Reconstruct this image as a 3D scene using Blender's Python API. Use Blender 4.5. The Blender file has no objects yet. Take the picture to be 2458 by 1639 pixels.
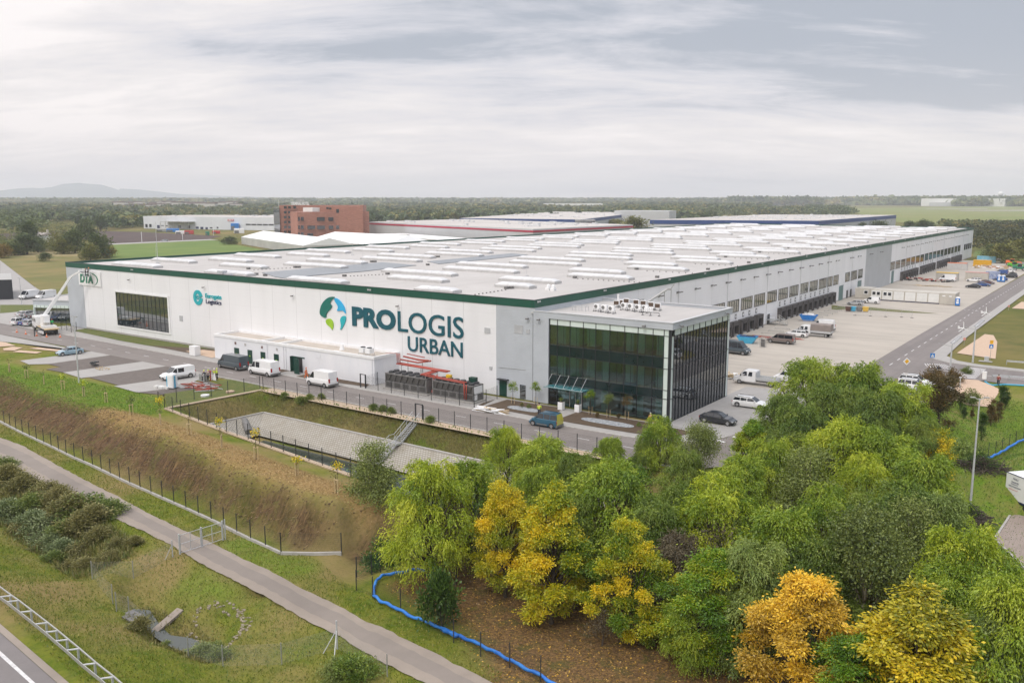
import bpy,bmesh,math,random
import numpy as np
from mathutils import Vector,Matrix
from mathutils.bvhtree import BVHTree
from mathutils.geometry import delaunay_2d_cdt
S=bpy.context.scene
COL=S.collection
R=math.radians
# ---------------------------------------------------------------- camera
CAM=np.array([68.7195,-100.5531,28.5])
PITCH,YAW,FPX,CX,CY=R(9.30),R(35.8),2104.0,1229.0,819.5
cd=bpy.data.cameras.new('camera');co=bpy.data.objects.new('camera',cd);COL.objects.link(co)
co.location=CAM;co.rotation_euler=(R(90)-PITCH,0,YAW)
cd.sensor_width=36;cd.lens=36*FPX/2458;cd.clip_start=0.5;cd.clip_end=40000
S.camera=co
# ---------------------------------------------------------------- sky and sun
SUN_EL,SUN_AZ=48,168 # degrees; azimuth from +Y clockwise
wd=bpy.data.worlds.new("World");S.world=wd;wd.use_nodes=True
nt=wd.node_tree;nt.nodes.clear();L=nt.links
def N(t,**k):
    n=nt.nodes.new(t)
    for a,b in k.items():setattr(n,a,b)
    return n
out=N('ShaderNodeOutputWorld');bg=N('ShaderNodeBackground');bg.inputs[1].default_value=0.12
sky=N('ShaderNodeTexSky');sky.sky_type='NISHITA';sky.sun_disc=False
sky.sun_elevation=R(SUN_EL);sky.sun_rotation=R(SUN_AZ);sky.air_density=1.5;sky.dust_density=3
tc=N('ShaderNodeTexCoord');sep=N('ShaderNodeSeparateXYZ');L.new(tc.outputs['Generated'],sep.inputs[0])
def M(op,a,b=None,c=None,clamp=False):
    n=N('ShaderNodeMath');n.operation=op;n.use_clamp=clamp
    for i,v in enumerate((a,b,c)):
        if v is None:continue
        if isinstance(v,(int,float)):n.inputs[i].default_value=v
        else:L.new(v,n.inputs[i])
    return n.outputs[0]
zz=M('MAXIMUM',sep.outputs[2],0.0)
den=M('ADD',zz,0.20)
px_=M('DIVIDE',sep.outputs[0],den);py_=M('DIVIDE',sep.outputs[1],den)
cmb=N('ShaderNodeCombineXYZ');L.new(px_,cmb.inputs[0]);L.new(py_,cmb.inputs[1])
mpw=N('ShaderNodeMapping');mpw.inputs['Rotation'].default_value=(0,0,-YAW);L.new(cmb.outputs[0],mpw.inputs[0])
mp2=N('ShaderNodeMapping');mp2.inputs['Scale'].default_value=(0.75,1.25,1);mp2.inputs['Location'].default_value=(3.2,1.4,0);L.new(mpw.outputs[0],mp2.inputs[0])
def noise(vec,sc,det,rough,dist=0.0):
    n=N('ShaderNodeTexNoise');n.inputs['Scale'].default_value=sc;n.inputs['Detail'].default_value=det
    n.inputs['Roughness'].default_value=rough;n.inputs['Distortion'].default_value=dist
    L.new(vec,n.inputs['Vector']);return n.outputs['Fac']
big=noise(mp2.outputs[0],0.75,5,0.5,0.4)
mp3=N('ShaderNodeMapping');mp3.inputs['Scale'].default_value=(0.6,1.5,1);mp3.inputs['Location'].default_value=(7,2,0);L.new(mpw.outputs[0],mp3.inputs[0])
fine=noise(mp3.outputs[0],2.4,9,0.66,0.3)
cl=M('ADD',M('MULTIPLY',big,0.6),M('MULTIPLY',fine,0.4))
# brighter to the left of the view, heavier blue grey cloud to the upper right
vr=N('ShaderNodeVectorMath');vr.operation='DOT_PRODUCT';vr.inputs[1].default_value=(math.cos(YAW),math.sin(YAW),0)
L.new(tc.outputs['Generated'],vr.inputs[0])
right=vr.outputs['Value']
heavy=M('MULTIPLY',M('MULTIPLY',M('SUBTRACT',right,0.22,clamp=True),0.9),M('MULTIPLY',M('SUBTRACT',zz,0.05,clamp=True),6.0))
cl2=M('SUBTRACT',M('SUBTRACT',cl,M('MULTIPLY',right,0.08)),M('MINIMUM',heavy,0.19))
ramp=N('ShaderNodeValToRGB');L.new(cl2,ramp.inputs[0]);cr=ramp.color_ramp
cr.elements[0].position=0.35;cr.elements[0].color=(0.48,0.52,0.60,1)
cr.elements[1].position=0.61;cr.elements[1].color=(1.12,1.06,1.05,1)
for p,c in((0.425,(0.75,0.75,0.81,1)),(0.48,(0.875,0.85,0.88,1)),(0.535,(0.965,0.925,0.93,1))):
    e=cr.elements.new(p);e.color=c
# towards the horizon the cloud deck melts into pale warm air
hz=M('POWER',M('SUBTRACT',1.0,M('MULTIPLY',zz,5.5,clamp=True),clamp=True),2.0)
mx=N('ShaderNodeMix',data_type='RGBA');L.new(M('MULTIPLY',hz,0.6),mx.inputs[0]);L.new(ramp.outputs[0],mx.inputs[6]);mx.inputs[7].default_value=(0.98,0.915,0.915,1)
gain=M('MULTIPLY',M('ADD',1.0,M('MULTIPLY',M('SUBTRACT',zz,0.24,clamp=True),2.1)),0.95/0.12)
vs=N('ShaderNodeVectorMath');vs.operation='SCALE';L.new(mx.outputs[2],vs.inputs[0]);L.new(gain,vs.inputs[3])
m2=N('ShaderNodeMix',data_type='RGBA');m2.inputs[0].default_value=0.95;L.new(sky.outputs[0],m2.inputs[6]);L.new(vs.outputs[0],m2.inputs[7])
L.new(m2.outputs[2],bg.inputs[0]);L.new(bg.outputs[0],out.inputs[0])
sd=bpy.data.lights.new('sun','SUN');so=bpy.data.objects.new('sun',sd);COL.objects.link(so)
sd.energy=1.3;sd.angle=R(11);sd.color=(1.0,0.95,0.88)
so.rotation_euler=(R(90-SUN_EL),0,R(180-SUN_AZ));so.location=(0,-60,90)
vst=S.view_settings;vst.view_transform='Standard';vst.look='None';vst.gamma=1;vst.exposure=0.0;vst.use_curve_mapping=False
S.cycles.max_bounces=8;S.cycles.diffuse_bounces=3;S.cycles.glossy_bounces=3;S.cycles.transparent_max_bounces=24
S.cycles.transmission_bounces=4;S.cycles.volume_bounces=1
S.cycles.use_adaptive_sampling=True
# ---------------------------------------------------------------- survey: a spot of the photograph -> a point of the place
_f=np.array([-math.sin(YAW)*math.cos(PITCH),math.cos(YAW)*math.cos(PITCH),-math.sin(PITCH)])
_r=np.array([math.cos(YAW),math.sin(YAW),0]);_u=np.cross(_r,_f)
def ray(px,py):return _f+_r*(px-CX)/FPX-_u*(py-CY)/FPX
def G(px,py,z=0.0):
    d=ray(px,py);t=(z-CAM[2])/d[2];p=CAM+d*t
    return(float(p[0]),float(p[1]))
def GZ(px,py,z=0.0):return(*G(px,py,z),z)
def onX(px,py,x=0.0):
    d=ray(px,py);t=(x-CAM[0])/d[0];p=CAM+d*t;return float(p[1]),float(p[2])
def onY(px,py,y=0.0):
    d=ray(px,py);t=(y-CAM[1])/d[1];p=CAM+d*t;return float(p[0]),float(p[2])
def _Z(ox,oy,s):return lambda x,y:(ox+x/s,oy+y/s)
z1=_Z(0,440,3.734);z2=_Z(500,440,3.734);z3=_Z(1000,440,3.734);z4=_Z(1500,440,4.612);z5=_Z(1958,440,4.612)
z6=_Z(380,640,4.356);z7=_Z(850,680,4.356);z8=_Z(1250,680,4.127)
a1=_Z(1700,700,5.2275);a2=_Z(2000,600,5.135);a3=_Z(2058,820,5.2275);a4=_Z(0,800,4.356);a5=_Z(0,1050,2.662);a6=_Z(380,880,3.409);a7=_Z(500,1200,3.572);a8=_Z(900,960,3.408)
b1=_Z(1400,950,3.485);b2=_Z(1858,950,3.485);b3=_Z(950,1250,3.618);b4=_Z(1550,1250,2.59);b5=_Z(0,420,2.352);b6=_Z(1000,420,1.613)
def GL(f,pts,z=0.0):return[G(*f(*p),z)for p in pts]
# ---------------------------------------------------------------- mesh helpers
class MB:
    def __init__(s):s.v=[];s.f=[];s.m=[];s.mi=0
    def add(s,vs,fs,M_=None):
        o=len(s.v)
        if M_ is not None:vs=[tuple(M_@Vector(v))for v in vs]
        s.v+=[tuple(v)for v in vs];s.f+=[tuple(i+o for i in f)for f in fs];s.m+=[s.mi]*len(fs);return s
    def box(s,x0,y0,z0,x1,y1,z1,M_=None):
        vs=[(x0,y0,z0),(x1,y0,z0),(x1,y1,z0),(x0,y1,z0),(x0,y0,z1),(x1,y0,z1),(x1,y1,z1),(x0,y1,z1)]
        return s.add(vs,[(0,3,2,1),(4,5,6,7),(0,1,5,4),(1,2,6,5),(2,3,7,6),(3,0,4,7)],M_)
    def cb(s,c,d,M_=None):return s.box(c[0]-d[0]/2,c[1]-d[1]/2,c[2]-d[2]/2,c[0]+d[0]/2,c[1]+d[1]/2,c[2]+d[2]/2,M_)
    def quad(s,a,b,c,d):return s.add([a,b,c,d],[(0,1,2,3)])
    def prism(s,poly,z0,z1):
        n=len(poly)
        ar=sum(poly[i][0]*poly[(i+1)%n][1]-poly[(i+1)%n][0]*poly[i][1]for i in range(n))
        if ar<0:poly=poly[::-1]
        vs=[(x,y,z0)for x,y in poly]+[(x,y,z1)for x,y in poly]
        return s.add(vs,[tuple(range(n-1,-1,-1)),tuple(range(n,2*n))]+[(i,(i+1)%n,n+(i+1)%n,n+i)for i in range(n)])
    def tube(s,pts,r,n=8,cap=True):
        pts=[Vector(p)for p in pts];rs=r if isinstance(r,(list,tuple))else[r]*len(pts)
        o=len(s.v);t0=(pts[1]-pts[0]).normalized()
        ref=Vector((0,0,1))if abs(t0.z)<.9 else Vector((1,0,0))
        for i,p in enumerate(pts):
            t=(pts[min(i+1,len(pts)-1)]-pts[max(i-1,0)]).normalized()
            a=t.cross(ref).normalized();b=a.cross(t)
            for k in range(n):
                an=2*math.pi*k/n;q=p+(a*math.cos(an)+b*math.sin(an))*rs[i];s.v.append(tuple(q))
        fs=[(o+i*n+k,o+i*n+(k+1)%n,o+(i+1)*n+(k+1)%n,o+(i+1)*n+k)for i in range(len(pts)-1)for k in range(n)]
        if cap:fs+=[tuple(o+k for k in range(n-1,-1,-1)),tuple(o+(len(pts)-1)*n+k for k in range(n))]
        s.f+=fs;s.m+=[s.mi]*len(fs);return s
    def cyl(s,p,q,r,n=12):return s.tube([p,q],r,n)
    def bar(s,p,q,w,h=None):
        h=h or w;p=Vector(p);q=Vector(q);t=(q-p).normalized()
        ref=Vector((0,0,1))if abs(t.z)<.95 else Vector((1,0,0))
        a=t.cross(ref).normalized()*w/2;b=a.cross(t).normalized()*h/2
        vs=[p-a-b,p+a-b,p+a+b,p-a+b,q-a-b,q+a-b,q+a+b,q-a+b]
        return s.add(vs,[(0,1,2,3),(7,6,5,4),(0,4,5,1),(1,5,6,2),(2,6,7,3),(3,7,4,0)])
    def build(s,name,mats,parent=None,smooth=False,bevel=0):
        me=bpy.data.meshes.new(name);me.from_pydata(s.v,[],s.f)
        if not isinstance(mats,(list,tuple)):mats=[mats]
        for m_ in mats:me.materials.append(m_)
        if len(mats)>1:me.polygons.foreach_set('material_index',s.m)
        if smooth:me.polygons.foreach_set('use_smooth',[True]*len(me.polygons))
        me.update();o=bpy.data.objects.new(name,me);COL.objects.link(o)
        if parent is not None:o.parent=parent
        if bevel:
            b=o.modifiers.new('bevel','BEVEL');b.width=bevel;b.segments=2;b.limit_method='ANGLE';b.angle_limit=R(35)
        return o
def tag(o,label=None,cat=None,group=None,kind=None):
    if label:o['label']=label
    if cat:o['category']=cat
    if group:o['group']=group
    if kind:o['kind']=kind
    return o
def thing(name,loc,label,cat,group=None,rz=0.0):
    o=bpy.data.objects.new(name,None);COL.objects.link(o);o.empty_display_size=0.3
    o.location=loc if len(loc)==3 else(loc[0],loc[1],0);o.rotation_euler=(0,0,rz)
    return tag(o,label,cat,group)
def kids(o):return KID.get(o.name,None)or[c for c in bpy.data.objects if c.parent==o]
KID={}
def dup(root,loc,rz=None,label=None,group=None,scale=None,cat=None):
    if root.name not in KID:
        KID[root.name]=[c for c in bpy.data.objects if c.parent==root]
        for c in KID[root.name]:KID[c.name]=[g for g in bpy.data.objects if g.parent==c]
    r=root.copy();COL.objects.link(r);r.location=loc
    if rz is not None:r.rotation_euler=(0,0,rz)
    if scale is not None:r.scale=scale if isinstance(scale,tuple)else(scale,)*3
    if label:r['label']=label
    if group:r['group']=group
    if cat:r['category']=cat
    for ch in KID[root.name]:
        c=ch.copy();COL.objects.link(c);c.parent=r
        for g in KID.get(ch.name,[]):
            d=g.copy();COL.objects.link(d);d.parent=c
    return r
# ---------------------------------------------------------------- materials
def newmat(name):
    m=bpy.data.materials.new(name);m.use_nodes=True;t=m.node_tree
    return m,t,t.nodes['Principled BSDF']
def pm(name,c,c2=None,scale=1.0,rough=0.7,metal=0.0,bump=0.0,spec=None,det=5,stretch=None,bscale=None,contrast=(0.35,0.65),coat=0):
    """procedural surface: two real colours mixed by noise over object coordinates, optional bump"""
    m,t,p=newmat(name);n=t.nodes;l=t.links
    p.inputs['Roughness'].default_value=rough;p.inputs['Metallic'].default_value=metal
    if spec is not None:p.inputs['Specular IOR Level'].default_value=spec
    if coat:p.inputs['Coat Weight'].default_value=coat;p.inputs['Coat Roughness'].default_value=0.05
    if c2 is None:c2=tuple(x*0.86 for x in c)
    g=n.new('ShaderNodeTexCoord');mp=n.new('ShaderNodeMapping');l.new(g.outputs['Object'],mp.inputs[0])
    if stretch:mp.inputs['Scale'].default_value=stretch
    no=n.new('ShaderNodeTexNoise');no.inputs['Scale'].default_value=scale;no.inputs['Detail'].default_value=det;no.inputs['Roughness'].default_value=0.6
    l.new(mp.outputs[0],no.inputs['Vector'])
    mr=n.new('ShaderNodeMapRange');mr.inputs[1].default_value,mr.inputs[2].default_value=contrast;l.new(no.outputs['Fac'],mr.inputs[0])
    mx=n.new('ShaderNodeMix');mx.data_type='RGBA';l.new(mr.outputs[0],mx.inputs[0])
    mx.inputs[6].default_value=(*c,1);mx.inputs[7].default_value=(*c2,1);l.new(mx.outputs[2],p.inputs['Base Color'])
    if bump:
        nb=n.new('ShaderNodeTexNoise');nb.inputs['Scale'].default_value=bscale or scale*4;nb.inputs['Detail'].default_value=4;l.new(mp.outputs[0],nb.inputs['Vector'])
        b=n.new('ShaderNodeBump');b.inputs['Strength'].default_value=bump;b.inputs['Distance'].default_value=0.1;l.new(nb.outputs['Fac'],b.inputs['Height']);l.new(b.outputs[0],p.inputs['Normal'])
    return m
def mathn(t,op,a,b=None,c=None,clamp=False):
    n=t.nodes.new('ShaderNodeMath');n.operation=op;n.use_clamp=clamp
    for i,v in enumerate((a,b,c)):
        if v is None:continue
        if isinstance(v,(int,float)):n.inputs[i].default_value=v
        else:t.links.new(v,n.inputs[i])
    return n.outputs[0]
def mixc(t,f,a,b):
    n=t.nodes.new('ShaderNodeMix');n.data_type='RGBA'
    if isinstance(f,(int,float)):n.inputs[0].default_value=f
    else:t.links.new(f,n.inputs[0])
    for i,v in((6,a),(7,b)):
        if isinstance(v,tuple):n.inputs[i].default_value=(*v,1)if len(v)==3 else v
        else:t.links.new(v,n.inputs[i])
    return n.outputs[2]
def noi(t,vec,sc,det=5,rough=0.6,dist=0.0):
    n=t.nodes.new('ShaderNodeTexNoise');n.inputs['Scale'].default_value=sc;n.inputs['Detail'].default_value=det;n.inputs['Roughness'].default_value=rough
    n.inputs['Distortion'].default_value=dist
    if vec is not None:t.links.new(vec,n.inputs['Vector'])
    return n.outputs['Fac']
def mr(t,v,a,b,c=0.0,d=1.0):
    n=t.nodes.new('ShaderNodeMapRange');n.inputs[1].default_value=a;n.inputs[2].default_value=b;n.inputs[3].default_value=c;n.inputs[4].default_value=d
    t.links.new(v,n.inputs[0]);return n.outputs[0]
def objxyz(t):
    g=t.nodes.new('ShaderNodeTexCoord');s=t.nodes.new('ShaderNodeSeparateXYZ');t.links.new(g.outputs['Object'],s.inputs[0]);return g.outputs['Object'],s.outputs
def line(t,coord,period,width,off=0.0):
    """1 on thin lines every period metres"""
    f=mathn(t,'FRACT',mathn(t,'DIVIDE',mathn(t,'ADD',coord,off),period))
    return mathn(t,'LESS_THAN',f,width/period)
def cladding(name,base,axis,vper,hper,off=0.0,dark=0.68,dirt=0.90):
    m,t,p=newmat(name);v,s=objxyz(t);p.inputs['Roughness'].default_value=0.45
    ln=mathn(t,'MAXIMUM',line(t,s[axis],vper,0.07,off),mathn(t,'MULTIPLY',line(t,s[2],hper,0.03),0.35))
    mp=t.nodes.new('ShaderNodeMapping');mp.inputs['Scale'].default_value=(0.25,0.25,0.05);t.links.new(v,mp.inputs[0])
    d=mr(t,noi(t,mp.outputs[0],1.0,6),0.35,0.7)
    pan=t.nodes.new('ShaderNodeTexWhiteNoise');pan.noise_dimensions='1D'
    t.links.new(mathn(t,'FLOOR',mathn(t,'DIVIDE',mathn(t,'ADD',s[axis],off),vper)),pan.inputs['W'])
    c=mixc(t,mathn(t,'MULTIPLY',d,0.8),base,tuple(x*dirt for x in base))
    c=mixc(t,mathn(t,'MULTIPLY',pan.outputs['Value'],0.5),c,tuple(x*0.93 for x in base))
    t.links.new(mixc(t,ln,c,tuple(x*dark for x in base)),p.inputs['Base Color'])
    b=t.nodes.new('ShaderNodeBump');b.inputs['Strength'].default_value=0.25;b.inputs['Distance'].default_value=0.02;b.invert=True
    t.links.new(ln,b.inputs['Height']);t.links.new(b.outputs[0],p.inputs['Normal']);return m
def ribbed(name,base,axis,per,c2=None,strength=0.5):
    m,t,p=newmat(name);v,s=objxyz(t);p.inputs['Roughness'].default_value=0.42
    f=mathn(t,'FRACT',mathn(t,'DIVIDE',s[axis],per));tri=mathn(t,'PINGPONG',f,0.5)
    c=mixc(t,mr(t,noi(t,v,0.3,5),0.35,0.65),base,c2 or tuple(x*0.9 for x in base))
    t.links.new(c,p.inputs['Base Color'])
    b=t.nodes.new('ShaderNodeBump');b.inputs['Strength'].default_value=strength;b.inputs['Distance'].default_value=0.03
    t.links.new(tri,b.inputs['Height']);t.links.new(b.outputs[0],p.inputs['Normal']);return m
def glassmat(name,tint,ior=1.8,base=(0.01,0.015,0.015),through=0.5,gloss=0.0):
    m=bpy.data.materials.new(name);m.use_nodes=True;t=m.node_tree;t.nodes.clear();l=t.links
    o=t.nodes.new('ShaderNodeOutputMaterial');tr=t.nodes.new('ShaderNodeBsdfTransparent');tr.inputs[0].default_value=(*tint,1)
    di=t.nodes.new('ShaderNodeBsdfDiffuse');di.inputs[0].default_value=(*base,1)
    gl=t.nodes.new('ShaderNodeBsdfGlossy');gl.inputs['Roughness'].default_value=0.03;gl.inputs[0].default_value=(0.9,0.95,1,1)
    fr=t.nodes.new('ShaderNodeFresnel');fr.inputs[0].default_value=ior
    v,s=objxyz(t);b=t.nodes.new('ShaderNodeBump');b.inputs['Strength'].default_value=0.05;b.inputs['Distance'].default_value=0.05
    l.new(noi(t,v,0.6,2),b.inputs['Height']);l.new(b.outputs[0],gl.inputs['Normal'])
    a=t.nodes.new('ShaderNodeMixShader');a.inputs[0].default_value=through;l.new(di.outputs[0],a.inputs[1]);l.new(tr.outputs[0],a.inputs[2])
    f=mathn(t,'ADD',fr.outputs[0],gloss,clamp=True)
    c=t.nodes.new('ShaderNodeMixShader');l.new(f,c.inputs[0]);l.new(a.outputs[0],c.inputs[1]);l.new(gl.outputs[0],c.inputs[2]);l.new(c.outputs[0],o.inputs[0])
    return m
W={}
W['white_wall']=cladding('white_wall',(0.80,0.80,0.815),0,6.21,3.0,0.3)
W['white_wall_side']=cladding('white_wall_side',(0.80,0.80,0.815),1,7.75,3.0,0.0)
W['annex_wall']=pm('annex_wall',(0.78,0.78,0.80),(0.70,0.71,0.74),0.35,0.5,stretch=(1,1,.3))
W['grey_clad']=ribbed('grey_clad',(0.47,0.50,0.535),2,0.30)
W['grey_clad_v']=ribbed('grey_clad_v',(0.42,0.44,0.46),1,0.5)
def greenband(axis,off):
    m=cladding('green_fascia',(0.006,0.085,0.055),axis,6.21 if axis==0 else 7.75,0.18,off,0.35,0.8);return m
W['green_x']=greenband(0,0.3);W['green_y']=greenband(1,0)
def roofm(name,a,b_):
    m,t,p=newmat(name);v,s=objxyz(t);p.inputs['Roughness'].default_value=.8
    c=mixc(t,mr(t,noi(t,v,.05,8,.62),.36,.66),a,b_)
    mp=t.nodes.new('ShaderNodeMapping');mp.inputs['Scale'].default_value=(.5,.035,1);t.links.new(v,mp.inputs[0])
    c=mixc(t,mathn(t,'MULTIPLY',mr(t,noi(t,mp.outputs[0],1,6,.6),.48,.72),.45),c,tuple(x*.72 for x in a))
    c=mixc(t,mathn(t,'MULTIPLY',mr(t,noi(t,v,.22,5,.6,.8),.62,.70),.35),c,tuple(x*.66 for x in a))
    sm_=mathn(t,'MAXIMUM',line(t,s[0],2.07,.07),mathn(t,'MULTIPLY',line(t,s[1],11.6,.3),1.0))
    c=mixc(t,mathn(t,'MULTIPLY',sm_,.22),c,tuple(x*.6 for x in a));t.links.new(c,p.inputs['Base Color']);return m
W['roof']=roofm('roof_membrane',(0.47,0.45,0.43),(0.40,0.38,0.36))
W['white']=pm('white_paint',(0.80,0.80,0.80),(0.74,0.74,0.74),1.5,0.4)
W['car_white']=pm('car_white',(0.78,0.78,0.78),(0.74,0.74,0.74),1.5,0.3,coat=0.6)
W['skylight']=pm('skylight_dome',(0.64,0.64,0.64),(0.54,0.545,0.55),0.5,0.35)
W['skykerb']=pm('skylight_kerb',(0.50,0.49,0.48),None,1,0.6)
W['dark']=pm('dark_metal',(0.025,0.027,0.03),(0.04,0.042,0.045),2,0.5)
W['mullion']=pm('mullion',(0.02,0.024,0.028),None,2,0.4)
W['black']=pm('black_rubber',(0.02,0.02,0.02),(0.035,0.035,0.035),3,0.75)
W['galv']=pm('galvanised',(0.42,0.42,0.40),(0.33,0.33,0.32),4,0.45,0.4)
W['galv_lt']=pm('galvanised_pale',(0.55,0.56,0.57),(0.46,0.47,0.48),4,0.5,0.2)
W['chrome']=pm('wheel_alloy',(0.45,0.45,0.46),(0.35,0.35,0.36),4,0.3,0.7)
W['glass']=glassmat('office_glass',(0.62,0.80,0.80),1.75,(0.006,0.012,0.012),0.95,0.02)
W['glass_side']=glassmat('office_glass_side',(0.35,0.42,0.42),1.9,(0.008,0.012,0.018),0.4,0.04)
W['spandrel']=pm('dark_spandrel',(0.006,0.018,0.018),(0.01,0.025,0.026),0.8,0.08)
W['hall_glass']=glassmat('hall_glass',(0.6,0.66,0.6),1.6,(0.02,0.03,0.03),0.75,0.05)
W['car_glass']=pm('car_glass',(0.012,0.015,0.02),(0.02,0.024,0.03),1.5,0.06,spec=0.9)
W['pale_panel']=pm('pale_glass_panel',(0.66,0.74,0.70),(0.60,0.68,0.64),0.6,0.12)
W['teal']=pm('deep_teal',(0.006,0.095,0.13),(0.005,0.08,0.11),1,0.35)
W['teal_green']=pm('teal_green',(0.008,0.16,0.13),None,1,0.35)
W['sky_blue']=pm('sky_blue',(0.03,0.42,0.75),None,1,0.35)
W['turquoise']=pm('turquoise',(0.02,0.42,0.47),None,1,0.35)
W['lime']=pm('lime',(0.32,0.55,0.03),None,1,0.35)
W['navy']=pm('navy',(0.02,0.03,0.09),None,1,0.4)
W['sign_green']=pm('sign_green',(0.015,0.19,0.11),None,1,0.4)
W['door_green']=pm('door_green',(0.008,0.05,0.035),None,2,0.4)
W['door_teal']=pm('door_teal',(0.10,0.19,0.19),None,2,0.4)
W['red_pipe']=pm('red_pipe',(0.40,0.07,0.042),(0.32,0.05,0.032),2,0.4)
W['red']=pm('red',(0.5,0.04,0.04),None,2,0.4)
W['orange']=pm('orange',(0.80,0.17,0.03),None,2,0.6)
W['yellow']=pm('yellow',(0.72,0.45,0.02),None,2,0.5)
W['hivis']=pm('hi_vis_yellow',(0.62,0.80,0.06),None,3,0.7)
W['blue']=pm('blue',(0.02,0.20,0.58),(0.015,0.16,0.5),2,0.45)
W['blue_lt']=pm('light_blue',(0.06,0.40,0.62),None,2,0.45)
W['beige']=pm('beige_container',(0.50,0.47,0.41),(0.44,0.41,0.36),1,0.6)
W['wood']=pm('pale_wood',(0.55,0.42,0.25),(0.42,0.31,0.17),3,0.7)
W['bark']=pm('bark',(0.09,0.07,0.05),(0.05,0.038,0.028),3,0.9,bump=0.5)
W['birch_bark']=pm('birch_bark',(0.46,0.42,0.32),(0.20,0.16,0.11),4,0.8,stretch=(1,1,3))
W['chiller']=pm('chiller_grey',(0.17,0.165,0.16),(0.13,0.125,0.12),2,0.55)
W['grille']=pm('dark_grille',(0.05,0.048,0.045),(0.08,0.075,0.07),14,0.6)
W['membrane']=cladding('grey_roof_strip',(0.22,0.24,0.26),1,2.4,50,0.0,1.9,.7)
W['skin']=pm('skin',(0.50,0.30,0.21),None,8,0.6)
W['cloth_dark']=pm('dark_cloth',(0.02,0.025,0.04),None,5,0.8)
W['stone']=pm('pale_gravel',(0.42,0.43,0.44),(0.18,0.20,0.22),3.5,0.8,bump=0.8,bscale=6)
# ---------------------------------------------------------------- terrain: surveyed break lines -> triangulated surface -> fine grid
ZP=-3.6
BR=[]
def brk(pts,step=1.6):
    for a,b in zip(pts,pts[1:]):
        a=np.array(a,float);b=np.array(b,float);n=max(1,int(np.linalg.norm(b[:2]-a[:2])/step))
        for i in range(n):BR.append(tuple(a+(b-a)*i/n))
    BR.append(tuple(pts[-1]))
def g3(f,pts,z):return[(*G(*f(*p),z),z)for p in pts]
ZY=-0.06
yard_s=[(-230,-31,ZY),(-100,-31.5,ZY),(-91,-28.6,ZY),(-80,-30,ZY),(-67,-31.5,ZY),(-58,-30.5,ZY),(-51,-31,ZY),(-45,-29.6,ZY),(-38.5,-33.2,ZY)]
brk(yard_s)
brk([(-230,-34,-.5),(-110,-34.5,-.5),(-80,-35,-.45),(-65,-36.5,-.3),(-52,-37.6,-.1),(-37.6,-38.9,.3),(-21.6,-41.2,.7),(-6.7,-43.1,.75),(8,-44.6,.6)])
crest=[(-230,-36.5,-.7)]+g3(a4,[(0,440),(120,500)],-.6)+g3(a4,[(300,570),(520,650),(800,730)],-.4)+g3(a4,[(1000,790),(1250,880)],.0)+g3(a4,[(1450,965),(1700,1070)],.4)+g3(a6,[(0,560),(300,680),(620,845),(950,945),(1200,1045),(1450,1110)],.55)
brk(crest)
brk([(6.5,-45.6,.35),(9.2,-45.2,.2),(10.8,-43.2,0.1),(11.6,-41.5,-.2)])
fence_low=g3(a4,[(-400,760),(-150,860),(30,945),(200,1035),(370,1115),(550,1200),(750,1300),(960,1390),(1290,1550)],ZP)+g3(a6,[(250,1180),(450,1270),(590,1340),(730,1410),(1005,1535)],ZP)
fence_end=g3(a6,[(1005,1535),(1260,1540),(1500,1535)],ZP)
toe=[(x,y+1.7,ZP+.12)for x,y,z in fence_low]+[(x-.3,y+1.6,ZP)for x,y,z in fence_end[1:]]
brk([(-230,toe[0][1],ZP)]+toe)
brk([(toe[-1][0]+2,toe[-1][1]+1.5,ZP),(15,-43,ZP-.1),(17.5,-40,ZP),(20,-34,ZP),(24,-27,ZP-.4),(34,-25,ZP-.6),(48,-20,-3.2),(52,-8,-3.0)])
brk([(x,y,z)for x,y,z in fence_low]+fence_end[1:])
# mound foot path falling into the dark hollow
brk(g3(a7,[(1230,540),(1330,560),(1450,520),(1600,480)],ZP-1.0))
# grass strip and basin
A_,B_,C_,D_,E_=(-38.5,-33.2),(-37.3,-17.7),(26,-17.7),(20,-39.5),(3.8,-39.1)
brk([(*A_,ZY),(-21,-36,ZY),(*E_,ZY),(14,-39.8,-.3)]);brk([(*A_,ZY),(*B_,ZY),(*C_,ZY)])
brk([(-38.5,-34.6,ZY),(-21,-37.5,ZY),(4,-40.8,ZY),(12,-41,-.3)])
brk([(-33.6,-29.9,-2.5),(-33.0,-21.2,-2.5),(30,-21.5,-2.5)]);brk([(-33.6,-29.9,-2.5),(-20,-32.2,-2.5),(4,-35.6,-2.5),(16,-36,-2.8)])
brk([(-29.6,-27.9,-4.4),(-29.2,-25.2,-4.4),(-10,-25.3,-4.6),(22,-25.6,-4.6)]);brk([(-29.6,-27.9,-4.4),(-20,-29.6,-4.5),(4,-32.6,-4.6),(18,-33,-4.6)])
# path and verges
p_up=[G(-140,985,ZP),G(0,1050,ZP)]+GL(a5,[(150,55),(300,140),(520,260),(740,370),(960,490),(1190,600)],ZP)+GL(a7,[(60,380),(300,510),(500,590),(700,700),(800,760),(1000,850),(1200,950),(1350,1050),(1500,1090),(1700,1200),(1900,1290),(2143,1420),(2500,1600)],ZP)
p_lo=[G(-140,1055,ZP)]+GL(a5,[(0,135),(220,260),(380,350),(560,440),(740,520),(920,600),(1100,690)],ZP)+GL(a7,[(0,580),(250,700),(500,830),(700,950),(900,1060),(1100,1150),(1300,1280),(1500,1390),(1700,1490),(1850,1560),(2250,1760)],ZP)
brk([(x,y,ZP)for x,y in p_up],2.5);brk([(x,y,ZP)for x,y in p_lo],2.5)
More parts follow.
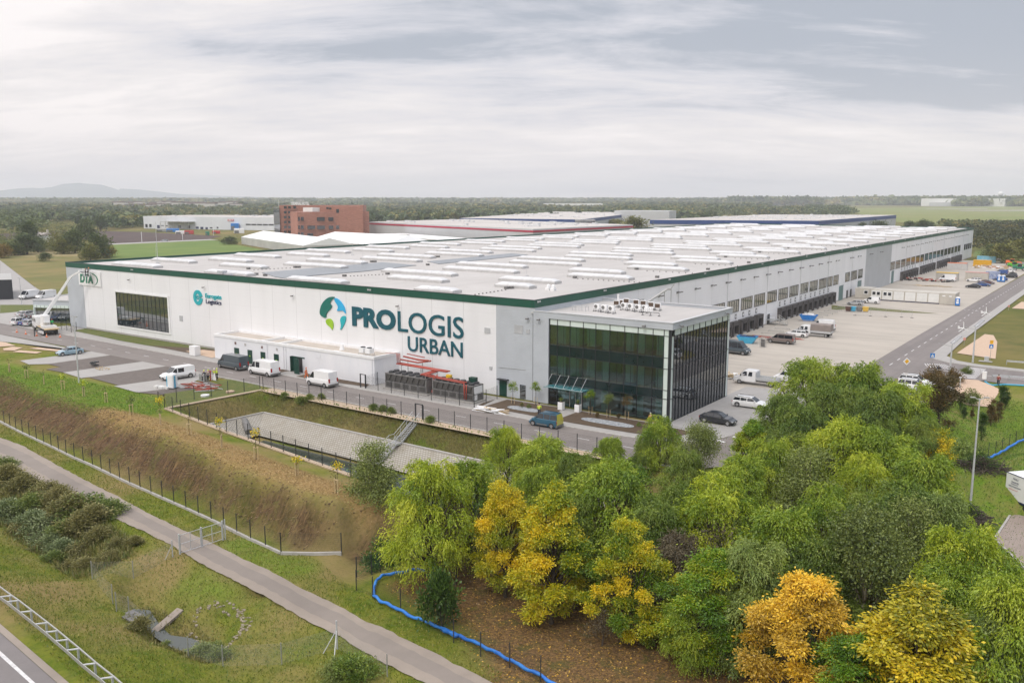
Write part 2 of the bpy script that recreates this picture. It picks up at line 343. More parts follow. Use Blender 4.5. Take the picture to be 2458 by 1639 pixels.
# ditch left, bank to the motorway
brk(g3(a5,[(-200,60),(0,215),(150,300),(300,400),(600,560),(760,690),(850,800),(700,870),(500,905)],ZP-.35))
brk(g3(a5,[(-200,400),(0,520),(200,680),(380,820),(460,880)],ZP-2.3))
brk(g3(a5,[(-200,470),(0,580),(250,750),(450,900),(600,1000),(740,1095),(800,1130)],ZP-1.3))
brk(g3(a5,[(900,1235),(1080,1340),(1230,1440),(1380,1560),(1600,1750)],ZP-1.2))
brk(g3(a5,[(860,1100),(960,1150),(1060,1240),(1150,1290),(1290,1340)],ZP-2.9),0.6);brk(g3(a5,[(870,1200),(960,1260),(1040,1345),(1180,1390),(1310,1430)],ZP-2.9),0.6)
brk(g3(a5,[(820,1130),(880,1160),(930,1180),(1010,1270),(1060,1315),(1180,1345),(1290,1390)],ZP-3.0),0.8)
brk(g3(a5,[(780,990),(900,1010),(1040,1080),(1100,1140),(1130,1200)],ZP-.9),1.0)
brk(g3(a5,[(1240,1120),(1330,1050),(1450,1040),(1560,1080),(1590,1140),(1560,1210)],ZP-.9),0.8)
brk(g3(a5,[(1250,1250),(1330,1270),(1420,1220),(1480,1170)],ZP-1.9),0.8)
brk(g3(a5,[(1330,1450),(1440,1460),(1560,1430)],ZP-1.0))
ZM=ZP+0.9
rail=g3(a5,[(-300,830),(0,1060),(300,1300),(640,1568),(900,1770)],ZM)
brk(rail);brk(g3(a5,[(-300,960),(0,1200),(430,1568),(700,1800)],ZM-.25))
brk([(-230,-90,ZM-.3),(-60,-90,ZM-.3),(0,-90,ZM-.3),(40,-95,ZM-.3)]);brk([(-230,-140,-3),(140,-140,-3)])
brk([(-230,-60,ZP-1),(-120,-60,ZP-1)])
# grove and right hand slope
for x,y,z in((30,-45,-4),(45,-45,-4),(60,-45,-4),(50,-60,-4),(65,-60,-4),(80,-50,-4),(80,-80,-4),(110,-60,-4),(40,-36,-4.2),(52,-34,-4),(34,-30,-4.3),(62,-25,-3.8),(100,-20,-3.6),(100,30,-3.6),(45,-70,-4),(60,-90,-4)):BR.append((x,y,z))
brk(g3(b2,[(2000,990),(1890,1200),(2091,1480)],-3.6));brk([(53,12,-3.4),(56,18.4,-3.5),(58.5,30,-3.6),(66,52,-3.6),(90,52,-3.6)])
yard_e=[(26,-17.7,ZY),(31,-17.4,ZY),(35,-13,ZY),(38,-2,ZY),(42,10,ZY),(44.9,22,ZY),(45.5,32,ZY),(45.5,43,ZY),(44,48.5,ZY),(46,50.2,ZY),(52,49.8,ZY),(60,49.6,ZY),(140,48,ZY)]
brk(yard_e);brk([(48,30,-1.0),(50,40,-1.0),(54,46,-1.0),(62,47,-1.4)])
brk([(51,20,-2.6),(55,34,-2.7),(60,42,-2.7)])
for x in np.arange(-230,141,10.0):
    for y in(2,12,60,90,130):
        BR.append((x,y,ZY))
for x in np.arange(-230,-40,8.0):BR.append((x,-22,ZY));BR.append((x,-12,ZY))
for x in np.arange(-38,26,4.0):BR.append((x,-12,ZY));BR.append((x,-4,ZY))
for x,y in((31,-8),(33,2),(36,12),(38,22),(38,34),(38,46),(44,56),(60,56),(90,56)):BR.append((x,y,ZY))
seen={};
for p in BR:seen.setdefault((round(p[0],1),round(p[1],1)),p)
BR=list(seen.values())
vs2,_,tri,ov,_,_=delaunay_2d_cdt([Vector((p[0],p[1]))for p in BR],[],[],0,1e-5)
zs=[BR[o[0]][2]for o in ov]
TIN=BVHTree.FromPolygons([(v[0],v[1],z)for v,z in zip(vs2,zs)],[tuple(f)for f in tri])
def hz(x,y):
    h=TIN.ray_cast(Vector((x,y,50)),Vector((0,0,-1)))
    return h[0].z if h[0]is not None else ZY
def inpoly(X,Y,poly):
    r=np.zeros(X.shape,bool);n=len(poly);j=n-1
    for i in range(n):
        xi,yi=poly[i][:2];xj,yj=poly[j][:2]
        c=((yi>Y)!=(yj>Y))&(X<(xj-xi)*(Y-yi)/((yj-yi)if yj!=yi else 1e-9)+xi);r^=c;j=i
    return r
def grow(a,b,first,k=1.22):
    o=[];s=first;x=a
    while abs(x)<abs(b):s*=k;x+=s*np.sign(b);o.append(x)
    return o
d=0.6
xs=np.array(sorted(grow(-130,-20000,3))+list(np.arange(-130,-75,1.6))+list(np.arange(-75,72,d))+grow(72,20000,1.5));xs=np.unique(np.clip(xs,-9600,9600))
ys=np.array(sorted(grow(-92,-9000,2))+list(np.arange(-92,-16,d))+list(np.arange(-16,62,1.5))+grow(62,23000,3));ys=np.unique(np.clip(ys,-9000,9800))
X,Y=np.meshgrid(xs,ys);Zg=np.zeros_like(X)
rng=np.random.default_rng(5)
def vnoise(X,Y,sc,seed):
    r=np.random.default_rng(seed);n=257;T=r.random((n,n));u=(X/sc)%(n-1);v=(Y/sc)%(n-1)
    i=np.floor(u).astype(int);j=np.floor(v).astype(int);fu=u-i;fv=v-j;fu=fu*fu*(3-2*fu);fv=fv*fv*(3-2*fv)
    return T[j,i]*(1-fu)*(1-fv)+T[j,i+1]*fu*(1-fv)+T[j+1,i]*(1-fu)*fv+T[j+1,i+1]*fu*fv
for j in range(len(ys)):
    for i in range(len(xs)):
        x,y=X[j,i],Y[j,i]
        Zg[j,i]=hz(x,y)if(-228<x<138 and-138<y<128)else(ZY if y>-60 else-3.0)
# smooth the break lines a little, then roughen what is not paved
K=Zg.copy()
for _ in range(2):K[1:-1,1:-1]=(K[1:-1,1:-1]*4+K[:-2,1:-1]+K[2:,1:-1]+K[1:-1,:-2]+K[1:-1,2:])/8
near=(X>-130)&(X<100)&(Y>-95)&(Y<60)
Zg=np.where(near,K,Zg)
slope=np.hypot(*np.gradient(Zg,ys,xs))
yard_poly=[(p[0],p[1])for p in yard_s]+[B_,C_]+[(p[0],p[1])for p in yard_e[1:]]+[(140,200),(-230,200)]
INY=inpoly(X,Y,yard_poly)
path_poly=p_up+p_lo[::-1];INP=inpoly(X,Y,path_poly)
gully=(vnoise(X*1.0,Y*.16,1.3,12)-.5)*.75*np.clip(slope-.25,0,.5)*2*(X<14)*(Y<-34)
rough=gully+(vnoise(X,Y,2.6,1)-.5)*.26+(vnoise(X,Y,0.9,2)-.5)*.07
amp=np.clip(slope*1.6,.35,1.6)*(~INY)*(~INP)*near
Zg=Zg+rough*amp-0.02*INY
Zg=np.where(inpoly(X,Y,[(-34.2,-30.6),(-33.6,-20.8),(30,-21.1),(22,-25.4),(-28.8,-25.0),(-29.2,-28.3),(4,-33),(4,-36.2)]),Zg-.32,Zg)
TP=[(60.0,-1.2),(59.6,-9.5),(63.5,-17),(72,-22),(90,-10),(90,6),(66,2)]
Zg=np.where(inpoly(X,Y,TP),np.minimum(Zg,-3.62),Zg);Zg=np.where(INP,Zg-0.06,Zg);Zg=np.where(INY,np.minimum(Zg,ZY),Zg)
ny,nx=X.shape
gme=bpy.data.meshes.new('ground')
co_=np.stack([X.ravel(),Y.ravel(),Zg.ravel()],1)
idx=np.arange(nx*ny).reshape(ny,nx)
q=np.stack([idx[:-1,:-1].ravel(),idx[:-1,1:].ravel(),idx[1:,1:].ravel(),idx[1:,:-1].ravel()],1)
gme.vertices.add(len(co_));gme.vertices.foreach_set('co',co_.ravel());gme.loops.add(q.size);gme.loops.foreach_set('vertex_index',q.ravel())
gme.polygons.add(len(q));gme.polygons.foreach_set('loop_start',np.arange(0,q.size,4));gme.polygons.foreach_set('loop_total',np.full(len(q),4));gme.polygons.foreach_set('use_smooth',np.ones(len(q),bool));gme.update()
ground=bpy.data.objects.new('ground',gme);COL.objects.link(ground);tag(ground,kind='structure')
GBV=BVHTree.FromPolygons([tuple(c)for c in co_[idx[(ys>-95)&(ys<62)][:,(xs>-131)&(xs<100)].ravel()]],
    (lambda m,n:[(j*n+i,j*n+i+1,(j+1)*n+i+1,(j+1)*n+i)for j in range(m-1)for i in range(n-1)])(int(((ys>-95)&(ys<62)).sum()),int(((xs>-131)&(xs<100)).sum())))
def gz(x,y):
    h=GBV.ray_cast(Vector((x,y,50)),Vector((0,0,-1)))
    return h[0].z if h[0]is not None else 0.0
# what grows where (masks painted per vertex: straw, bare soil, lush grass, leaf litter)
def soft(poly,w=1.0):
    m=inpoly(X,Y,poly).astype(float)
    for _ in range(int(w)):m[1:-1,1:-1]=(m[1:-1,1:-1]*2+m[:-2,1:-1]+m[2:,1:-1]+m[1:-1,:-2]+m[1:-1,2:])/6
    return m
c2=[(p[0],p[1])for p in crest];t2=[(p[0],p[1])for p in toe]
straw=soft([(-46,-37.6),(-36,-37.4),(-20,-39),(4,-42),(12,-42),(12,-45),(5,-46.3),(-8,-45.5),(-18,-43.3),(-30,-42),(-45,-40.4)],3)
soil=soft([(x,y-.3)for x,y in c2[1:]]+[(12,-44)]+[(9,-50)]+t2[::-1],3)
soil=np.maximum(soil,soft(GL(a7,[(1180,440),(1500,290),(1660,330),(1400,450),(1250,500)],ZP),2)*1.0)
lush=soft([(-130,-31),(-45,-29),(-39,-33),(-36,-37),(-60,-39.5),(-130,-39)],4)
lush=np.maximum(lush,.8*soft([p for p in p_up[8:12]]+[(x,y+3.5)for x,y in p_up[8:12][::-1]],3))
lush=np.maximum(lush,.7*soft([(x,y+.0)for x,y in GL(a5,[(1040,900),(1250,860),(1500,960),(1597,1060),(1450,1040),(1250,1000)],ZP-.5)],4))
lush=np.maximum(lush,.7*soft([(41,60),(41,200),(60,300),(140,300),(140,60)],1))
lush=np.maximum(lush,.95*soft([(40,-16),(45,20),(46,46),(58,46),(70,44),(80,-40),(46,-30)],4))
lush=np.maximum(lush,.6*soft([(46,-20),(58,-6),(57,10),(60,30),(80,30),(80,-40)],3))
litter=soft([(19,-50.5),(22,-44),(24,-32),(34,-26),(50,-20),(58,-30),(75,-45),(75,-95),(30,-95),(35,-56),(30,-52.5)],4)
darkw=soft([(-33,-21),(-37,-17.9),(26,-17.9),(26,-21.5)],1)*.7+soft([(-38.2,-33),(-37.2,-18),(-33,-21.2),(-33.6,-30)],1)*.45
at=gme.color_attributes.new('zones','FLOAT_COLOR','POINT')
at.data.foreach_set('color',np.stack([straw.ravel(),soil.ravel(),lush.ravel(),litter.ravel()],1).astype(np.float32).ravel())
at2=gme.color_attributes.new('zones2','FLOAT_COLOR','POINT')
at2.data.foreach_set('color',np.stack([darkw.ravel(),np.clip(slope.ravel(),0,1),np.zeros(nx*ny),np.ones(nx*ny)],1).astype(np.float32).ravel())
def ground_mat():
    m,t,p=newmat('ground_mat');l=t.links;p.inputs['Roughness'].default_value=0.95;p.inputs['Specular IOR Level'].default_value=0.1
    g=t.nodes.new('ShaderNodeNewGeometry');P_=g.outputs['Position']
    a=t.nodes.new('ShaderNodeVertexColor');a.layer_name='zones';s=t.nodes.new('ShaderNodeSeparateColor');l.new(a.outputs['Color'],s.inputs[0])
    a2_=t.nodes.new('ShaderNodeVertexColor');a2_.layer_name='zones2';s2=t.nodes.new('ShaderNodeSeparateColor');l.new(a2_.outputs['Color'],s2.inputs[0])
    n1=noi(t,P_,0.09,6,.6);n2=noi(t,P_,0.7,6,.65,.4);n3=noi(t,P_,4.0,5,.7)
    mp=t.nodes.new('ShaderNodeMapping');mp.inputs['Rotation'].default_value=(0,0,R(8));mp.inputs['Scale'].default_value=(4.2,.8,.8);l.new(P_,mp.inputs[0])
    n4=noi(t,mp.outputs[0],1.0,6,.65,1.2)
    grass=mixc(t,mr(t,n2,.35,.65),(0.085,0.128,0.012),(0.175,0.185,0.026))
    grass=mixc(t,mr(t,n1,.42,.62),grass,(0.24,0.185,0.075))
    grass=mixc(t,mathn(t,'MULTIPLY',mr(t,n3,.5,.75),.5),grass,(0.065,0.08,0.017))
    sep=t.nodes.new('ShaderNodeSeparateXYZ');l.new(P_,sep.inputs[0])
    lushc=mixc(t,mr(t,n3,.35,.65),(0.085,0.17,0.014),(0.15,0.22,0.025))
    c=mixc(t,mathn(t,'MULTIPLY',s.outputs[2],mr(t,n2,.25,.6),clamp=True),grass,lushc)
    soilc=mixc(t,mr(t,n4,.38,.62),(0.055,0.034,0.020),(0.150,0.092,0.050))
    soilc=mixc(t,mathn(t,'MULTIPLY',mr(t,noi(t,P_,.35,5),.5,.62),.55),soilc,(0.07,0.08,0.02))
    c=mixc(t,mathn(t,'MULTIPLY',s.outputs[1],mr(t,n2,.15,.45),clamp=True),c,soilc)
    strawc=mixc(t,mr(t,n3,.35,.7),(0.34,0.225,0.098),(0.22,0.145,0.06))
    strawc=mixc(t,mathn(t,'MULTIPLY',mr(t,n2,.52,.7),.5),strawc,(0.09,0.085,0.03))
    c=mixc(t,mathn(t,'MULTIPLY',s.outputs[0],mr(t,n4,.2,.5),clamp=True),c,strawc)
    # straw blown over the bare slope in streaks
    st=mathn(t,'MULTIPLY',mathn(t,'MULTIPLY',s.outputs[1],mr(t,n4,.53,.66)),mr(t,noi(t,P_,.16,4),.46,.62),clamp=True)
    c=mixc(t,mathn(t,'MULTIPLY',st,.55),c,(0.30,0.20,0.09))
    lit=mixc(t,mr(t,n3,.42,.6),(0.095,0.060,0.030),(0.21,0.125,0.055))
    lit=mixc(t,mathn(t,'MULTIPLY',mr(t,noi(t,P_,7,3),.6,.66),.8),lit,(0.45,0.27,0.05))
    lit=mixc(t,mathn(t,'MULTIPLY',mr(t,n2,.5,.68),.55),lit,(0.07,0.085,0.022))
    c=mixc(t,mathn(t,'MULTIPLY',a.outputs['Alpha'],mr(t,n2,.1,.4),clamp=True),c,lit)
    dk=mixc(t,mr(t,n3,.4,.6),(0.05,0.036,0.022),(0.10,0.085,0.03))
    c=mixc(t,mathn(t,'MULTIPLY',s2.outputs[0],mr(t,n2,.3,.5),clamp=True),c,dk)
    # open country beyond: large, softly bounded fields and rough pasture
    far=mathn(t,'GREATER_THAN',sep.outputs[1],62.0);farl=mathn(t,'LESS_THAN',sep.outputs[0],-128.0)
    fn=noi(t,P_,0.012,5,.6);fm=noi(t,P_,0.05,5,.65)
    fc=mixc(t,mr(t,fn,.40,.60),(0.12,0.125,0.03),(0.21,0.165,0.065))
    fc=mixc(t,mr(t,fm,.45,.7),fc,(0.075,0.095,0.028))
    c=mixc(t,mathn(t,'MAXIMUM',far,farl),c,fc)
    l.new(c,p.inputs['Base Color'])
    b=t.nodes.new('ShaderNodeBump');b.inputs['Strength'].default_value=.9;b.inputs['Distance'].default_value=.12
    l.new(mathn(t,'ADD',n3,n2),b.inputs['Height']);l.new(b.outputs[0],p.inputs['Normal']);return m
gme.materials.append(ground_mat())
# ---------------------------------------------------------------- paving: sheets a few mm apart
def sheet(name,poly,z,m,kind='structure',dz=None,sub=None):
    """flat or draped polygon"""
    bm=bmesh.new();vs=[bm.verts.new((p[0],p[1],z if dz is None else 0))for p in poly];f=bm.faces.new(vs)
    if f.normal.z<0 or(f.normal_update()or f.normal.z<0):f.normal_flip()
    me=bpy.data.meshes.new(name)
    if dz is not None:
        bmesh.ops.triangulate(bm,faces=bm.faces[:])
        for v in bm.verts:v.co.z=gz(v.co.x,v.co.y)+dz
    bm.to_mesh(me);bm.free();me.materials.append(m);o=bpy.data.objects.new(name,me);COL.objects.link(o)
    return tag(o,kind=kind)
def pave(name,c1,c2,joints=None,scale=.35,rough=.85,cracks=0,stain=(0.48,.72,.38),streak=None):
    m,t,p=newmat(name);l=t.links;p.inputs['Roughness'].default_value=rough;v,s=objxyz(t)
    c=mixc(t,mr(t,noi(t,v,scale,7,.65),.3,.7),c1,c2)
    big=mr(t,noi(t,v,.08,5,.6,.6),stain[0],stain[1]);c=mixc(t,mathn(t,'MULTIPLY',big,stain[2]),c,tuple(x*.6 for x in c1))
    if streak:
        mp=t.nodes.new('ShaderNodeMapping');mp.inputs['Scale'].default_value=streak;l.new(v,mp.inputs[0])
        c=mixc(t,mathn(t,'MULTIPLY',mr(t,noi(t,mp.outputs[0],1,6,.6),.42,.72),.75),c,tuple(x*.62 for x in c1))
    c=mixc(t,mathn(t,'MULTIPLY',mr(t,noi(t,v,9,3,.7),.3,.7),.25),c,tuple(x*.8 for x in c1))
    if joints:
        jn=mathn(t,'MAXIMUM',line(t,s[0],joints[0],joints[2]),line(t,s[1],joints[1],joints[2]))
        c=mixc(t,mathn(t,'MULTIPLY',jn,.35),c,tuple(x*.5 for x in c1))
    l.new(c,p.inputs['Base Color'])
    b=t.nodes.new('ShaderNodeBump');b.inputs['Strength'].default_value=.2;b.inputs['Distance'].default_value=.02;l.new(noi(t,v,20,3),b.inputs['Height']);l.new(b.outputs[0],p.inputs['Normal'])
    return m
W['asphalt']=pave('asphalt',(0.235,0.207,0.19),(0.185,0.163,0.15),streak=(.02,.9,1))
W['asphalt_y']=pave('asphalt_yard_road',(0.22,0.194,0.182),(0.175,0.155,0.146),streak=(.9,.02,1))
W['concrete']=pave('yard_concrete',(0.47,0.425,0.365),(0.395,0.352,0.30),(6,6,.03),.06,streak=(.03,.5,1),stain=(.45,.7,.3))
W['pavers']=pave('concrete_pavers',(0.36,0.345,0.33),(0.30,0.285,0.27),(.8,.8,.03),.6,stain=(.5,.75,.15))
W['pavers_lt']=pave('pale_pavers',(0.37,0.355,0.335),(0.32,0.305,0.285),(1.2,1.2,.03),.5,stain=(.5,.75,.12))
W['gravel_dk']=pave('dark_gravel',(0.15,0.125,0.11),(0.095,0.08,0.07),None,1.2,stain=(.5,.7,.5))
W['gravel_tan']=pave('tan_gravel',(0.50,0.39,0.28),(0.40,0.31,0.22),None,2.0,stain=(.5,.75,.3))
W['mulch']=pave('brown_mulch',(0.075,0.048,0.028),(0.11,0.075,0.045),None,1.6)
W['sand']=pave('pinkish_sand',(0.56,0.41,0.30),(0.47,0.34,0.24),None,1.5,stain=(.55,.8,.1))
W['path']=pave('worn_path',(0.32,0.27,0.225),(0.25,0.21,0.175),None,.5,stain=(.4,.65,.45))
W['lawn']=pm('lawn',(0.075,0.105,0.015),(0.12,0.125,0.025),0.8,0.95,bump=.6,bscale=5)
W['lawn_dk']=pm('meadow_grass',(0.085,0.115,0.02),(0.14,0.125,0.035),0.25,0.95,bump=.6,bscale=3)
W['paint']=pm('road_paint',(0.62,0.61,0.60),(0.40,0.39,0.385),3,0.7,contrast=(.45,.75))
W['kerb']=pm('kerb_stone',(0.42,0.40,0.375),(0.34,0.325,0.30),1.5,0.85)
# yard (base apron) everywhere inside the fence at z=0, then roads 4 mm above each other
RD=0.004
yard=sheet('yard_pavement',[(0,19),(31.6,-2),(34,-12),(38,-2),(42,10),(44.9,22),(45.5,32),(45.5,43),(42.5,47.5),(38,41),(31.6,58),(31.8,330),(24,352),(-2,352),(-2,19)],0.0,W['concrete'])
sheet('car_park',[(20.5,-1.0),(26,-1.8),(31.0,-2.2),(31.2,10),(31.0,28.2),(21,27.0)],RD,W['pavers'])
sheet('front_pavement',[(-128,-8.2),(-128,-.2),(-100,-.1),(20.5,-1),(26,-1.9),(29.4,-2.0),(30.5,-6.6),(24,-8.8),(8,-9.3),(-3,-8.8),(-26,-9.2),(-60,-8.6),(-100,-7.6)],-.02,W['pavers_lt'])
fr_in=[(-230,-6.5),(-128,-7.7),(-101,-7.8),(-80,-8.2),(-60,-8.6),(-26,-9.15),(-3,-9.1),(8,-9.4),(20,-9.2),(25.5,-8.0),(28.8,-5.2),(29.8,-1.8)]
fr_out=[(39,-2),(35.6,-12),(31,-16.8),(20,-17.2),(1,-16.9),(-20,-16.4),(-40,-16.0),(-57,-15.6),(-82,-15.2),(-100,-15.0),(-128,-15.2),(-230,-17)]
sheet('front_road',fr_in+[(31.3,10),(31.2,28),(31.3,42),(38.2,43),(37.4,12)]+fr_out,2*RD,W['asphalt'])
rr=[(31.7,42),(31.5,101),(31.8,183),(32.5,290),(33,360),(39.8,360),(39.2,290),(38.4,188),(38.3,100),(38.4,74),(39.0,69.5),(41.8,66.6),(47,65.2),(54,64.6),(70,63.5),(140,61),(140,50.6),(60,52.3),(46,52.9),(41,51),(38.5,47),(38.2,42)]
sheet('side_road',rr,.0115,W['asphalt_y'])
sheet('left_road',[(-128,-7.6),(-230,-6),(-230,40),(-172,30),(-142,-1.5)],RD,W['pavers_lt'])
def ribbon(name,pts,w,z0,z1,m,parent=None):
    b=MB()
    for a,c in zip(pts,pts[1:]):
        a=Vector((a[0],a[1],(z0+z1)/2));c=Vector((c[0],c[1],(z0+z1)/2));b.bar(a,c,w,z1-z0)
    return b.build(name,m,parent)
for nm,pts in(('kerb',fr_in[1:]),('kerb',[(1,-16.9),(-20,-16.4),(-40,-16.0),(-57,-15.7)]),('kerb',[(39.8,290),(38.5,188),(38.4,100),(38.5,74),(39.1,69.6),(41.9,66.7),(47,65.3),(54,64.7),(70,63.6)]),('kerb',[(31,-16.9),(20,-17.3),(1,-17.0)])):
    tag(ribbon(nm,pts,.25,-.1,.11,W['kerb']),kind='structure')
walk=[(38.6,290),(38.5,188),(38.5,100),(38.6,74),(39.2,69.8),(42,66.9),(47,65.5),(70,63.8),(70,65.6),(47,67.6),(43.4,69.3),(41.0,73.4),(40.3,100),(40.3,188),(41,290)]
sheet('pavement',walk,.10,W['pavers_lt'])
sheet('road_shoulder',[(-57,-15.9),(-128,-15.3),(-230,-17.2),(-230,-26),(-128,-22),(-112,-18.6),(-98,-16.6),(-91,-15.4)],.002,W['pavers_lt'])
# front parking bays: pale paving with dark gravel between
def G4(pts):return[G(*a4(*p),0)for p in pts]
sheet('parking_bay',G4([(980,185),(1175,225),(500,320),(300,325),(210,285),(560,240)]),.006,W['pavers_lt'])
sheet('parking_bay',G4([(1175,225),(1500,293),(660,408),(480,375),(635,352),(500,320)]),.004,W['gravel_dk'])
sheet('parking_bay',G4([(1500,293),(1740,343),(925,458),(850,468),(660,408)]),.006,W['pavers_lt'])
sheet('parking_bay',G4([(1740,343),(1990,395),(1780,480),(1240,543),(925,458)]),.004,W['gravel_dk'])
sheet('parking_bay',G4([(1990,395),(2100,420),(2178,440),(1900,560),(1430,617),(1190,550),(1780,470)]),.006,W['pavers_lt'])
sheet('parking_bay',G4([(1430,617),(1900,550),(2178,500)])+[G(*z6(665,1240)),G(*a4(1740,645))],.004,W['gravel_dk'])
gl=[G(*z6(540,1215)),G(*z6(640,1190)),(-44,-16.1),(-40,-16.1),(-37.4,-17.7),(-38.3,-33),(-45.4,-29.4),G(*z6(0,1345)),G(*z6(665,1243))]
sheet('lawn_strip',[G(*z6(60,1330)),G(*z6(665,1243)),G(*z6(590,1195)),G(*z6(760,1178)),(-40,-16.2),(-37.5,-17.7),(-38.5,-33)],.02,W['lawn'])
sheet('lawn_strip',[(-120,-.3),(-108,-.3),(-73,-.2),(-66,-.2),(-67,-3.6),(-76,-5.2),(-98,-5.0),(-119,-3.4)],.02,W['lawn'])
sheet('planting_bed',[(-88,-4.8),(-75,-5.4),(-66.5,-5.6),(-66,-.3),(-74,-.3),(-80,-2.2)],.026,W['mulch'])
sheet('paved_patch',[G(*z6(285,885)),G(*z6(470,870)),G(*z6(780,905)),G(*z6(560,955))],.03,W['sand'])
sheet('planting_bed',[(-41,-8.2),(-41,-5.6),(-27,-5.7),(-26,-7.2)],.02,W['mulch']);sheet('planting_bed',[(-45.6,-8.1),(-45.6,-5.7),(-47.5,-5.6),(-48,-8.0)],.02,W['mulch'])
sheet('planting_bed',GL(z7,[(1240,1300),(1360,1245),(1420,1230),(1480,1210),(1360,1270),(1290,1305)]),.02,W['mulch'])
sheet('planting_bed',[(-3.6,-6.9),(-3.5,-1.6),(6.1,-1.3),(6.7,-7.2)],.03,W['mulch']);sheet('planting_bed',[(8.5,-7.3),(8.5,-1.4),(19,-1.5),(25.5,-2.4),(24.5,-6.9),(16,-7.3)],.03,W['mulch'])
def oval(x0,x1,y,hw,n=28):
    L_=(x1-x0)/2;cx=(x0+x1)/2
    return[(cx+math.copysign(abs(math.cos(a))**.6,math.cos(a))*L_,y+math.copysign(abs(math.sin(a))**.8,math.sin(a))*hw)for a in(2*math.pi*k/n for k in range(n))]
sheet('gravel_bed',oval(-.9,4.3,-4.9,.95),.05,W['stone']);sheet('gravel_bed',oval(10.8,18.4,-4.6,1.0),.05,W['stone'])
# road markings
mk=MB()
def dash(a,b,w=.14,z=.016):
    a=Vector((*a,0));b=Vector((*b,0));t=(b-a).normalized();n_=Vector((-t.y,t.x,0))*w/2
    mk.add([(p.x,p.y,z)for p in(a-n_,b-n_,b+n_,a+n_)],[(0,1,2,3)])
for k in range(27):
    x=-128.5+k*6.25;y=np.interp(x,[-128,-100,-60,-20,20],[-11.9,-11.5,-12.1,-13.2,-13.0]);dash((x,y),(x+1.7,y))
for k in range(44):y=58.3+k*5.65;x=34.6+.002*(y-58);dash((x,y),(x,y+2.2),.16)
for k in range(7):dash((31.9+k*.95,150),(32.4+k*.95,150),.35)
for k in range(11):dash((46.0+(k-5)*.02,54.4+k*.95),(48.6+(k-5)*.02,54.2+k*.95),.45)
for k in range(9):dash((40.3+k*.55,60.0),(39.2+k*.35,63.5+k*.15),.14)
dash((44.2,58.2),(47,58.0),.16);dash((49,57.9),(80,56.5),.16);dash((41,58.4),(45.6,58.2),.14)
for k in range(3):dash((28.6+k*1.6,-3.8+k*2.4),(30.4+k*1.6,-4.5+k*2.4),.5)
tag(mk.build('road_markings',W['paint']),kind='structure')
# lower path, draped
def drape_strip(name,up,lo,n,dz,m,w=6):
    def res(pts,n):
        P_=np.array(pts);dd=np.r_[0,np.cumsum(np.hypot(*np.diff(P_,axis=0).T))];s_=np.linspace(0,dd[-1],n);return np.stack([np.interp(s_,dd,P_[:,0]),np.interp(s_,dd,P_[:,1])],1)
    a=res(up,n);b=res(lo,n);v=[];fc=[]
    for i in range(n):
        for k in range(w+1):
            p=a[i]*(1-k/w)+b[i]*k/w
            if k in(0,w):p=p+(rng.random(2)-.5)*.16
            v.append((p[0],p[1],(ZP+dz)if 'path' in name else gz(p[0],p[1])+dz))
    for i in range(n-1):
        for k in range(w):a0=i*(w+1)+k;fc.append((a0,a0+w+1,a0+w+2,a0+1))
    b_=MB();b_.add(v,fc);o=b_.build(name,m,None,True);return tag(o,kind='structure')
drape_strip('path',p_lo,p_up,160,.03,W['path'])
def between(f):
    def res(pts,n=60):
        P_=np.array(pts);dd=np.r_[0,np.cumsum(np.hypot(*np.diff(P_,axis=0).T))];s_=np.linspace(0,dd[-1],n);return np.stack([np.interp(s_,dd,P_[:,0]),np.interp(s_,dd,P_[:,1])],1)
    a,b=res(p_lo),res(p_up);return[tuple(p)for p in a*(1-f)+b*f]
drape_strip('path_track',between(.30),between(.74),160,.036,pave('path_track_mat',(0.255,0.218,0.19),(0.215,0.185,0.16),None,.5,stain=(.4,.65,.5)))
# motorway corner with verge kerb and line
def g2(pts,z):return[(*G(*a5(*p),z),z)for p in pts]
ZR=ZM-.2
sheet('motorway',[G(*a5(*p),ZR)for p in[(-300,1010),(0,1245),(365,1568),(700,1860),(-100,1900),(-600,1600)]],ZR+.02,pave('motorway_asphalt',(0.20,0.18,0.175),(0.165,0.15,0.145),None,.8))
sheet('verge_kerb',[G(*a5(*p),ZR)for p in[(-300,960),(0,1190),(440,1568),(760,1850),(700,1860),(365,1568),(0,1245),(-300,1010)]],ZR+.05,W['path'])
b_=MB();ln_=[G(*a5(*p),ZR)for p in[(-300,1130),(0,1362),(230,1572),(480,1800)]];ln2=[G(*a5(*p),ZR)for p in[(-300,1160),(0,1395),(195,1572),(430,1800)]]
for i in range(3):b_.add([(*ln_[i],ZR+.03),(*ln_[i+1],ZR+.03),(*ln2[i+1],ZR+.03),(*ln2[i],ZR+.03)],[(0,1,2,3)])
tag(b_.build('edge_line',W['paint']),kind='structure')
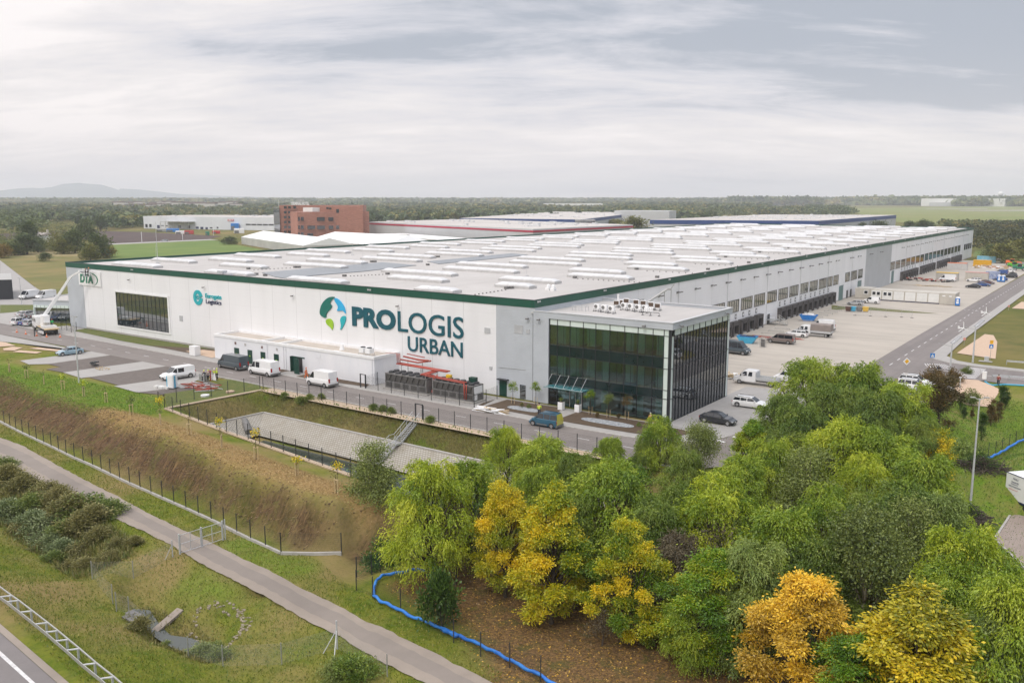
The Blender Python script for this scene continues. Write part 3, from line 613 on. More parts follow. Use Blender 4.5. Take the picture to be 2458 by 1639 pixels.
# basin lining of concrete grid pavers, a few mm above the earth
def gridpaver():
    m,t,p=newmat('grid_pavers');l=t.links;v,s=objxyz(t);p.inputs['Roughness'].default_value=.9
    br=t.nodes.new('ShaderNodeTexBrick');br.inputs['Scale'].default_value=1.0;br.inputs['Brick Width'].default_value=.42;br.inputs['Row Height'].default_value=.30;br.inputs['Mortar Size'].default_value=.055
    br.inputs['Color1'].default_value=(.42,.395,.35,1);br.inputs['Color2'].default_value=(.36,.335,.295,1);br.inputs['Mortar'].default_value=(.23,.21,.17,1)
    l.new(v,br.inputs['Vector']);c=mixc(t,mathn(t,'MULTIPLY',mr(t,noi(t,v,.35,6),.45,.7),.55),br.outputs['Color'],(.22,.19,.14));l.new(c,p.inputs['Base Color'])
    b=t.nodes.new('ShaderNodeBump');b.inputs['Strength'].default_value=.6;b.inputs['Distance'].default_value=.05;l.new(br.outputs['Fac'],b.inputs['Height']);b.invert=True;l.new(b.outputs[0],p.inputs['Normal']);return m
W['gridpaver']=gridpaver()
def flap(pts_a,pts_b,n,m_=6,dz=.05):
    def res(pts,n):
        P_=np.array(pts,float);dd=np.r_[0,np.cumsum(np.hypot(*np.diff(P_[:,:2],axis=0).T))];s_=np.linspace(0,dd[-1],n);return np.stack([np.interp(s_,dd,P_[:,k])for k in range(3)],1)
    a=res(pts_a,n);b=res(pts_b,n);v=[];fc=[]
    for i in range(n):
        for k in range(m_+1):p=a[i]*(1-k/m_)+b[i]*k/m_;v.append((p[0],p[1],p[2]+dz+0.0))
    for i in range(n-1):
        for k in range(m_):a0=i*(m_+1)+k;fc.append((a0,a0+m_+1,a0+m_+2,a0+1))
    return v,fc
b_=MB();o_=.22
b_.add(*flap([(-33.0,-21.2,-2.5+o_),(30,-21.5,-2.5+o_)],[(-29.2,-25.2,-4.4+o_),(22,-25.6,-4.6+o_)],60))
b_.add(*flap([(-33.6,-29.9,-2.5+o_),(-33.0,-21.2,-2.5+o_)],[(-29.6,-27.9,-4.4+o_),(-29.2,-25.2,-4.4+o_)],12))
b_.add(*flap([(-33.6,-29.9,-2.5+o_),(4,-35.6,-2.5+o_),(16,-36,-2.8+o_)],[(-29.6,-27.9,-4.4+o_),(4,-32.6,-4.6+o_),(18,-33,-4.6+o_)],40))
for p_ in range(len(b_.f)):pass
lin=b_.build('basin_lining',W['gridpaver'],None);tag(lin,kind='structure')
cp=MB()
for a,c in(((-33.0,-21.2,-2.2),(30,-21.5,-2.2)),((-33.6,-29.9,-2.2),(-33.0,-21.2,-2.2)),((-33.6,-29.9,-2.2),(4,-35.6,-2.2))):cp.bar(a,c,.28,.16)
tag(cp.build('lining_edge',W['kerb']),kind='structure')
wm,t_,p_=newmat('water');p_.inputs['Base Color'].default_value=(.05,.06,.05,1);p_.inputs['Roughness'].default_value=.06
l_=t_.links;b0=t_.nodes.new('ShaderNodeBump');b0.inputs['Strength'].default_value=.15;l_.new(noi(t_,objxyz(t_)[0],3,3),b0.inputs['Height']);l_.new(b0.outputs[0],p_.inputs['Normal'])
W['water']=wm
sheet('water',[(-27,-27.6),(-27,-25.9),(22,-26.3),(18,-32.2),(3,-32)],-4.32,wm)
sheet('water',[G(*a5(*p),ZP-2.6)for p in[(850,1120),(960,1130),(1020,1220),(1090,1290),(1230,1310),(1330,1370),(1380,1420),(1250,1420),(1100,1370),(1000,1310),(900,1220)]],ZP-2.2,wm)
# concrete coping round the basin
rim=[(*E_,0),(-21,-36,0),(*A_,0),(*B_,0),(28,-17.7,0)]
rb=MB()
for a,c in zip(rim,rim[1:]):rb.bar((a[0],a[1],-.02),(c[0],c[1],-.02),.55,.14)
tag(rb.build('basin_coping',W['gravel_tan']),kind='structure')
sheet('gravel_strip',[(-37,-17.6),(28,-17.6),(28,-16.8),(1,-17.05),(-20,-16.6),(-37,-16.2)],.012,W['gravel_tan'])
sheet('gravel_strip',[(-37,-17.9),(28,-17.9),(28,-18.9),(-37,-18.5)],-.0,W['gravel_tan'])
rg=MB()
for a,c in zip(fence_low+fence_end[1:],(fence_low+fence_end[1:])[1:]):rg.bar((a[0],a[1],ZP+.1),(c[0],c[1],ZP+.1),.22,.34)
tag(rg.build('plinth',W['kerb']),kind='structure')
# flower beds on the grass
for pts in([(41.9,78.2),(42.6,107.0),(44.3,106.4),(46.2,97),(48.6,75.6)],):sheet('sand_bed',pts,.02,W['sand'])
sheet('sand_bed',[G(*a2(*p))for p in[(2200,720),(2320,640),(2400,640),(2500,735)]],.02,W['sand'])
for q_ in([(30,160),(130,140),(240,150),(150,180),(40,178)],[(-60,80),(60,95),(165,130),(0,140),(-80,130)],[(310,160),(400,148),(660,175),(590,188)],[(130,195),(200,178),(440,195),(380,212)]):
    o=sheet('sand_bed',[G(*a4(*p),.0)for p in q_],.03,W['sand'])
drape_strip('sand_bed',GL(a3,[(1205,765),(1350,800),(1640,790),(1765,690)],-1),GL(a3,[(1200,640),(1320,550),(1500,560),(1770,660)],-1),40,.12,W['sand'])
pl=pave('block_paving',(0.33,0.27,0.23),(0.27,0.22,0.19),(.4,.4,.05),.8)
sheet('truck_park',TP,-3.46,pl)
ribbon('kerb',TP[:3],.2,-3.6,-3.38,W['kerb'])['kind']='structure'
# ================================================================ buildings
def text_mesh(name,s,x0,z0,w,h,m,parent,y=-.02,depth=.12,bold=0.0,rot=0.0,M_=None,shear=0):
    cu=bpy.data.curves.new(name,'FONT');cu.body=s;cu.size=1;cu.extrude=.5;cu.offset=bold;cu.align_x='LEFT';cu.resolution_u=4;cu.shear=shear
    o=bpy.data.objects.new(name,cu);COL.objects.link(o);dg=bpy.context.evaluated_depsgraph_get()
    me=bpy.data.meshes.new_from_object(o.evaluated_get(dg));bpy.data.objects.remove(o);bpy.data.curves.remove(cu)
    n=len(me.vertices);a=np.empty(n*3);me.vertices.foreach_get('co',a);a=a.reshape(-1,3)
    mn=a.min(0);mx_=a.max(0);sx=w/(mx_[0]-mn[0]);sz=h/(mx_[1]-mn[1])
    b=np.stack([x0+(a[:,0]-mn[0])*sx,y-(a[:,2]+.5)*depth,z0+(a[:,1]-mn[1])*sz],1)
    if M_ is not None:b=np.array([tuple(M_@Vector(v))for v in b])
    me.vertices.foreach_set('co',b.ravel());me.materials.clear();me.materials.append(m);me.update()
    o=bpy.data.objects.new(name,me);COL.objects.link(o);o.parent=parent;return o
def facade_window(parent,face,a0,a1,z0,z1,n,glass,mull,d=.08,off=.02,rows=1,name='window',fw=.10):
    """face: ('y', yval, -1) plane y=yval looking -y ; ('x', xval, 1) plane x looking +x"""
    ax,val,sg=face
    def bx(b,u0,u1,w0,w1,t0,t1):
        lo,hi=sorted((val+sg*t0,val+sg*t1))
        if ax=='y':b.box(u0,lo,w0,u1,hi,w1)
        else:b.box(lo,u0,w0,hi,u1,w1)
    fr=MB();bx(fr,a0,a1,z1-fw,z1,.003,d);bx(fr,a0,a1,z0,z0+fw,.003,d);bx(fr,a0,a0+fw,z0+fw,z1-fw,.003,d-.002);bx(fr,a1-fw,a1,z0+fw,z1-fw,.003,d-.002)
    for k in range(1,n):u=a0+(a1-a0)*k/n;bx(fr,u-.035,u+.035,z0+fw,z1-fw,.003,d-.004)
    for k in range(1,rows):w=z0+(z1-z0)*k/rows;bx(fr,a0+fw,a1-fw,w-.035,w+.035,.003,d-.006)
    o=fr.build(name,mull,parent)
    g=MB();bx(g,a0+fw*.5,a1-fw*.5,z0+fw*.5,z1-fw*.5,.004,off+.012);gg=g.build('pane',glass,o);return o
W['refl']=pm('mirror_glass',(0.008,0.018,0.024),(0.014,0.032,0.04),.3,0.03,spec=1.0)
W['refl'].node_tree.nodes['Principled BSDF'].inputs['IOR'].default_value=2.3
W['hallwin']=pm('hall_window_glass',(0.07,0.08,0.055),(0.14,0.145,0.10),.35,0.05,spec=1.0,contrast=(.4,.6))
W['hallwin'].node_tree.nodes['Principled BSDF'].inputs['IOR'].default_value=2.4
HT,HB,LX,LY=14.37,13.31,126.5,375.8
wh=thing('warehouse',(0,0,0),'vast white distribution warehouse with dark green fascia and a flat roof full of skylights','warehouse')
b=MB();b.box(-LX,0.0,0,0,LY,HB);b.build('wall',W['white_wall'],wh)
b=MB();b.box(0.0,.1,0,.03,LY,HB);b.build('wall',W['white_wall_side'],wh)
b=MB();b.box(-LX-.06,-.10,HB,.12,.10,HT);b.build('fascia',W['green_x'],wh)
b=MB();b.box(-.06,.10,HB,.13,LY+.1,HT);b.build('fascia',W['green_y'],wh)
b=MB();b.box(-LX-.06,.10,HB,-LX+.2,LY+.1,HT);b.box(-LX+.2,LY-.1,HB,-.06,LY+.1,HT);b.build('fascia',W['green_x'],wh)
b=MB();b.box(-LX+.2,.1,HB,-.06,LY-.1,HT-.45);b.build('roof',W['roof'],wh)
b=MB();
for x0,y0,x1,y1 in((-LX-.1,-.14,.17,.18),(-.14,.18,.17,LY+.14),(-LX-.1,.18,-LX+.24,LY+.14),(-LX+.24,LY-.14,-.14,LY+.14)):b.box(x0,y0,HT,x1,y1,HT+.05)
b.build('parapet_cap',W['dark'],wh)
b=MB();b.box(-LX-.03,-.04,0.0,-119.8,0.0,HB);b.build('grey_cladding',W['grey_clad'],wh)
b=MB();b.box(-6.6,-.04,0.0,.0,0.0,HB);b.build('grey_cladding',W['grey_clad'],wh)
b=MB();b.box(.03,178,0.0,.07,210.5,HB);b.build('grey_cladding',W['grey_clad_v'],wh)
b=MB();b.box(.03,.1,0.0,.07,23.5,HB);b.build('grey_cladding',W['grey_clad'],wh)
b=MB();b.box(-119.8,-.03,0,-66,-.003,.35);b.box(.03,30,0,.06,LY,.3);b.build('plinth',W['kerb'],wh)
facade_window(wh,('y',0,-1),-106.9,-88.2,1.85,8.95,13,W['refl'],W['mullion'],.1,.03,3)
b=MB(); # white surround of the big window
for x0,x1,z0,z1_ in((-107.4,-87.7,8.95,9.3),(-107.4,-87.7,1.5,1.85),(-107.4,-106.9,1.85,8.95),(-88.2,-87.7,1.85,8.95)):b.box(x0,-.16,z0,x1,-.005,z1_)
b.build('window_surround',W['white'],wh)
# skylight domes: rows every 23.2 m in eight staggered columns
def dome(length,w=2.3):
    b=MB();b.mi=1;b.box(-length/2,-w/2,0,length/2,w/2,.42);b.mi=0
    n=8;prof=[(-(w/2-.08)*math.cos(math.pi*k/n),.42+.45*math.sin(math.pi*k/n)**.8)for k in range(n+1)]
    L0=length/2-.1;vs=[];segs=max(3,int(length/2.2))
    st=[-L0]+[-L0+.8+(2*L0-1.6)*k/segs for k in range(segs+1)]+[L0]
    for i,x in enumerate(st):
        e=i in(0,len(st)-1)
        for y,z in prof:vs.append((x,y*(.97 if e else 1),.42+(z-.42)*(.25 if e else 1)))
    m_=n+1;fs=[(i*m_+k,i*m_+k+1,(i+1)*m_+k+1,(i+1)*m_+k)for i in range(len(st)-1)for k in range(n)]
    fs+=[tuple(range(m_-1,-1,-1)),tuple((len(st)-1)*m_+k for k in range(m_))]
    b.add(vs,fs)
    for x in st[2:-2]: # ribs over the dome
        for k in range(n):b.bar((x,prof[k][0],prof[k][1]+.01),(x,prof[k+1][0],prof[k+1][1]+.01),.07,.05)
    return b
sk=[]
P0=23.25
def col(xa,xb,y0,first=0):
    k=first
    while y0+P0*k<368:sk.append((xa,xb,y0+P0*k));k+=1
sk+=[(-18.6,-11.3,16.4),(-24.9,-17.2,3.9),(-42.8,-29.3,16.0),(-55.8,-41.7,3.9),(-80.5,-67.2,4.3),(-115.2,-99.5,5.4),(-93.1,-79.3,17),(-119.7,-105,17.6)]
col(-18.5,-5.5,39.0);col(-24.9,-12.4,25.8);col(-48.2,-29.9,38.0);col(-54.2,-36,26.4);col(-84,-66,26.8);col(-89.8,-71.6,38.2);col(-110.5,-96.8,26.7);col(-119,-103,40)
sk.sort(key=lambda s:math.hypot((s[0]+s[1])/2-CAM[0],s[2]-CAM[1]))
protos={};rest=MB()
for i,(xa,xb,y)in enumerate(sk):
    Lr=round(xb-xa);zb=HT-.45
    if i<96:
        if Lr not in protos:
            o=dome(Lr).build('skylight',[W['skylight'],W['skykerb']],wh);o.location=((xa+xb)/2,y,zb);protos[Lr]=o
        else:
            o=protos[Lr].copy();COL.objects.link(o);o.parent=wh;o.location=((xa+xb)/2,y,zb)
    else:
        d_=dome(Lr);rest.mi=0;off_=len(rest.v);rest.v+=[(v[0]+(xa+xb)/2,v[1]+y,v[2]+zb)for v in d_.v];rest.f+=[tuple(a+off_ for a in f)for f in d_.f];rest.m+=d_.m
if rest.v:tag(rest.build('skylight',[W['skylight'],W['skykerb']],wh),kind='stuff')
# long grey membrane strips lying on the roof
zb=HT-.43
for pts in([G(*z2(480,800),14.0),G(*z2(1130,745),14.0),G(*z2(1560,708),14.0),G(*z2(1865,735),14.0),G(*z2(1400,788),14.0),G(*z2(960,825),14.0),G(*z2(690,853),14.0),G(*z2(600,838),14.0)],
            [G(*z3(95,700),14.0),G(*z3(400,672),14.0),G(*z3(850,628),14.0),G(*z3(995,642),14.0),G(*z3(600,685),14.0),G(*z3(200,722),14.0)]):
    b=MB();b.prism(pts,zb,zb+.10);b.build('roof_strip',W['membrane'],wh)
# small roof vents, pads and lightning rods
vb=MB();vb.box(-.35,-.35,0,.35,.35,.45);vb.tube([(0,0,.45),(0,0,.8),(0,0,.95)],[.28,.28,.1],8)
vp=None
vents=[G(*z3(1180,955),13.95),G(*z3(1225,960),13.95)]+[G(*z2(x,y),13.95)for x,y in((360,770),(780,757),(812,757),(1220,835),(1465,707),(1493,707),(2037,663),(2062,663),(430,820),(510,830),(1607,817))]+[G(*z3(x,y),13.95)for x,y in((805,945),(848,943),(670,625),(1085,590),(1440,560),(1470,560),(1775,533),(1418,850),(1970,773),(100,735))]+[G(*z4(x,y),13.95)for x,y in((128,955),(682,878),(1113,820),(1490,767),(1812,722),(2110,682),(357,1045),(920,957),(1370,883))]
db=MB();db.box(-.3,-.3,0,.3,.3,.4);dpo=None
for i,(x,y)in enumerate(vents):
    kind_=0 if i<2 else 1
    src=vp if kind_==0 else dpo
    if src is None:
        o=(vb if kind_==0 else db).build('roof_vent',W['white']if kind_==0 else W['chiller'],wh)
        if kind_==0:vp=o
        else:dpo=o
    else:o=src.copy();COL.objects.link(o);o.parent=wh
    o.location=(x,y,HT-.45)
b=MB()
for xa,ya,n,f in((1040,975,9,None),):
    for k in range(9):x,y=G(*z3(525+k*34,1000-k*5.5),13.95);b.box(x-.09,y-.09,HT-.45,x+.09,y+.09,HT-.3)
for k in range(13):x,y=G(*z3(1445+k*46,856+k*2.8),13.95);b.box(x-.08,y-.08,HT-.45,x+.08,y+.08,HT-.3)
for k in range(11):x,y=G(*z2(1275+k*32,833-k*1.6),13.95);b.box(x-.08,y-.08,HT-.45,x+.08,y+.08,HT-.3)
for k in range(10):x,y=G(*z2(410+k*36,778-k*2),13.95);b.box(x-.08,y-.08,HT-.45,x+.08,y+.08,HT-.3)
for j in range(6):
    for k in range(9):b.box(-4.5+k*.0-.08+(k*1.4-8),61.5-3+j*23.25,HT-.45,-4.5+k*.0+.08+(k*1.4-8),61.7-3+j*23.25,HT-.3)
b.build('conductor_pads',W['chiller'],wh)
rods=[(-69,35),(-26,35.5),(-104,8),(-60,110),(-14,118),(-40,190),(-98,60),(-30,80),(-90,150)]
ro=None
for x,y in rods:
    if ro is None:bb=MB();bb.tube([(0,0,0),(0,0,4.6)],[.03,.015],6);bb.box(-.3,-.3,0,.3,.3,.12);ro=o=bb.build('lightning_rod',W['galv_lt'],wh)
    else:o=ro.copy();COL.objects.link(o);o.parent=wh
    o.location=(x,y,HT-.45)
b=MB();b.box(-73,.9,HT-.45,-71.4,2,HT+.6);b.box(-71.2,1.0,HT-.45,-69.4,1.8,HT+.2);b.build('roof_unit',W['galv_lt'],wh)
# wall lamps
lb=MB();lb.box(-.22,-.55,-.1,.22,-.25,.06);lb.bar((0,-.3,0),(0,0,.12),.06);lx=lb.build('wall_lamp',W['chiller'],wh);lx.location=(-101.2,-.02,11.8)
for x in(-75.8,-50.5,-25.7,-.9,):o=lx.copy();COL.objects.link(o);o.parent=wh;o.location=(x,-.05,11.75)
ys_l=[30.9,38.7,46.3,54.2,61.8,69.3,77.2,84.9,92.5,100.3,108.1,115.8,123.6,131.3,139,146.6,161,169,182.5,195.2]+[225.4+7.75*k for k in range(18)]
l2=MB();l2.bar((0,-.3,0),(.75,-.45,.05),.09);l2.bar((0,.3,0),(.75,.3,.05),.09);l2.box(.6,-.7,-.05,.9,-.25,.12);l2.box(.6,.15,-.05,.9,.55,.12);l2.box(0,-.4,-.25,.08,.4,.1)
lo_=None
for y in ys_l:
    if lo_ is None:lo_=o=l2.build('wall_lamp',W['chiller'],wh)
    else:o=lo_.copy();COL.objects.link(o);o.parent=wh
    o.location=(.03,y,11.55)
fl=MB();fl.box(0,-.35,-.12,.12,-.05,.12);fl.box(0,.1,-.12,.12,.4,.12);fo=None
for y in[.9,19.5]+[42.5+15.5*k for k in range(21)]:
    if fo is None:fo=o=fl.build('fascia_lamp',W['galv_lt'],wh)
    else:o=fo.copy();COL.objects.link(o);o.parent=wh
    o.location=(.14,y,HT-.25)
for x in(-32,-100):
    o=fo.copy();COL.objects.link(o);o.parent=wh;o.location=(x,-.12,HT-.45);o.rotation_euler=(0,0,-math.pi/2)
# windows of the loading side
for y0,y1 in[(62.2,68.7)]+[(70.0+7.75*k,76.4+7.75*k)for k in range(9)]+[(139.2,143.8),(144.9,149.6),(150.2,150.3)][:2]+[(156.4,161.0),(162.3,168.7),(170.1,174.9)]:
    facade_window(wh,('x',.03,1),y0,y1,4.85,7.5,max(3,int((y1-y0)/1.2)),W['hallwin'],W['mullion'],.09,.02)
for k in range(18):
    y0=209.7+7.9*k;
    if y0>340:break
    facade_window(wh,('x',.03,1),y0,y0+6.4,4.6,7.35,4,W['hallwin'],W['mullion'],.09,.02)
for k in range(4):facade_window(wh,('x',.03,1),352.5+5.6*k,356.5+5.6*k,4.6,7.2,2,W['refl'],W['mullion'],.09,.02)
# loading docks
def dock(parent,y,w=3.5,deep=1.0,ztop=3.0):
    b=MB();b.box(.03,y-w/2,-.02,deep,y-w/2+.55,ztop-.0);b.box(.03,y+w/2-.55,-.02,deep,y+w/2,ztop);b.box(.03,y-w/2+.55,ztop-.75,deep,y+w/2-.55,ztop);
    b.box(.03,y-w/2-.03,ztop,deep+.06,y+w/2+.03,ztop+.06)
    o=b.build('dock_shelter',W['grille2'],parent)
    b=MB();b.box(.031,y-w/2+.55,.0,.2,y+w/2-.55,ztop-.75);b.build('dock_door',W['dock_door'],o)
    for s_ in(-1,1):b=MB();b.cb((.55,y+s_*(w/2-.725),.15),(.7,.25,.3));b.build('bumper',W['galv_lt'],o)
    return o
W['grille2']=pm('dock_shelter',(0.05,0.045,0.045),(0.085,0.078,0.075),1.2,.75)
W['dock_door']=pm('dock_door',(0.30,0.30,0.30),(0.03,0.035,0.04),.7,.5,contrast=(.48,.52),stretch=(1,.6,.2))
dk0=dock(wh,0.0);KID['dk']=[c for c in bpy.data.objects if c.parent==dk0]
docks=[69.3,73.5,78.2,82.2,87.4]+[102.6+3.97*k+(k//2)*.2 for k in range(11)]+[227.2+4.35*k for k in range(6)]+[259.2+4.35*k for k in range(6)]+[291.6+4.35*k for k in range(6)]+[323.4+4.5*k for k in range(5)]
dk0.location=(0,docks[0],0)
for y in docks[1:]:
    o=dk0.copy();COL.objects.link(o);o.parent=wh;o.location=(0,y,0)
    for c in KID['dk']:c2_=c.copy();COL.objects.link(c2_);c2_.parent=o
so_=None
for y in[71.3,75.0,79.2,82.8,86.9,102.2,105.7,109.9,113.4,117.7,121.2,125.4,129.0,133.2,136.7,140.8]+[227.2+4.35*k for k in range(6)]+[259.2+4.35*k for k in range(6)]+[291.6+4.35*k for k in range(6)]+[323.4+4.5*k for k in range(5)]:
    if so_ is None:
        b=MB();b.box(0,-.42,-.5,.05,.42,.5);so_=o=b.build('small_window',W['mullion'],wh);b=MB();b.box(.051,-.24,-.3,.06,.24,.3);so_p=b.build('pane',W['white'],so_);KID['so']=[so_p]
    else:
        o=so_.copy();COL.objects.link(o);o.parent=wh;c2_=so_p.copy();COL.objects.link(c2_);c2_.parent=o
    o.location=(.03,y,3.9)
for y0,y1,h in((150.9,154.9,4.1),(170.3,174.2,4.0),(212.4,215.6,4.1)):
    b=MB();b.box(.03,y0,0,.12,y1,h);b.box(.12,y0-.1,h,.2,y1+.1,h+.12);b.build('roller_door',W['door_teal'],wh)
for y0 in(94.2,146.9,158.6,162.5):
    b=MB();b.box(.03,y0,0.02,.12,y0+1.4,2.3);b.build('side_door',W['mullion'],wh)
for k in range(0,46,3):
    y=23.5+7.75*k
    if not 178<y<210:b=MB();b.box(.03,y-.05,0,.12,y+.05,HB);b.build('downpipe',W['galv_lt'],wh)
b=MB();b.box(-.12,-.12,0,.06,-.04,12.8);b.build('corner_strip',W['dark'],wh)
b=MB();b.box(-.36,-.28,12.55,.4,-.04,12.8);b.build('corner_bracket',W['galv_lt'],wh)
# doors of the grey corner
b=MB();b.box(-6.0,-.10,0,-4.7,-.04,2.35);b.build('side_door',W['door_green'],wh)
b=MB();b.box(-2.35,-.09,.1,-1.35,-.041,2.1);b.build('side_window',W['refl'],wh)
b=MB();b.box(-6.1,-.7,2.45,-4.3,-.04,2.6);b.build('door_canopy',W['dark'],wh)
vg=None
for x,z,w_,h_ in((-2.6,10.1,1.5,1.2),(-1.0,9.9,.6,.6),(-8.2,9.4,1.0,.8),(-7.6,3.9,.5,.45),(-84,5.1,1.0,1.1)):
    b=MB();b.box(x-w_/2,-.10,z-h_/2,x+w_/2,-.041 if x>-6.6 else-.003,z+h_/2);b.build('wall_grille',ribbed('louvre',(.5,.51,.52),2,.16,(.35,.36,.37),1.0)if vg is None else vg,wh)
    vg=vg or bpy.data.materials['louvre']
b=MB();b.cyl((-6.2,-.09,4.2),(-1.4,-.09,4.35),.03,6);b.build('cable_duct',W['galv'],wh)
# ---------------------------------------------------------------- signs on the facade
sg=thing('company_sign',(-40,-.02,9.4),'giant raised teal lettering in two lines with four coloured globe pieces on white facade','sign')
MS=Matrix.Translation((40,.02,-9.4))
def blade(name,pts,m):
    b=MB();n=len(pts);F_=[(x+40,-.0,z-9.4)for x,z in pts];Bk=[(x+40,-.16,z-9.4)for x,z in pts]
    b.add(F_+Bk,[tuple(range(n)),tuple(range(2*n-1,n-1,-1))]+[(i,n+i,n+(i+1)%n,(i+1)%n)for i in range(n)]);return b.build(name,m,sg)
def sm(pts,it=2):
    for _ in range(it):
        q_=[]
        for i in range(len(pts)):a=pts[i];c=pts[(i+1)%len(pts)];q_+=[(a[0]*.75+c[0]*.25,a[1]*.75+c[1]*.25),(a[0]*.25+c[0]*.75,a[1]*.25+c[1]*.75)]
        pts=q_
    return pts
E2=lambda P_:[onY(*z2(x,y))for x,y in P_]
blade('globe_piece',sm(E2([(1140,1017),(1100,1015),(1060,1035),(1025,1075),(1006,1125),(1004,1170),(1020,1190),(1055,1207),(1062,1200),(1060,1175),(1075,1150),(1100,1128),(1114,1105),(1108,1090),(1094,1080),(1105,1050),(1128,1030)])),W['teal_green'])
blade('globe_piece',sm(E2([(1135,1030),(1150,1026),(1185,1050),(1215,1090),(1232,1130),(1238,1172),(1228,1158),(1212,1140),(1190,1140),(1165,1145),(1158,1136),(1168,1118),(1165,1095),(1148,1070),(1135,1045)])),W['sky_blue'])
blade('globe_piece',sm(E2([(1060,1222),(1085,1210),(1108,1218),(1124,1245),(1127,1275),(1116,1318),(1108,1300),(1090,1280),(1068,1265),(1058,1240)])),W['lime'])
blade('globe_piece',sm(E2([(1238,1190),(1215,1185),(1195,1200),(1186,1222),(1192,1250),(1195,1280),(1184,1316),(1200,1305),(1225,1262),(1237,1225)])),W['turquoise'])
text_mesh('lettering','PRO',-36.1,7.72,9.7,3.26,W['teal'],sg,.02,.2,.045,M_=MS)
text_mesh('lettering','LOGIS',-25.9,7.72,13.25,3.26,W['teal'],sg,.02,.2,.004,M_=MS)
text_mesh('lettering','URBAN',-23.85,4.82,11.0,2.35,W['teal'],sg,.02,.2,.004,M_=MS)
s2=thing('company_sign',(-78,-.02,9.6),'small turquoise round emblem with two short words beside big window on facade','sign')
MS2=Matrix.Translation((78,.02,-9.6))
def ring(name,cx,cz,ro_,ri,a0,a1,m,par,ox,oz,y0=0,y1=-.12,sq=1.0,n=28,ri2=None,tilt=0,icx=0,icz=0):
    b=MB();vs=[]
    for k in range(n+1):
        a=R(a0+(a1-a0)*k/n);c,s_=math.cos(a),math.sin(a)
        for r_,q1,q2 in((ro_,0,0),(ri if ri2 is None else ri+(ri2-ri)*k/n,icx,icz)):
            for y in(y0,y1):vs.append((cx+ox+q1+c*r_*(1 if q1==0 and q2==0 else .8),y,cz+oz+q2+s_*r_*sq))
    fs=[]
    for k in range(n):i=k*4;fs+=[(i,i+4,i+5,i+1),(i+2,i+3,i+7,i+6),(i+1,i+5,i+7,i+3),(i,i+2,i+6,i+4)]
    fs+=[(0,1,3,2),(n*4,n*4+2,n*4+3,n*4+1)];b.add(vs,fs);return b.build(name,m,par)
ring('emblem',-78.05,9.62,1.45,.75,12,356,W['turquoise'],s2,78,-9.6,icx=-.1)
ring('emblem',-78.15,9.62,.42,.24,40,330,W['turquoise'],s2,78,-9.6)
b=MB();b.bar((-.3,-.06,0.05),(1.0,-.06,.12),.12,.12);b.build('emblem',W['turquoise'],s2)
text_mesh('lettering','Eurogate',-75.7,9.45,4.9,1.15,W['turquoise'],s2,.02,.14,.018,M_=MS2)
text_mesh('lettering','Logistics',-75.6,8.4,4.7,1.1,W['navy'],s2,.02,.14,.0,M_=MS2)
s3=thing('company_sign',(-116.6,-.04,11.2),'white signboard with green three letter logo and swoosh at far left corner of facade','sign')
MS3=Matrix.Translation((116.6,.04,-11.2))
b=MB();b.box(-4.5,-.2,-1.55,4.4,0,1.65);b.build('board',W['white'],s3)
text_mesh('lettering','DTA',-120.5,10.2,5.3,1.9,W['sign_green'],s3,-.25,.06,.05,M_=MS3,shear=.15)
# crescent swoosh
vs=[];n=24;b=MB()
for k in range(n+1):
    a=R(112-(112+68)*k/n);w_=.02+.34*math.sin(math.pi*k/n)
    for r_ in(1,0):
        x=.4+math.cos(a)*(3.0-(0 if r_ else w_));z=-.1+math.sin(a)*(1.42-(0 if r_ else w_*.6))
        vs+=[(x,-.2,z),(x,-.26,z)]
fs=[]
for k in range(n):i=k*4;fs+=[(i,i+4,i+5,i+1),(i+2,i+3,i+7,i+6),(i+1,i+5,i+7,i+3)]
b.add(vs,fs);b.build('swoosh',W['sign_green'],s3)
# ---------------------------------------------------------------- office block at the corner
OX,OY,OH=21.0,19.0,12.95
of=thing('office_building',(10,9,0),'three storey glass office block with grey parapet at the near corner of the warehouse','office')
MO=Matrix.Translation((-10,-9,0))
def ob(b):b.v=[(x-10,y-9,z)for x,y,z in b.v];return b
b=MB();b.box(.07,-.3,0,2.65,.0,OH-.05);b.box(2.65,-.3,12.05,OX+.35,.0,OH-.05);b.box(OX,.0,12.05,OX+.35,OY+.3,OH-.05);b.box(.07,OY,0,OX+.35,OY+.3,OH-.05)if False else b.box(.07,OY,0,OX,OY+.3,OH-.05)
ob(b).build('grey_cladding',W['grey_clad'],of)
b=MB();b.box(.07,.0,12.05,OX,OY,12.55);ob(b).build('roof',W['roof'],of)
b=MB();b.box(.07,-.36,OH-.05,OX+.42,.12,OH+.05);b.box(OX-.05,.12,OH-.05,OX+.42,OY+.36,OH+.05);b.box(.07,OY-.1,OH-.05,OX-.05,OY+.36,OH+.05);ob(b).build('parapet_cap',W['galv_lt'],of)
b=MB(); # floors, back walls and partitions seen through the glass
for z in(0.02,4.15,8.35):b.box(.2,.25,z-.0,OX-.25,OY-.2,z+.12)
b.box(.2,7.5,.14,OX-.25,7.6,12.0);b.box(9,7.6,.14,9.1,OY-.2,12.0)
ob(b).build('floor_slab',pm('interior_grey',(.30,.31,.29),(.24,.25,.24),.5,.8),of)
b=MB()
for z0,z1_ in((.14,3.3),(4.27,6.95),(8.47,11.2)):
    for x,w_ in((3.4,.9),(5.6,.9),(7.5,1.2),(11.0,.3),(13.6,.9),(16.2,.25),(18.6,.6)):b.box(x+.3*math.sin(z0*3+x),1.0+.5*math.sin(x),z0,x+w_+.5,4+2*math.sin(x*2)**2,z1_)
ob(b).build('partition',pm('interior_white',(.62,.66,.58),(.5,.54,.47),.7,.8),of)
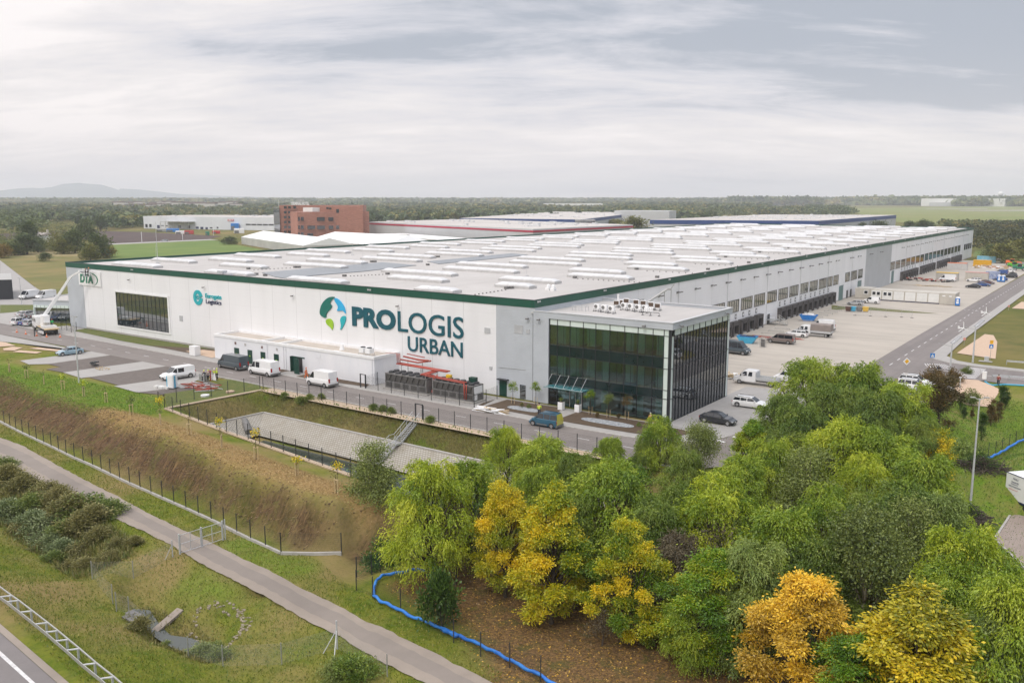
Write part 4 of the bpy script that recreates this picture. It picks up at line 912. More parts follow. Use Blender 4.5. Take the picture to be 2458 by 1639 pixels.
# glass skins
rows_=[(0.05,3.05,'g'),(3.05,4.2,'s'),(4.2,6.98,'g'),(6.98,8.41,'s'),(8.41,11.2,'g'),(11.2,12.05,'p')]
ml=[2.75,4.0,6.05,8.15,10.1,12.25,14.45,16.4,18.55,20.1,20.95]
bg_,bs_,bp_=MB(),MB(),MB()
for z0,z1_,k in rows_:
    t_={'g':bg_,'s':bs_,'p':bp_}[k];t_.box(2.75,-.10,z0+.03,20.1,-.06,z1_-.03)
bp_.box(20.1,-.10,.05,OX-.05,-.06,11.17);bp_.box(OX-.02,-.02,.05,OX+.04,.75,11.17);bp_.box(OX,18.3,.05,OX+.04,OY-.05,11.17);bp_.box(OX,.75,11.23,OX+.04,OY-.05,12.02);bp_.box(20.12,-.10,11.23,OX-.05,-.06,12.02)
ob(bg_).build('glass_front',W['glass'],of);ob(bs_).build('spandrel_band',W['spandrel'],of);ob(bp_).build('pale_panel',W['pale_panel'],of)
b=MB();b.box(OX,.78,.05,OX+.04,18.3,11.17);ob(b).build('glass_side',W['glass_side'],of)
mb=MB()
for x in ml:mb.box(x-.035,-.17,0,x+.035,-.102,12.05)
for x in[(ml[i]+ml[i+1])/2 for i in range(1,9)]:
    for z0,z1_,k in rows_[:5]:
        if k=='g' and z0>1:mb.box(x-.02,-.14,z0,x+.02,-.102,z1_)
for z in(0.03,3.05,4.2,6.98,8.41,11.2,12.03):mb.box(2.7,-.16,z-.03,OX-.1,-.104,z+.03)
for k in range(19):y=.78+k*.973;mb.box(OX+.042,y-.028,0,OX+.12,y+.028,12.05 if k%2==0 else 11.2)
for z in(0.03,3.05,7.0,11.2,12.03):mb.box(OX+.042,.0,z-.025,OX+.10,OY,z+.025)
mb.box(OX-.22,-.24,0,OX+.16,-.03,12.05);ob(mb).build('mullion',W['mullion'],of)
# entrance canopy with tie rods, entrance doors
b=MB();b.box(2.9,-1.9,2.75,9.2,-.18,2.82);ob(b).build('canopy_glass',pm('canopy_glass',(.03,.20,.22),None,1,.06,spec=1),of)
b=MB()
for x in(3.2,4.6,6.0,7.4,8.8):b.cyl((x,-1.75,2.84),(x,-.17,4.35),.03,6);b.cyl((x,-1.85,2.80),(x,-.2,2.80),.035,6)
b.cyl((2.9,-1.85,2.84),(9.2,-1.85,2.84),.03,6);ob(b).build('canopy_rod',W['galv_lt'],of)
b=MB();b.box(6.1,-.2,.02,6.2,-.16,2.6);b.box(8.0,-.2,.02,8.1,-.16,2.6);b.box(6.1,-.2,2.5,8.1,-.16,2.62);b.box(7.05,-.2,.02,7.13,-.16,2.5);b.box(6.2,-.19,2.25,8.0,-.165,2.4);ob(b).build('entrance_door',W['galv'],of)
# office roof plant
zr=12.55
def acunit(x,y,rz=0,dark=False):
    t=thing('air_conditioner',(x,y,zr),AC_L.pop(0),'air conditioner','air conditioning units on the office roof',rz)
    b=MB();b.box(-.45,-.18,.35,.45,.18,1.05);b.build('case',W['white'],t,bevel=.02)
    b=MB();n=16
    if not dark:
        b.cyl((-.15,-.2,.7),(-.15,-.184,.7),.26,16);b.build('fan',W['chiller'],t)
    else:b.box(-.38,-.2,.42,.38,-.184,.98);b.build('fan',pm('coil',(.10,.065,.045),None,4,.6)if 'coil' not in bpy.data.materials else bpy.data.materials['coil'],t)
    b=MB()
    for sx in(-.4,.4):
        for sy in(-.3,.3):b.bar((sx,sy,0),(sx,sy,.35),.04);b.box(sx-.12,sy-.12,0,sx+.12,sy+.12,.06)
        b.bar((sx,-.3,.33),(sx,.3,.33),.04)
    b.build('stand',W['dark'],t);return t
def RZ(x,y):return G(*(1380+x/9.8,690+y/9.8),zr)
ac=[(525,560,0),(695,585,0),(865,610,0),(1160,530,0),(1320,550,0),(1490,575,0),(1655,590,0),(1440,450,1),(1610,470,1),(1790,510,1),(1945,540,1),(1215,420,1),(980,470,1),(1070,450,1)]
AC_L=['white fan unit, first from the left on the office roof','white fan unit, second from the left on the office roof','white fan unit, third from the left on the office roof','white fan unit behind the tilted steel frame, first of the middle row','white fan unit, second of the middle row on the office roof','white fan unit, third of the middle row on the office roof','white fan unit, rightmost round fan in the middle row','dark coil unit just right of the tall white pipe group','dark coil unit below the sloping cable duct','dark coil unit at the foot of the cable duct','rightmost dark coil unit on the office roof','small dark coil unit near the white pipe','small unit beside the tall white vent pipe','small unit right behind the left three fans']
for x,y,d_ in ac:px_w,py_w=RZ(x,y);acunit(px_w,py_w,0.0 if not d_ else .15,bool(d_))
vx,vy=RZ(1015,370)
t=thing('vent_pipe',(vx,vy,zr),'tall white vent pipe standing among the units on the office roof','pipe');b=MB();b.tube([(0,0,0),(0,0,1.3)],.13,12);b.tube([(0,0,1.25),(0,0,1.35)],.2,12);b.build('pipe',W['white'],t)
dx,dy=RZ(1690,400);ex,ey=12.5,17.5
t=thing('cable_duct',(dx,dy,zr),'sloping metal cable duct rising on legs above the office roof','duct')
b=MB();b.bar((0,0,.3),(1.9,3.0,2.2),.5,.2);b.bar((1.9,3.0,2.2),(2.4,3.3,2.2),.5,.3);b.bar((1.6,2.7,0),(1.6,2.7,2.1),.08);b.bar((2.4,3.3,0),(2.4,3.3,2.2),.08);b.bar((2.4,3.3,2.3),(2.8,3.5,3.0),.15);b.build('duct',W['galv'],t)
rx,ry=RZ(1640,650)
t=thing('valve_rack',(rx,ry,zr),'low rack of five white pipes on feet near the office roof edge','pipe rack');b=MB()
for k in range(5):b.tube([(k*.28,0,.5),(k*.28,0,1.0),(k*.28+.12,.1,1.1)],.09,8)
b.build('pipe',W['white'],t);b=MB();b.bar((-.3,0,.45),(2.2,0,.45),.06);
for k in(-.3,.9,2.2):b.bar((k,0,0),(k,0,.45),.05);b.box(k-.15,-.15,0,k+.15,.15,.06)
b.build('stand',W['dark'],t)
hx,hy=RZ(-60,540)
t=thing('roof_rack',(hx,hy,zr),'empty low galvanised steel frame at the left end of the office roof','frame');b=MB()
for k in(0,1.1,2.2):
    b.bar((k,0,0),(k,0,.7),.06);b.bar((k,.8,0),(k,.8,.7),.06);b.bar((k,0,.7),(k,.8,.7),.06)
b.bar((0,0,.7),(2.2,0,.7),.06);b.bar((0,.8,.7),(2.2,.8,.7),.06);b.build('bars',W['galv_lt'],t)
for k,(x,y,z)in enumerate(((17.5,-.32,12.3),(1.2,-.32,11.8),(OX+.38,1.5,12.4),(OX+.38,16.5,12.4))):
    o=lx.copy();COL.objects.link(o);o.parent=of;o.location=(x-10,y-9,z);o.rotation_euler=(0,0,0 if k<2 else math.pi/2)
# ---------------------------------------------------------------- low annex against the facade
an=thing('plant_room',(-46,-2.7,0),'low white plant room annex with dark green doors against the facade','annex')
def rel(b,c):b.v=[(x-c[0],y-c[1],z-c[2])for x,y,z in b.v];return b
AN=(-46,-2.7,0);AX0,AX1,AYF,AH=-65.9,-25.9,-5.55,4.0
b=MB();b.box(AX0,AYF,0,AX1,-.03,AH);rel(b,AN).build('wall',W['annex_wall'],an)
b=MB()
for x0,x1,y0,y1 in((AX0-.1,AX1+.1,AYF-.12,AYF+.3),(AX0-.1,AX0+.3,AYF+.3,-.04),(AX1-.3,AX1+.1,AYF+.3,-.04),(AX0+.3,AX1-.3,-.4,-.04),(-53.2,-52.8,AYF+.3,-.4),(-48.6,-48.2,AYF+.3,-.4)):b.box(x0,y0,AH,x1,y1,AH+.42)
rel(b,AN).build('parapet',W['white'],an)
b=MB();b.box(AX0+.3,AYF+.3,AH,-53.2,-.4,AH+.05);b.box(-48.2,AYF+.3,AH,AX1-.3,-.4,AH+.05);b.box(-52.8,AYF+.3,AH,-48.6,-.4,AH+.04);rel(b,AN).build('roof',pm('annex_roof',(.52,.46,.40),(.44,.39,.34),.3,.85),an)
for x0,x1,h in((-60.2,-58.9,2.45),(-56.5,-55.3,2.45),(-53.0,-51.8,2.45),(-49.5,-48.3,2.45)):
    b=MB();b.box(x0,AYF-.08,.05,x1,AYF-.003,h);o=rel(b,AN).build('door',W['door_green'],an)
    b=MB();b.box(x0+.45,AYF-.1,1.3,x0+.75,AYF-.081,1.5);rel(b,AN).build('notice',W['lime'],o)
b=MB();b.box(-44.9,AYF-.5,.02,-44.8,AYF-.003,2.6);b.box(-44.8,AYF-.06,2.4,-41.8,AYF-.003,2.6);b.box(-44.9+.1,AYF-.05,.02,-43.6,AYF-.004,2.4);rel(b,AN).build('door',W['door_green'],an)
b=MB();b.box(-43.0,AYF-1.3,.02,-41.8,AYF-1.22,2.5);rel(b,AN).build('open_door',W['door_green'],an)
b=MB();b.box(-43.6,AYF-.02,.02,-42.4,AYF-.004,2.4);rel(b,AN).build('doorway',W['black'],an)
b=MB()
for x in(-59.8,-57.1,-52.6,-48.7):b.box(x-.22,AYF-.06,3.05,x+.22,AYF-.003,3.5)
rel(b,AN).build('wall_unit',pm('brown_unit',(.16,.09,.08),(.45,.44,.43),.6,.6,contrast=(.48,.52)),an)
b=MB()
for x in(-51.2,-47.0,-46.4,-26.3):b.cyl((x,AYF-.08,0),(x,AYF-.08,3.95),.06,8)
b.box(-39,AYF-.05,2.9,-38,AYF-.003,3.6);rel(b,AN).build('downpipe',W['annex_wall'],an)
b=MB();b.tube([(-36.2,-2.5,AH),(-36.2,-2.5,AH+.5),(-36.2,-2.5,AH+.9)],[.45,.3,.2],10);b.box(-36.4,-4.4,AH+.04,-34.9,-3.9,AH+.15);rel(b,AN).build('roof_vent',W['white'],an)
for k in range(2):
    t=thing('condenser',(-29.6+k*1.4,-4.2,AH+.05),('left' if k==0 else 'right')+' white condenser with round top fan on the plant room roof','air conditioner','condensers on the annex roof')
    b=MB();b.box(-.5,-.5,.5,.5,.5,1.3);b.build('case',W['white'],t,bevel=.03);b=MB();b.tube([(0,0,1.3),(0,0,1.42)],.38,14);b.build('fan',W['dark'],t)
    b=MB();[b.bar((sx,sy,0),(sx,sy,.5),.05)for sx in(-.5,.5)for sy in(-.5,.5)];b.bar((-.5,-.5,.5),(.5,-.5,.5),.05);b.build('stand',W['galv'],t)
# ---------------------------------------------------------------- chillers, pipes
CH_L=['left of the two long grey chillers below the red pipes','right grey chiller with white end panel below the red pipes']
for k,(x0,x1)in enumerate(((-22.9,-14.6),(-13.5,-6.0))):
    y0,y1=-6.35,-3.9;c=((x0+x1)/2,(y0+y1)/2,.2)
    t=thing('chiller',c,CH_L[k],'chiller')
    L_=(x1-x0)/2;D=(y1-y0)/2
    b=MB();b.box(-L_,-D,0,L_,D,1.05);b.box(-L_,-D+.02,1.05,-L_+.1,D-.02,2.2);b.box(L_-.1,-D+.02,1.05,L_,D-.02,2.2);b.box(-L_,-D,2.1,L_,D,2.25);b.build('case',W['chiller'],t)
    b=MB();nv=7
    for q_ in range(nv):
        xa=-L_+.15+q_*(2*L_-.3)/nv;w_=(2*L_-.3)/nv
        for sy in(-1,1):
            y=sy*(D-.02);b.add([(xa+.12,y,2.08),(xa+w_-.12,y,2.08),(xa+w_/2,y,1.12),(xa+.12,y-sy*.08,2.08),(xa+w_-.12,y-sy*.08,2.08),(xa+w_/2,y-sy*.08,1.12)],[(0,1,2),(5,4,3),(0,3,4,1),(1,4,5,2),(2,5,3,0)])
    b.box(-L_+.12,-D+.15,1.05,L_-.12,D-.15,2.08);b.build('coil',W['grille'],t)
    b=MB();[b.box(-L_+.25+q_*2*L_/5,-D-.02,.25,-L_+.25+q_*2*L_/5+1.2,-D-.002,.9)for q_ in range(5)];b.build('access_panel',W['grille'],t)
    for q_ in range(6):
        for sy in(-.55,.55):
            b=MB();x=-L_+.75+q_*(2*L_-1.5)/5;b.tube([(x,sy,2.25),(x,sy,2.45),(x,sy,2.52)],[.46,.46,.40],14);b.build('fan',W['dark'],t)
    b=MB();b.box(-L_-.3,-D-.25,-.2,L_+.3,D+.3,-.005);b.build('foundation',W['kerb'],t)
    if k:b=MB();b.box(L_+.001,-D+.3,1.0,L_+.03,D-.25,2.1);b.box(L_+.001,-D+.2,.15,L_+.03,-D+1.0,.9);b.build('end_panel',W['white'],t)
    if k:b=MB();b.box(1.8,.3,2.25,2.9,1.0,3.1);b.build('control_box',W['door_green'],t);b=MB();b.box(-2.6,.5,2.3,-1.8,1.0,2.9);b.build('tank',W['yellow'],t)
t=thing('pipework',(-18,-2.6,0),'bright red heating pipes on supports running over the grey chillers','pipes')
b=MB()
for q_ in range(4):
    y=-.9+q_*.28;b.tube([(-5.2,y,3.35),(4.8,y,3.2)],.10,8)
for q_ in range(3):x=2.2+q_*.42;b.tube([(x,.2,3.15),(x,-3.6,2.95)],.12,8)
b.tube([(3.0,-3.6,2.9),(10.6,-3.9,2.75)],.09,8);b.tube([(3.4,-3.3,3.0),(10.8,-3.6,2.85)],.09,8)
b.tube([(10.6,-3.95,2.75),(10.7,-3.98,.5)],.09,8);b.tube([(11.0,-3.95,2.6),(11.0,-3.98,.5)],.07,8)
b.tube([(3.7,-2.5,2.9),(3.7,-2.6,.9),(3.9,-3.1,.5),(4.3,-3.3,.5)],.15,8);b.tube([(4.1,-2.2,2.9),(4.1,-2.3,.8)],.12,8)
b.tube([(-5,.5,4.3),(-2.0,.5,4.1),(.2,.4,4.2)],.14,8);b.tube([(-5.0,-.1,3.9),(-1.5,-.1,3.8),(-.3,.5,4.0),(.6,.5,4.2)],.12,8);b.tube([(-4.6,.9,4.7),(-1,.9,4.5)],.08,8)
for q_ in range(4):b.tube([(-5.2+q_*.22,-.8,5.0),(-5.2+q_*.22,-.7,3.4)],.045,6)
b.tube([(-7.5,-.9,4.75),(-5.2,-.8,4.95)],.05,6);b.build('pipe',W['red_pipe'],t,True)
for x,y,h in((-4,0.4,3.9),(-1,.4,3.9),(2,.3,3.1),(-4,-1.1,3.2),(0,-1.1,3.2),(3.1,-3.6,2.8),(4.6,-3.7,2.8)):b=MB();b.bar((x,y,0),(x,y,h),.08);b.build('support',W['galv'],t)
b=MB();b.bar((-4,-1.1,3.2),(-4,.6,3.2),.07);b.build('support',W['galv'],t)
# ---------------------------------------------------------------- fences
W['mesh']=None
def wiremesh(name,c,pu=.055,pv=.2,wu=.006,wv=.006,axes=(0,2)):
    m=bpy.data.materials.new(name);m.use_nodes=True;t=m.node_tree;t.nodes.clear();o=t.nodes.new('ShaderNodeOutputMaterial')
    tr=t.nodes.new('ShaderNodeBsdfTransparent');di=t.nodes.new('ShaderNodeBsdfDiffuse');di.inputs[0].default_value=(*c,1)
    uv=t.nodes.new('ShaderNodeUVMap');s=t.nodes.new('ShaderNodeSeparateXYZ');t.links.new(uv.outputs[0],s.inputs[0])
    f=mathn(t,'MAXIMUM',line(t,s.outputs[0],pu,wu),line(t,s.outputs[1],pv,wv))
    mx_=t.nodes.new('ShaderNodeMixShader');t.links.new(f,mx_.inputs[0]);t.links.new(tr.outputs[0],mx_.inputs[1]);t.links.new(di.outputs[0],mx_.inputs[2]);t.links.new(mx_.outputs[0],o.inputs[0]);return m
W['wire_dark']=wiremesh('dark_wire',(.04,.045,.05));W['wire_galv']=wiremesh('galv_wire',(.35,.36,.37),.06,.06,.0035,.0035);W['wire_green']=wiremesh('green_wire',(.02,.07,.06),.05,.05,.004,.004)
def uvq(me):
    """wire pattern coordinates in metres along each panel"""
    uvl=me.uv_layers.new(name='UVMap')
    for p in me.polygons:
        vs_=[me.vertices[i].co for i in p.vertices];e=(vs_[1]-vs_[0]).length;h=(vs_[3]-vs_[0]).length
        for li,(u,v)in zip(p.loop_indices,((0,0),(e,0),(e,h),(0,h))):uvl.data[li].uv=(u,v)
def fence(pts,label,name='mesh_fence',h=2.0,mat=None,wire=None,w=.07,group=None,zf=None,stay=None,cap=None):
    mat=mat or W['dark'];wire=wire or W['wire_dark']
    pz=[(x,y,(zf(x,y)if zf else 0))for x,y in pts];c=pz[len(pz)//2]
    t=thing(name,c,label,'fence',group);po=None
    for x,y,z in pz:
        if po is None:b=MB();b.box(-w/2,-w/2,-.3,w/2,w/2,h);po=o=b.build('post',mat,t)
        else:o=po.copy();COL.objects.link(o);o.parent=t
        o.location=(x-c[0],y-c[1],z-c[2])
    b=MB()
    for(xa,ya,za),(xb,yb,zb_)in zip(pz,pz[1:]):b.quad((xa-c[0],ya-c[1],za-c[2]+.06),(xb-c[0],yb-c[1],zb_-c[2]+.06),(xb-c[0],yb-c[1],zb_-c[2]+h-.05),(xa-c[0],ya-c[1],za-c[2]+h-.05))
    o=b.build('wire_mesh',wire,t);uvq(o.data)
    if stay:
        b=MB()
        for(x,y,z),(dx_,dy_)in stay:b.cyl((x-c[0],y-c[1],z-c[2]+h*.8),(x-c[0]+dx_,y-c[1]+dy_,z-c[2]),.03,6)
        b.build('stay',mat,t)
    return t
def spaced(pts,d_):
    P_=np.array([p[:2]for p in pts]);dd=np.r_[0,np.cumsum(np.hypot(*np.diff(P_,axis=0).T))];n=int(round(dd[-1]/d_))+1;s_=np.linspace(0,dd[-1],n)
    return[(float(a),float(c))for a,c in zip(np.interp(s_,dd,P_[:,0]),np.interp(s_,dd,P_[:,1]))]
z0f=lambda x,y:0.0
fence(spaced([(-5.3,-17.55),(31,-17.55)],2.55),'dark mesh fence between stairs and willow trees along the front road',zf=z0f)
fence(spaced([(-37.4,-17.6),(-6.7,-17.5)],2.5),'dark mesh fence along the back of the basin beside the front road',zf=z0f)
fence(spaced([(-38.6,-33.3),(-40.9,-33.0),(-38.0,-17.7)],2.6),'short dark mesh fence between lawn and left end of the basin',zf=z0f)
fence(spaced([(-38.6,-33.3),(-21,-36.1),(3.8,-39.2)],2.45),'dark mesh fence on the berm side of the basin',zf=z0f)
fence(spaced(fence_low,2.45),'long dark mesh fence on concrete plinth at the foot of berm beside the path',zf=lambda x,y:ZP+.1)
fence(spaced(fence_end,4.5),'short dark mesh fence on plinth crossing the end of berm',zf=lambda x,y:ZP+.1)
fence([(-25.7,-5.1),(-25.5,-8.0),(-22.7,-8.1),(-20,-8.1),(-17.3,-8.2),(-14.6,-8.2),(-12.1,-8.2),(-9.5,-8.2),(-6.9,-8.2),(-4.3,-8.2),(-4.6,-5.1),(-5,-2)],'dark mesh fence with gate around the grey chillers',zf=z0f)
fence(GL(z1,[(550,1310),(565,1235),(635,1240),(640,1330),(685,1325),(688,1240)][0:1]+[(600,1320),(640,1335),(688,1325)]),'black garden gate fence at far left corner of warehouse',zf=z0f)
for k,(x0,x1,y)in enumerate(((-6.7,-5.5,-17.5),(-26.6,-25.5,-7.9))):
    t=thing('gate_frame',((x0+x1)/2,y,0),('open dark gate frame above the metal stairs','open dark gate frame at left end of the chiller fence')[k],'gate');L_=(x1-x0)/2
    b=MB();b.box(-L_-.07,-.07,0,-L_+.07,.07,2.1);b.box(L_-.07,-.07,0,L_+.07,.07,2.1);b.box(-L_+.07,-.05,2.0,L_-.07,.05,2.1);b.build('frame',W['dark'],t)
# stairs into the basin
st_=thing('metal_stairs',(-6.2,-18,0),'galvanised open metal stairs with handrails going down into the basin','stairs')
p0=Vector((0,0,.02));p1=Vector((.1,-3.6,-2.15));p2=Vector((.1,-4.6,-2.15));p3=Vector((-.1,-7.9,-4.35))
b=MB()
for s_ in(-.55,.55):
    o_=Vector((s_,0,0));b.bar(p0+o_,p1+o_,.06,.24);b.bar(p1+o_,p2+o_,.06,.24);b.bar(p2+o_,p3+o_,.06,.24)
b.build('stringer',W['galv_lt'],st_)
b=MB();
for a,c,n in((p0,p1,14),(p2,p3,14)):
    for k in range(n):q_=a.lerp(c,(k+.5)/n);b.cb((q_.x,q_.y,q_.z+.05),(1.04,.2,.03))
b.cb(((p1.x+p2.x)/2,(p1.y+p2.y)/2,p1.z+.08),(1.04,1.0,.03));b.build('tread',W['galv'],st_)
b=MB();up=Vector((0,0,1.05))
for s_ in(-.6,.6):
    o_=Vector((s_,0,0));pp=[p0+o_+up,p1+o_+up,p2+o_+up,p3+o_+up];b.tube(pp,.028,6);b.tube([q_-Vector((0,0,.5))for q_ in pp],.02,6)
    for a,c,n in((p0,p1,4),(p2,p3,4)):
        for k in range(n):q_=a.lerp(c,k/(n-1))+o_;b.bar(q_,q_+up,.04)
b.build('handrail',W['galv_lt'],st_)
# ---------------------------------------------------------------- path gate, netting, rails in the foreground
gp0=G(*a5(1150,745),ZP+.03);gp1=G(*a5(1425,655),ZP+.03)
t=thing('path_gate',(*gp0,ZP+.03),'galvanised double leaf mesh gate closed across the path','gate')
dv=Vector((gp1[0]-gp0[0],gp1[1]-gp0[1],0));
b=MB()
for f_ in(0,.5,1.0):b.bar(dv*f_,dv*f_+Vector((0,0,1.95)),.12)
b.bar(dv*-.16,dv*-.16+Vector((0,0,1.6)),.07);b.bar(dv*1.06,dv*1.06+Vector((0,0,2.0)),.09);b.bar(dv*-.16+Vector((0,0,1.2)),dv*-.33+Vector((-.3,.2,-.2)),.05);b.build('post',W['galv_lt'],t)
for f0,f1 in((.02,.48),(.52,.98)):
    b=MB();mid=(f0+f1)/2
    for z in(.12,.95,1.8):b.bar(dv*f0+Vector((0,0,z)),dv*f1+Vector((0,0,z)),.045)
    for f_ in(f0,mid,f1):b.bar(dv*f_+Vector((0,0,.1)),dv*f_+Vector((0,0,1.82)),.045)
    o=b.build('gate_leaf',W['galv_lt'],t);b=MB();b.quad(dv*f0+Vector((0,0,.1)),dv*f1+Vector((0,0,.1)),dv*f1+Vector((0,0,1.8)),dv*f0+Vector((0,0,1.8)));o2=b.build('wire_mesh',W['wire_galv'],o);uvq(o2.data)
def post_line(pts,label,h=1.7):return fence(pts,label,'wire_fence',h,W['galv'],W['wire_galv'],.06,zf=gz)
post_line([G(*a5(1105,755),ZP),G(*a5(850,850),ZP-.5),G(*a5(590,905),ZP-.8),G(*a5(720,1040),ZP-1.0)],'rusty galvanised wire fence crossing the grassy ditch from the gate')
post_line([G(*a5(745,1115),ZP-1.1),G(*a5(825,1125),ZP-1.3),G(*a5(915,1200),ZP-2.2)],'slack torn netting beside the dark culvert box')
post_line([G(*a5(1205,1400),ZP-1.6),G(*a5(1425,1460),ZP-1.0),G(*a7(628,1370),ZP-.3),G(*a7(1105,1260),ZP),G(*a7(1535,1500),ZP)],'galvanised wire fence from the stream to the lower path')
t=thing('fence_strut',(*G(*a7(1105,1260),ZP),gz(*G(*a7(1105,1260),ZP))),'pair of slanting galvanised struts at the tall post by the path','strut')
b=MB();b.cyl((0,0,1.5),(-.5,-.9,-.1),.035,6);b.cyl((0,0,1.5),(.75,-1.0,-.1),.035,6);b.cyl((0,0,0),(0,0,2.2),.06,8);b.build('tube',W['galv_lt'],t)
# guard rail with twin posts
rl=[Vector((*G(*a5(*p),ZM),ZM))for p in[(-230,890),(0,1068),(45,1100),(130,1168),(225,1245),(290,1298),(355,1355),(425,1415),(530,1510),(640,1600),(760,1710)]]
t=thing('guard_rail',tuple(rl[5]),'ladder like steel guard rail beside the motorway in the corner','guard rail');c=rl[5]
ofs=Vector((.75,.95,0)).normalized()*.85
b=MB()
for a,d_ in zip(rl,rl[1:]):
    for z,w_ in((.70,.05),(.56,.05)):b.bar(a-c+Vector((0,0,z)),d_-c+Vector((0,0,z)),w_,.12)
b.build('front_rail',W['galv'],t)
b=MB()
for a,d_ in zip(rl,rl[1:]):b.bar(a-c+ofs+Vector((0,0,.68)),d_-c+ofs+Vector((0,0,.68)),.09,.09)
b.build('rear_rail',W['galv'],t)
for a in rl:
    b=MB();b.bar(a-c+Vector((0,0,.66)),a-c+ofs+Vector((0,0,.66)),.12,.07);b.bar(a-c+ofs*.9+Vector((0,0,-.4)),a-c+ofs*.9+Vector((0,0,.64)),.12);b.build('post',W['galv_lt'],t)
# culvert box and concrete apron
x,y=G(*a5(850,1165),ZP-1.6);t=thing('culvert_box',(x,y,ZP-1.9),'dark open culvert box at the stream in the ditch','culvert');b=MB();b.box(-.9,-.5,-.6,.9,.5,.55);b.build('box',W['dark'],t);b=MB();b.box(-1.0,-.6,.55,1.0,.6,.68);b.build('lid',W['chiller'],t)
sp=[G(*a5(1150,1040),ZP-.7),G(*a5(980,1235),ZP-2.2)]
t=thing('drain_channel',(*sp[1],gz(*sp[1])+.1),'straight weathered concrete drainage channel down the grassy bank','channel');b=MB();dz_=gz(*sp[0])-gz(*sp[1]);b.bar((0,0,.05),(sp[0][0]-sp[1][0],sp[0][1]-sp[1][1],dz_+.1),.75,.22);b.build('slab',W['path'],t)
# ring of pale stones in the turf
rs=random.Random(4);b=MB()
for k in range(150):
    a=rs.uniform(-.6,3.6)if k<110 else rs.uniform(3.6,5.7);r_=rs.uniform(.78,1.12)if k<110 else rs.uniform(.8,1.0)
    px_,py_=1400+185*r_*math.cos(a),1170-115*r_*math.sin(a)
    x,y=G(*a5(px_,py_),ZP-.9);z=gz(x,y);s_=rs.uniform(.05,.11);M_=Matrix.Translation((x,y,z+.0))@Matrix.Rotation(rs.uniform(0,3),4,'Z')@Matrix.Rotation(rs.uniform(-.3,.3),4,'X')
    b.box(-s_*1.3,-s_,-s_*.6,s_*1.3,s_,s_*.6,M_)
tag(b.build('stone_edging',pm('pale_stone',(.34,.29,.23),(.19,.16,.11),2,.9)),'loose ring of pale stones set in the grass by the stream','stones',kind='stuff')
# blue sheeted fences
W['blue_sheet']=pm('blue_sheet',(0.01,0.12,0.50),(0.03,0.22,0.62),1.5,.45)
def blue_fence(label,pts,posts,r=.13):
    c=pts[0];t=thing('sheeted_fence',c,label,'fence')
    b=MB();C_=Vector(c);P_=[Vector(p)-C_ for p in pts];n=len(P_);dn=[]
    for i in range(n-1):
        for k in range(6):dn.append(P_[i].lerp(P_[i+1],k/6)+Vector((0,0,.06*math.sin(i*6+k*1.3))))
    b.tube(dn,[r*(1+.10*math.sin(i*1.7))for i in range(len(dn))],8);b.build('rolled_sheet',W['blue_sheet'],t,True)
    po=None
    for p in posts:
        if po is None:bb=MB();bb.box(-.03,-.03,-.2,.03,.03,1.9);po=o=bb.build('post',W['dark'],t)
        else:o=po.copy();COL.objects.link(o);o.parent=t
        o.location=Vector((*p,gz(*p)))-C_
    pp=[Vector((*p,gz(*p)))-C_ for p in posts];bb=MB()
    for a,d_ in zip(pp,pp[1:]):bb.quad(a,d_,d_+Vector((0,0,1.8)),a+Vector((0,0,1.8)))
    o=bb.build('wire_mesh',W['wire_dark'],t);uvq(o.data)
def gzp(f,pts,z,up=.3):return[(*G(*f(*p),z),gz(*G(*f(*p),z))+up)for p in pts]
zb_=ZP-.3
blue_fence('blue sheeted fence curving from under the willow along the lower path',gzp(a7,[(1980,640),(1750,640),(1650,670),(1510,690),(1450,730),(1420,800),(1420,870),(1480,920),(1600,970),(1740,1050),(1900,1105),(2143,1225)],zb_)+gzp(b3,[(400,1000),(560,1055),(740,1135),(900,1215),(1060,1305),(1260,1405),(1420,1500)],zb_),[G(*a7(*p),zb_)for p in[(1270,775),(1413,870),(1650,965),(1880,1105),(2105,1250)]]+[G(*b3(*p),zb_)for p in[(738,1205),(990,1300),(1258,1420)]])
blue_fence('blue sheeted fence climbing the grassy slope at the right edge',gzp(b2,[(1500,612),(1600,600),(1640,580),(1720,570),(1820,548),(1880,510),(1930,480),(2000,435),(2091,390),(2180,350)],-3.4,.5),[G(*b2(*p),-3.4)for p in[(1520,590),(1640,560),(1790,520),(1850,500),(1905,470),(1965,440),(2020,410),(2085,370)]],.15)
# dark debris netting by the soil bank
nt_=[G(*a7(1180,480),ZP),G(*a7(1270,760),ZP),G(*a7(1413,870),ZP)]
fence([G(*a7(1270,600),ZP),G(*a7(1400,600),ZP),G(*a7(1475,600),ZP)],'dark green netting stretched between posts beside the willow','net_fence',1.9,W['dark'],W['wire_green'],zf=gz)
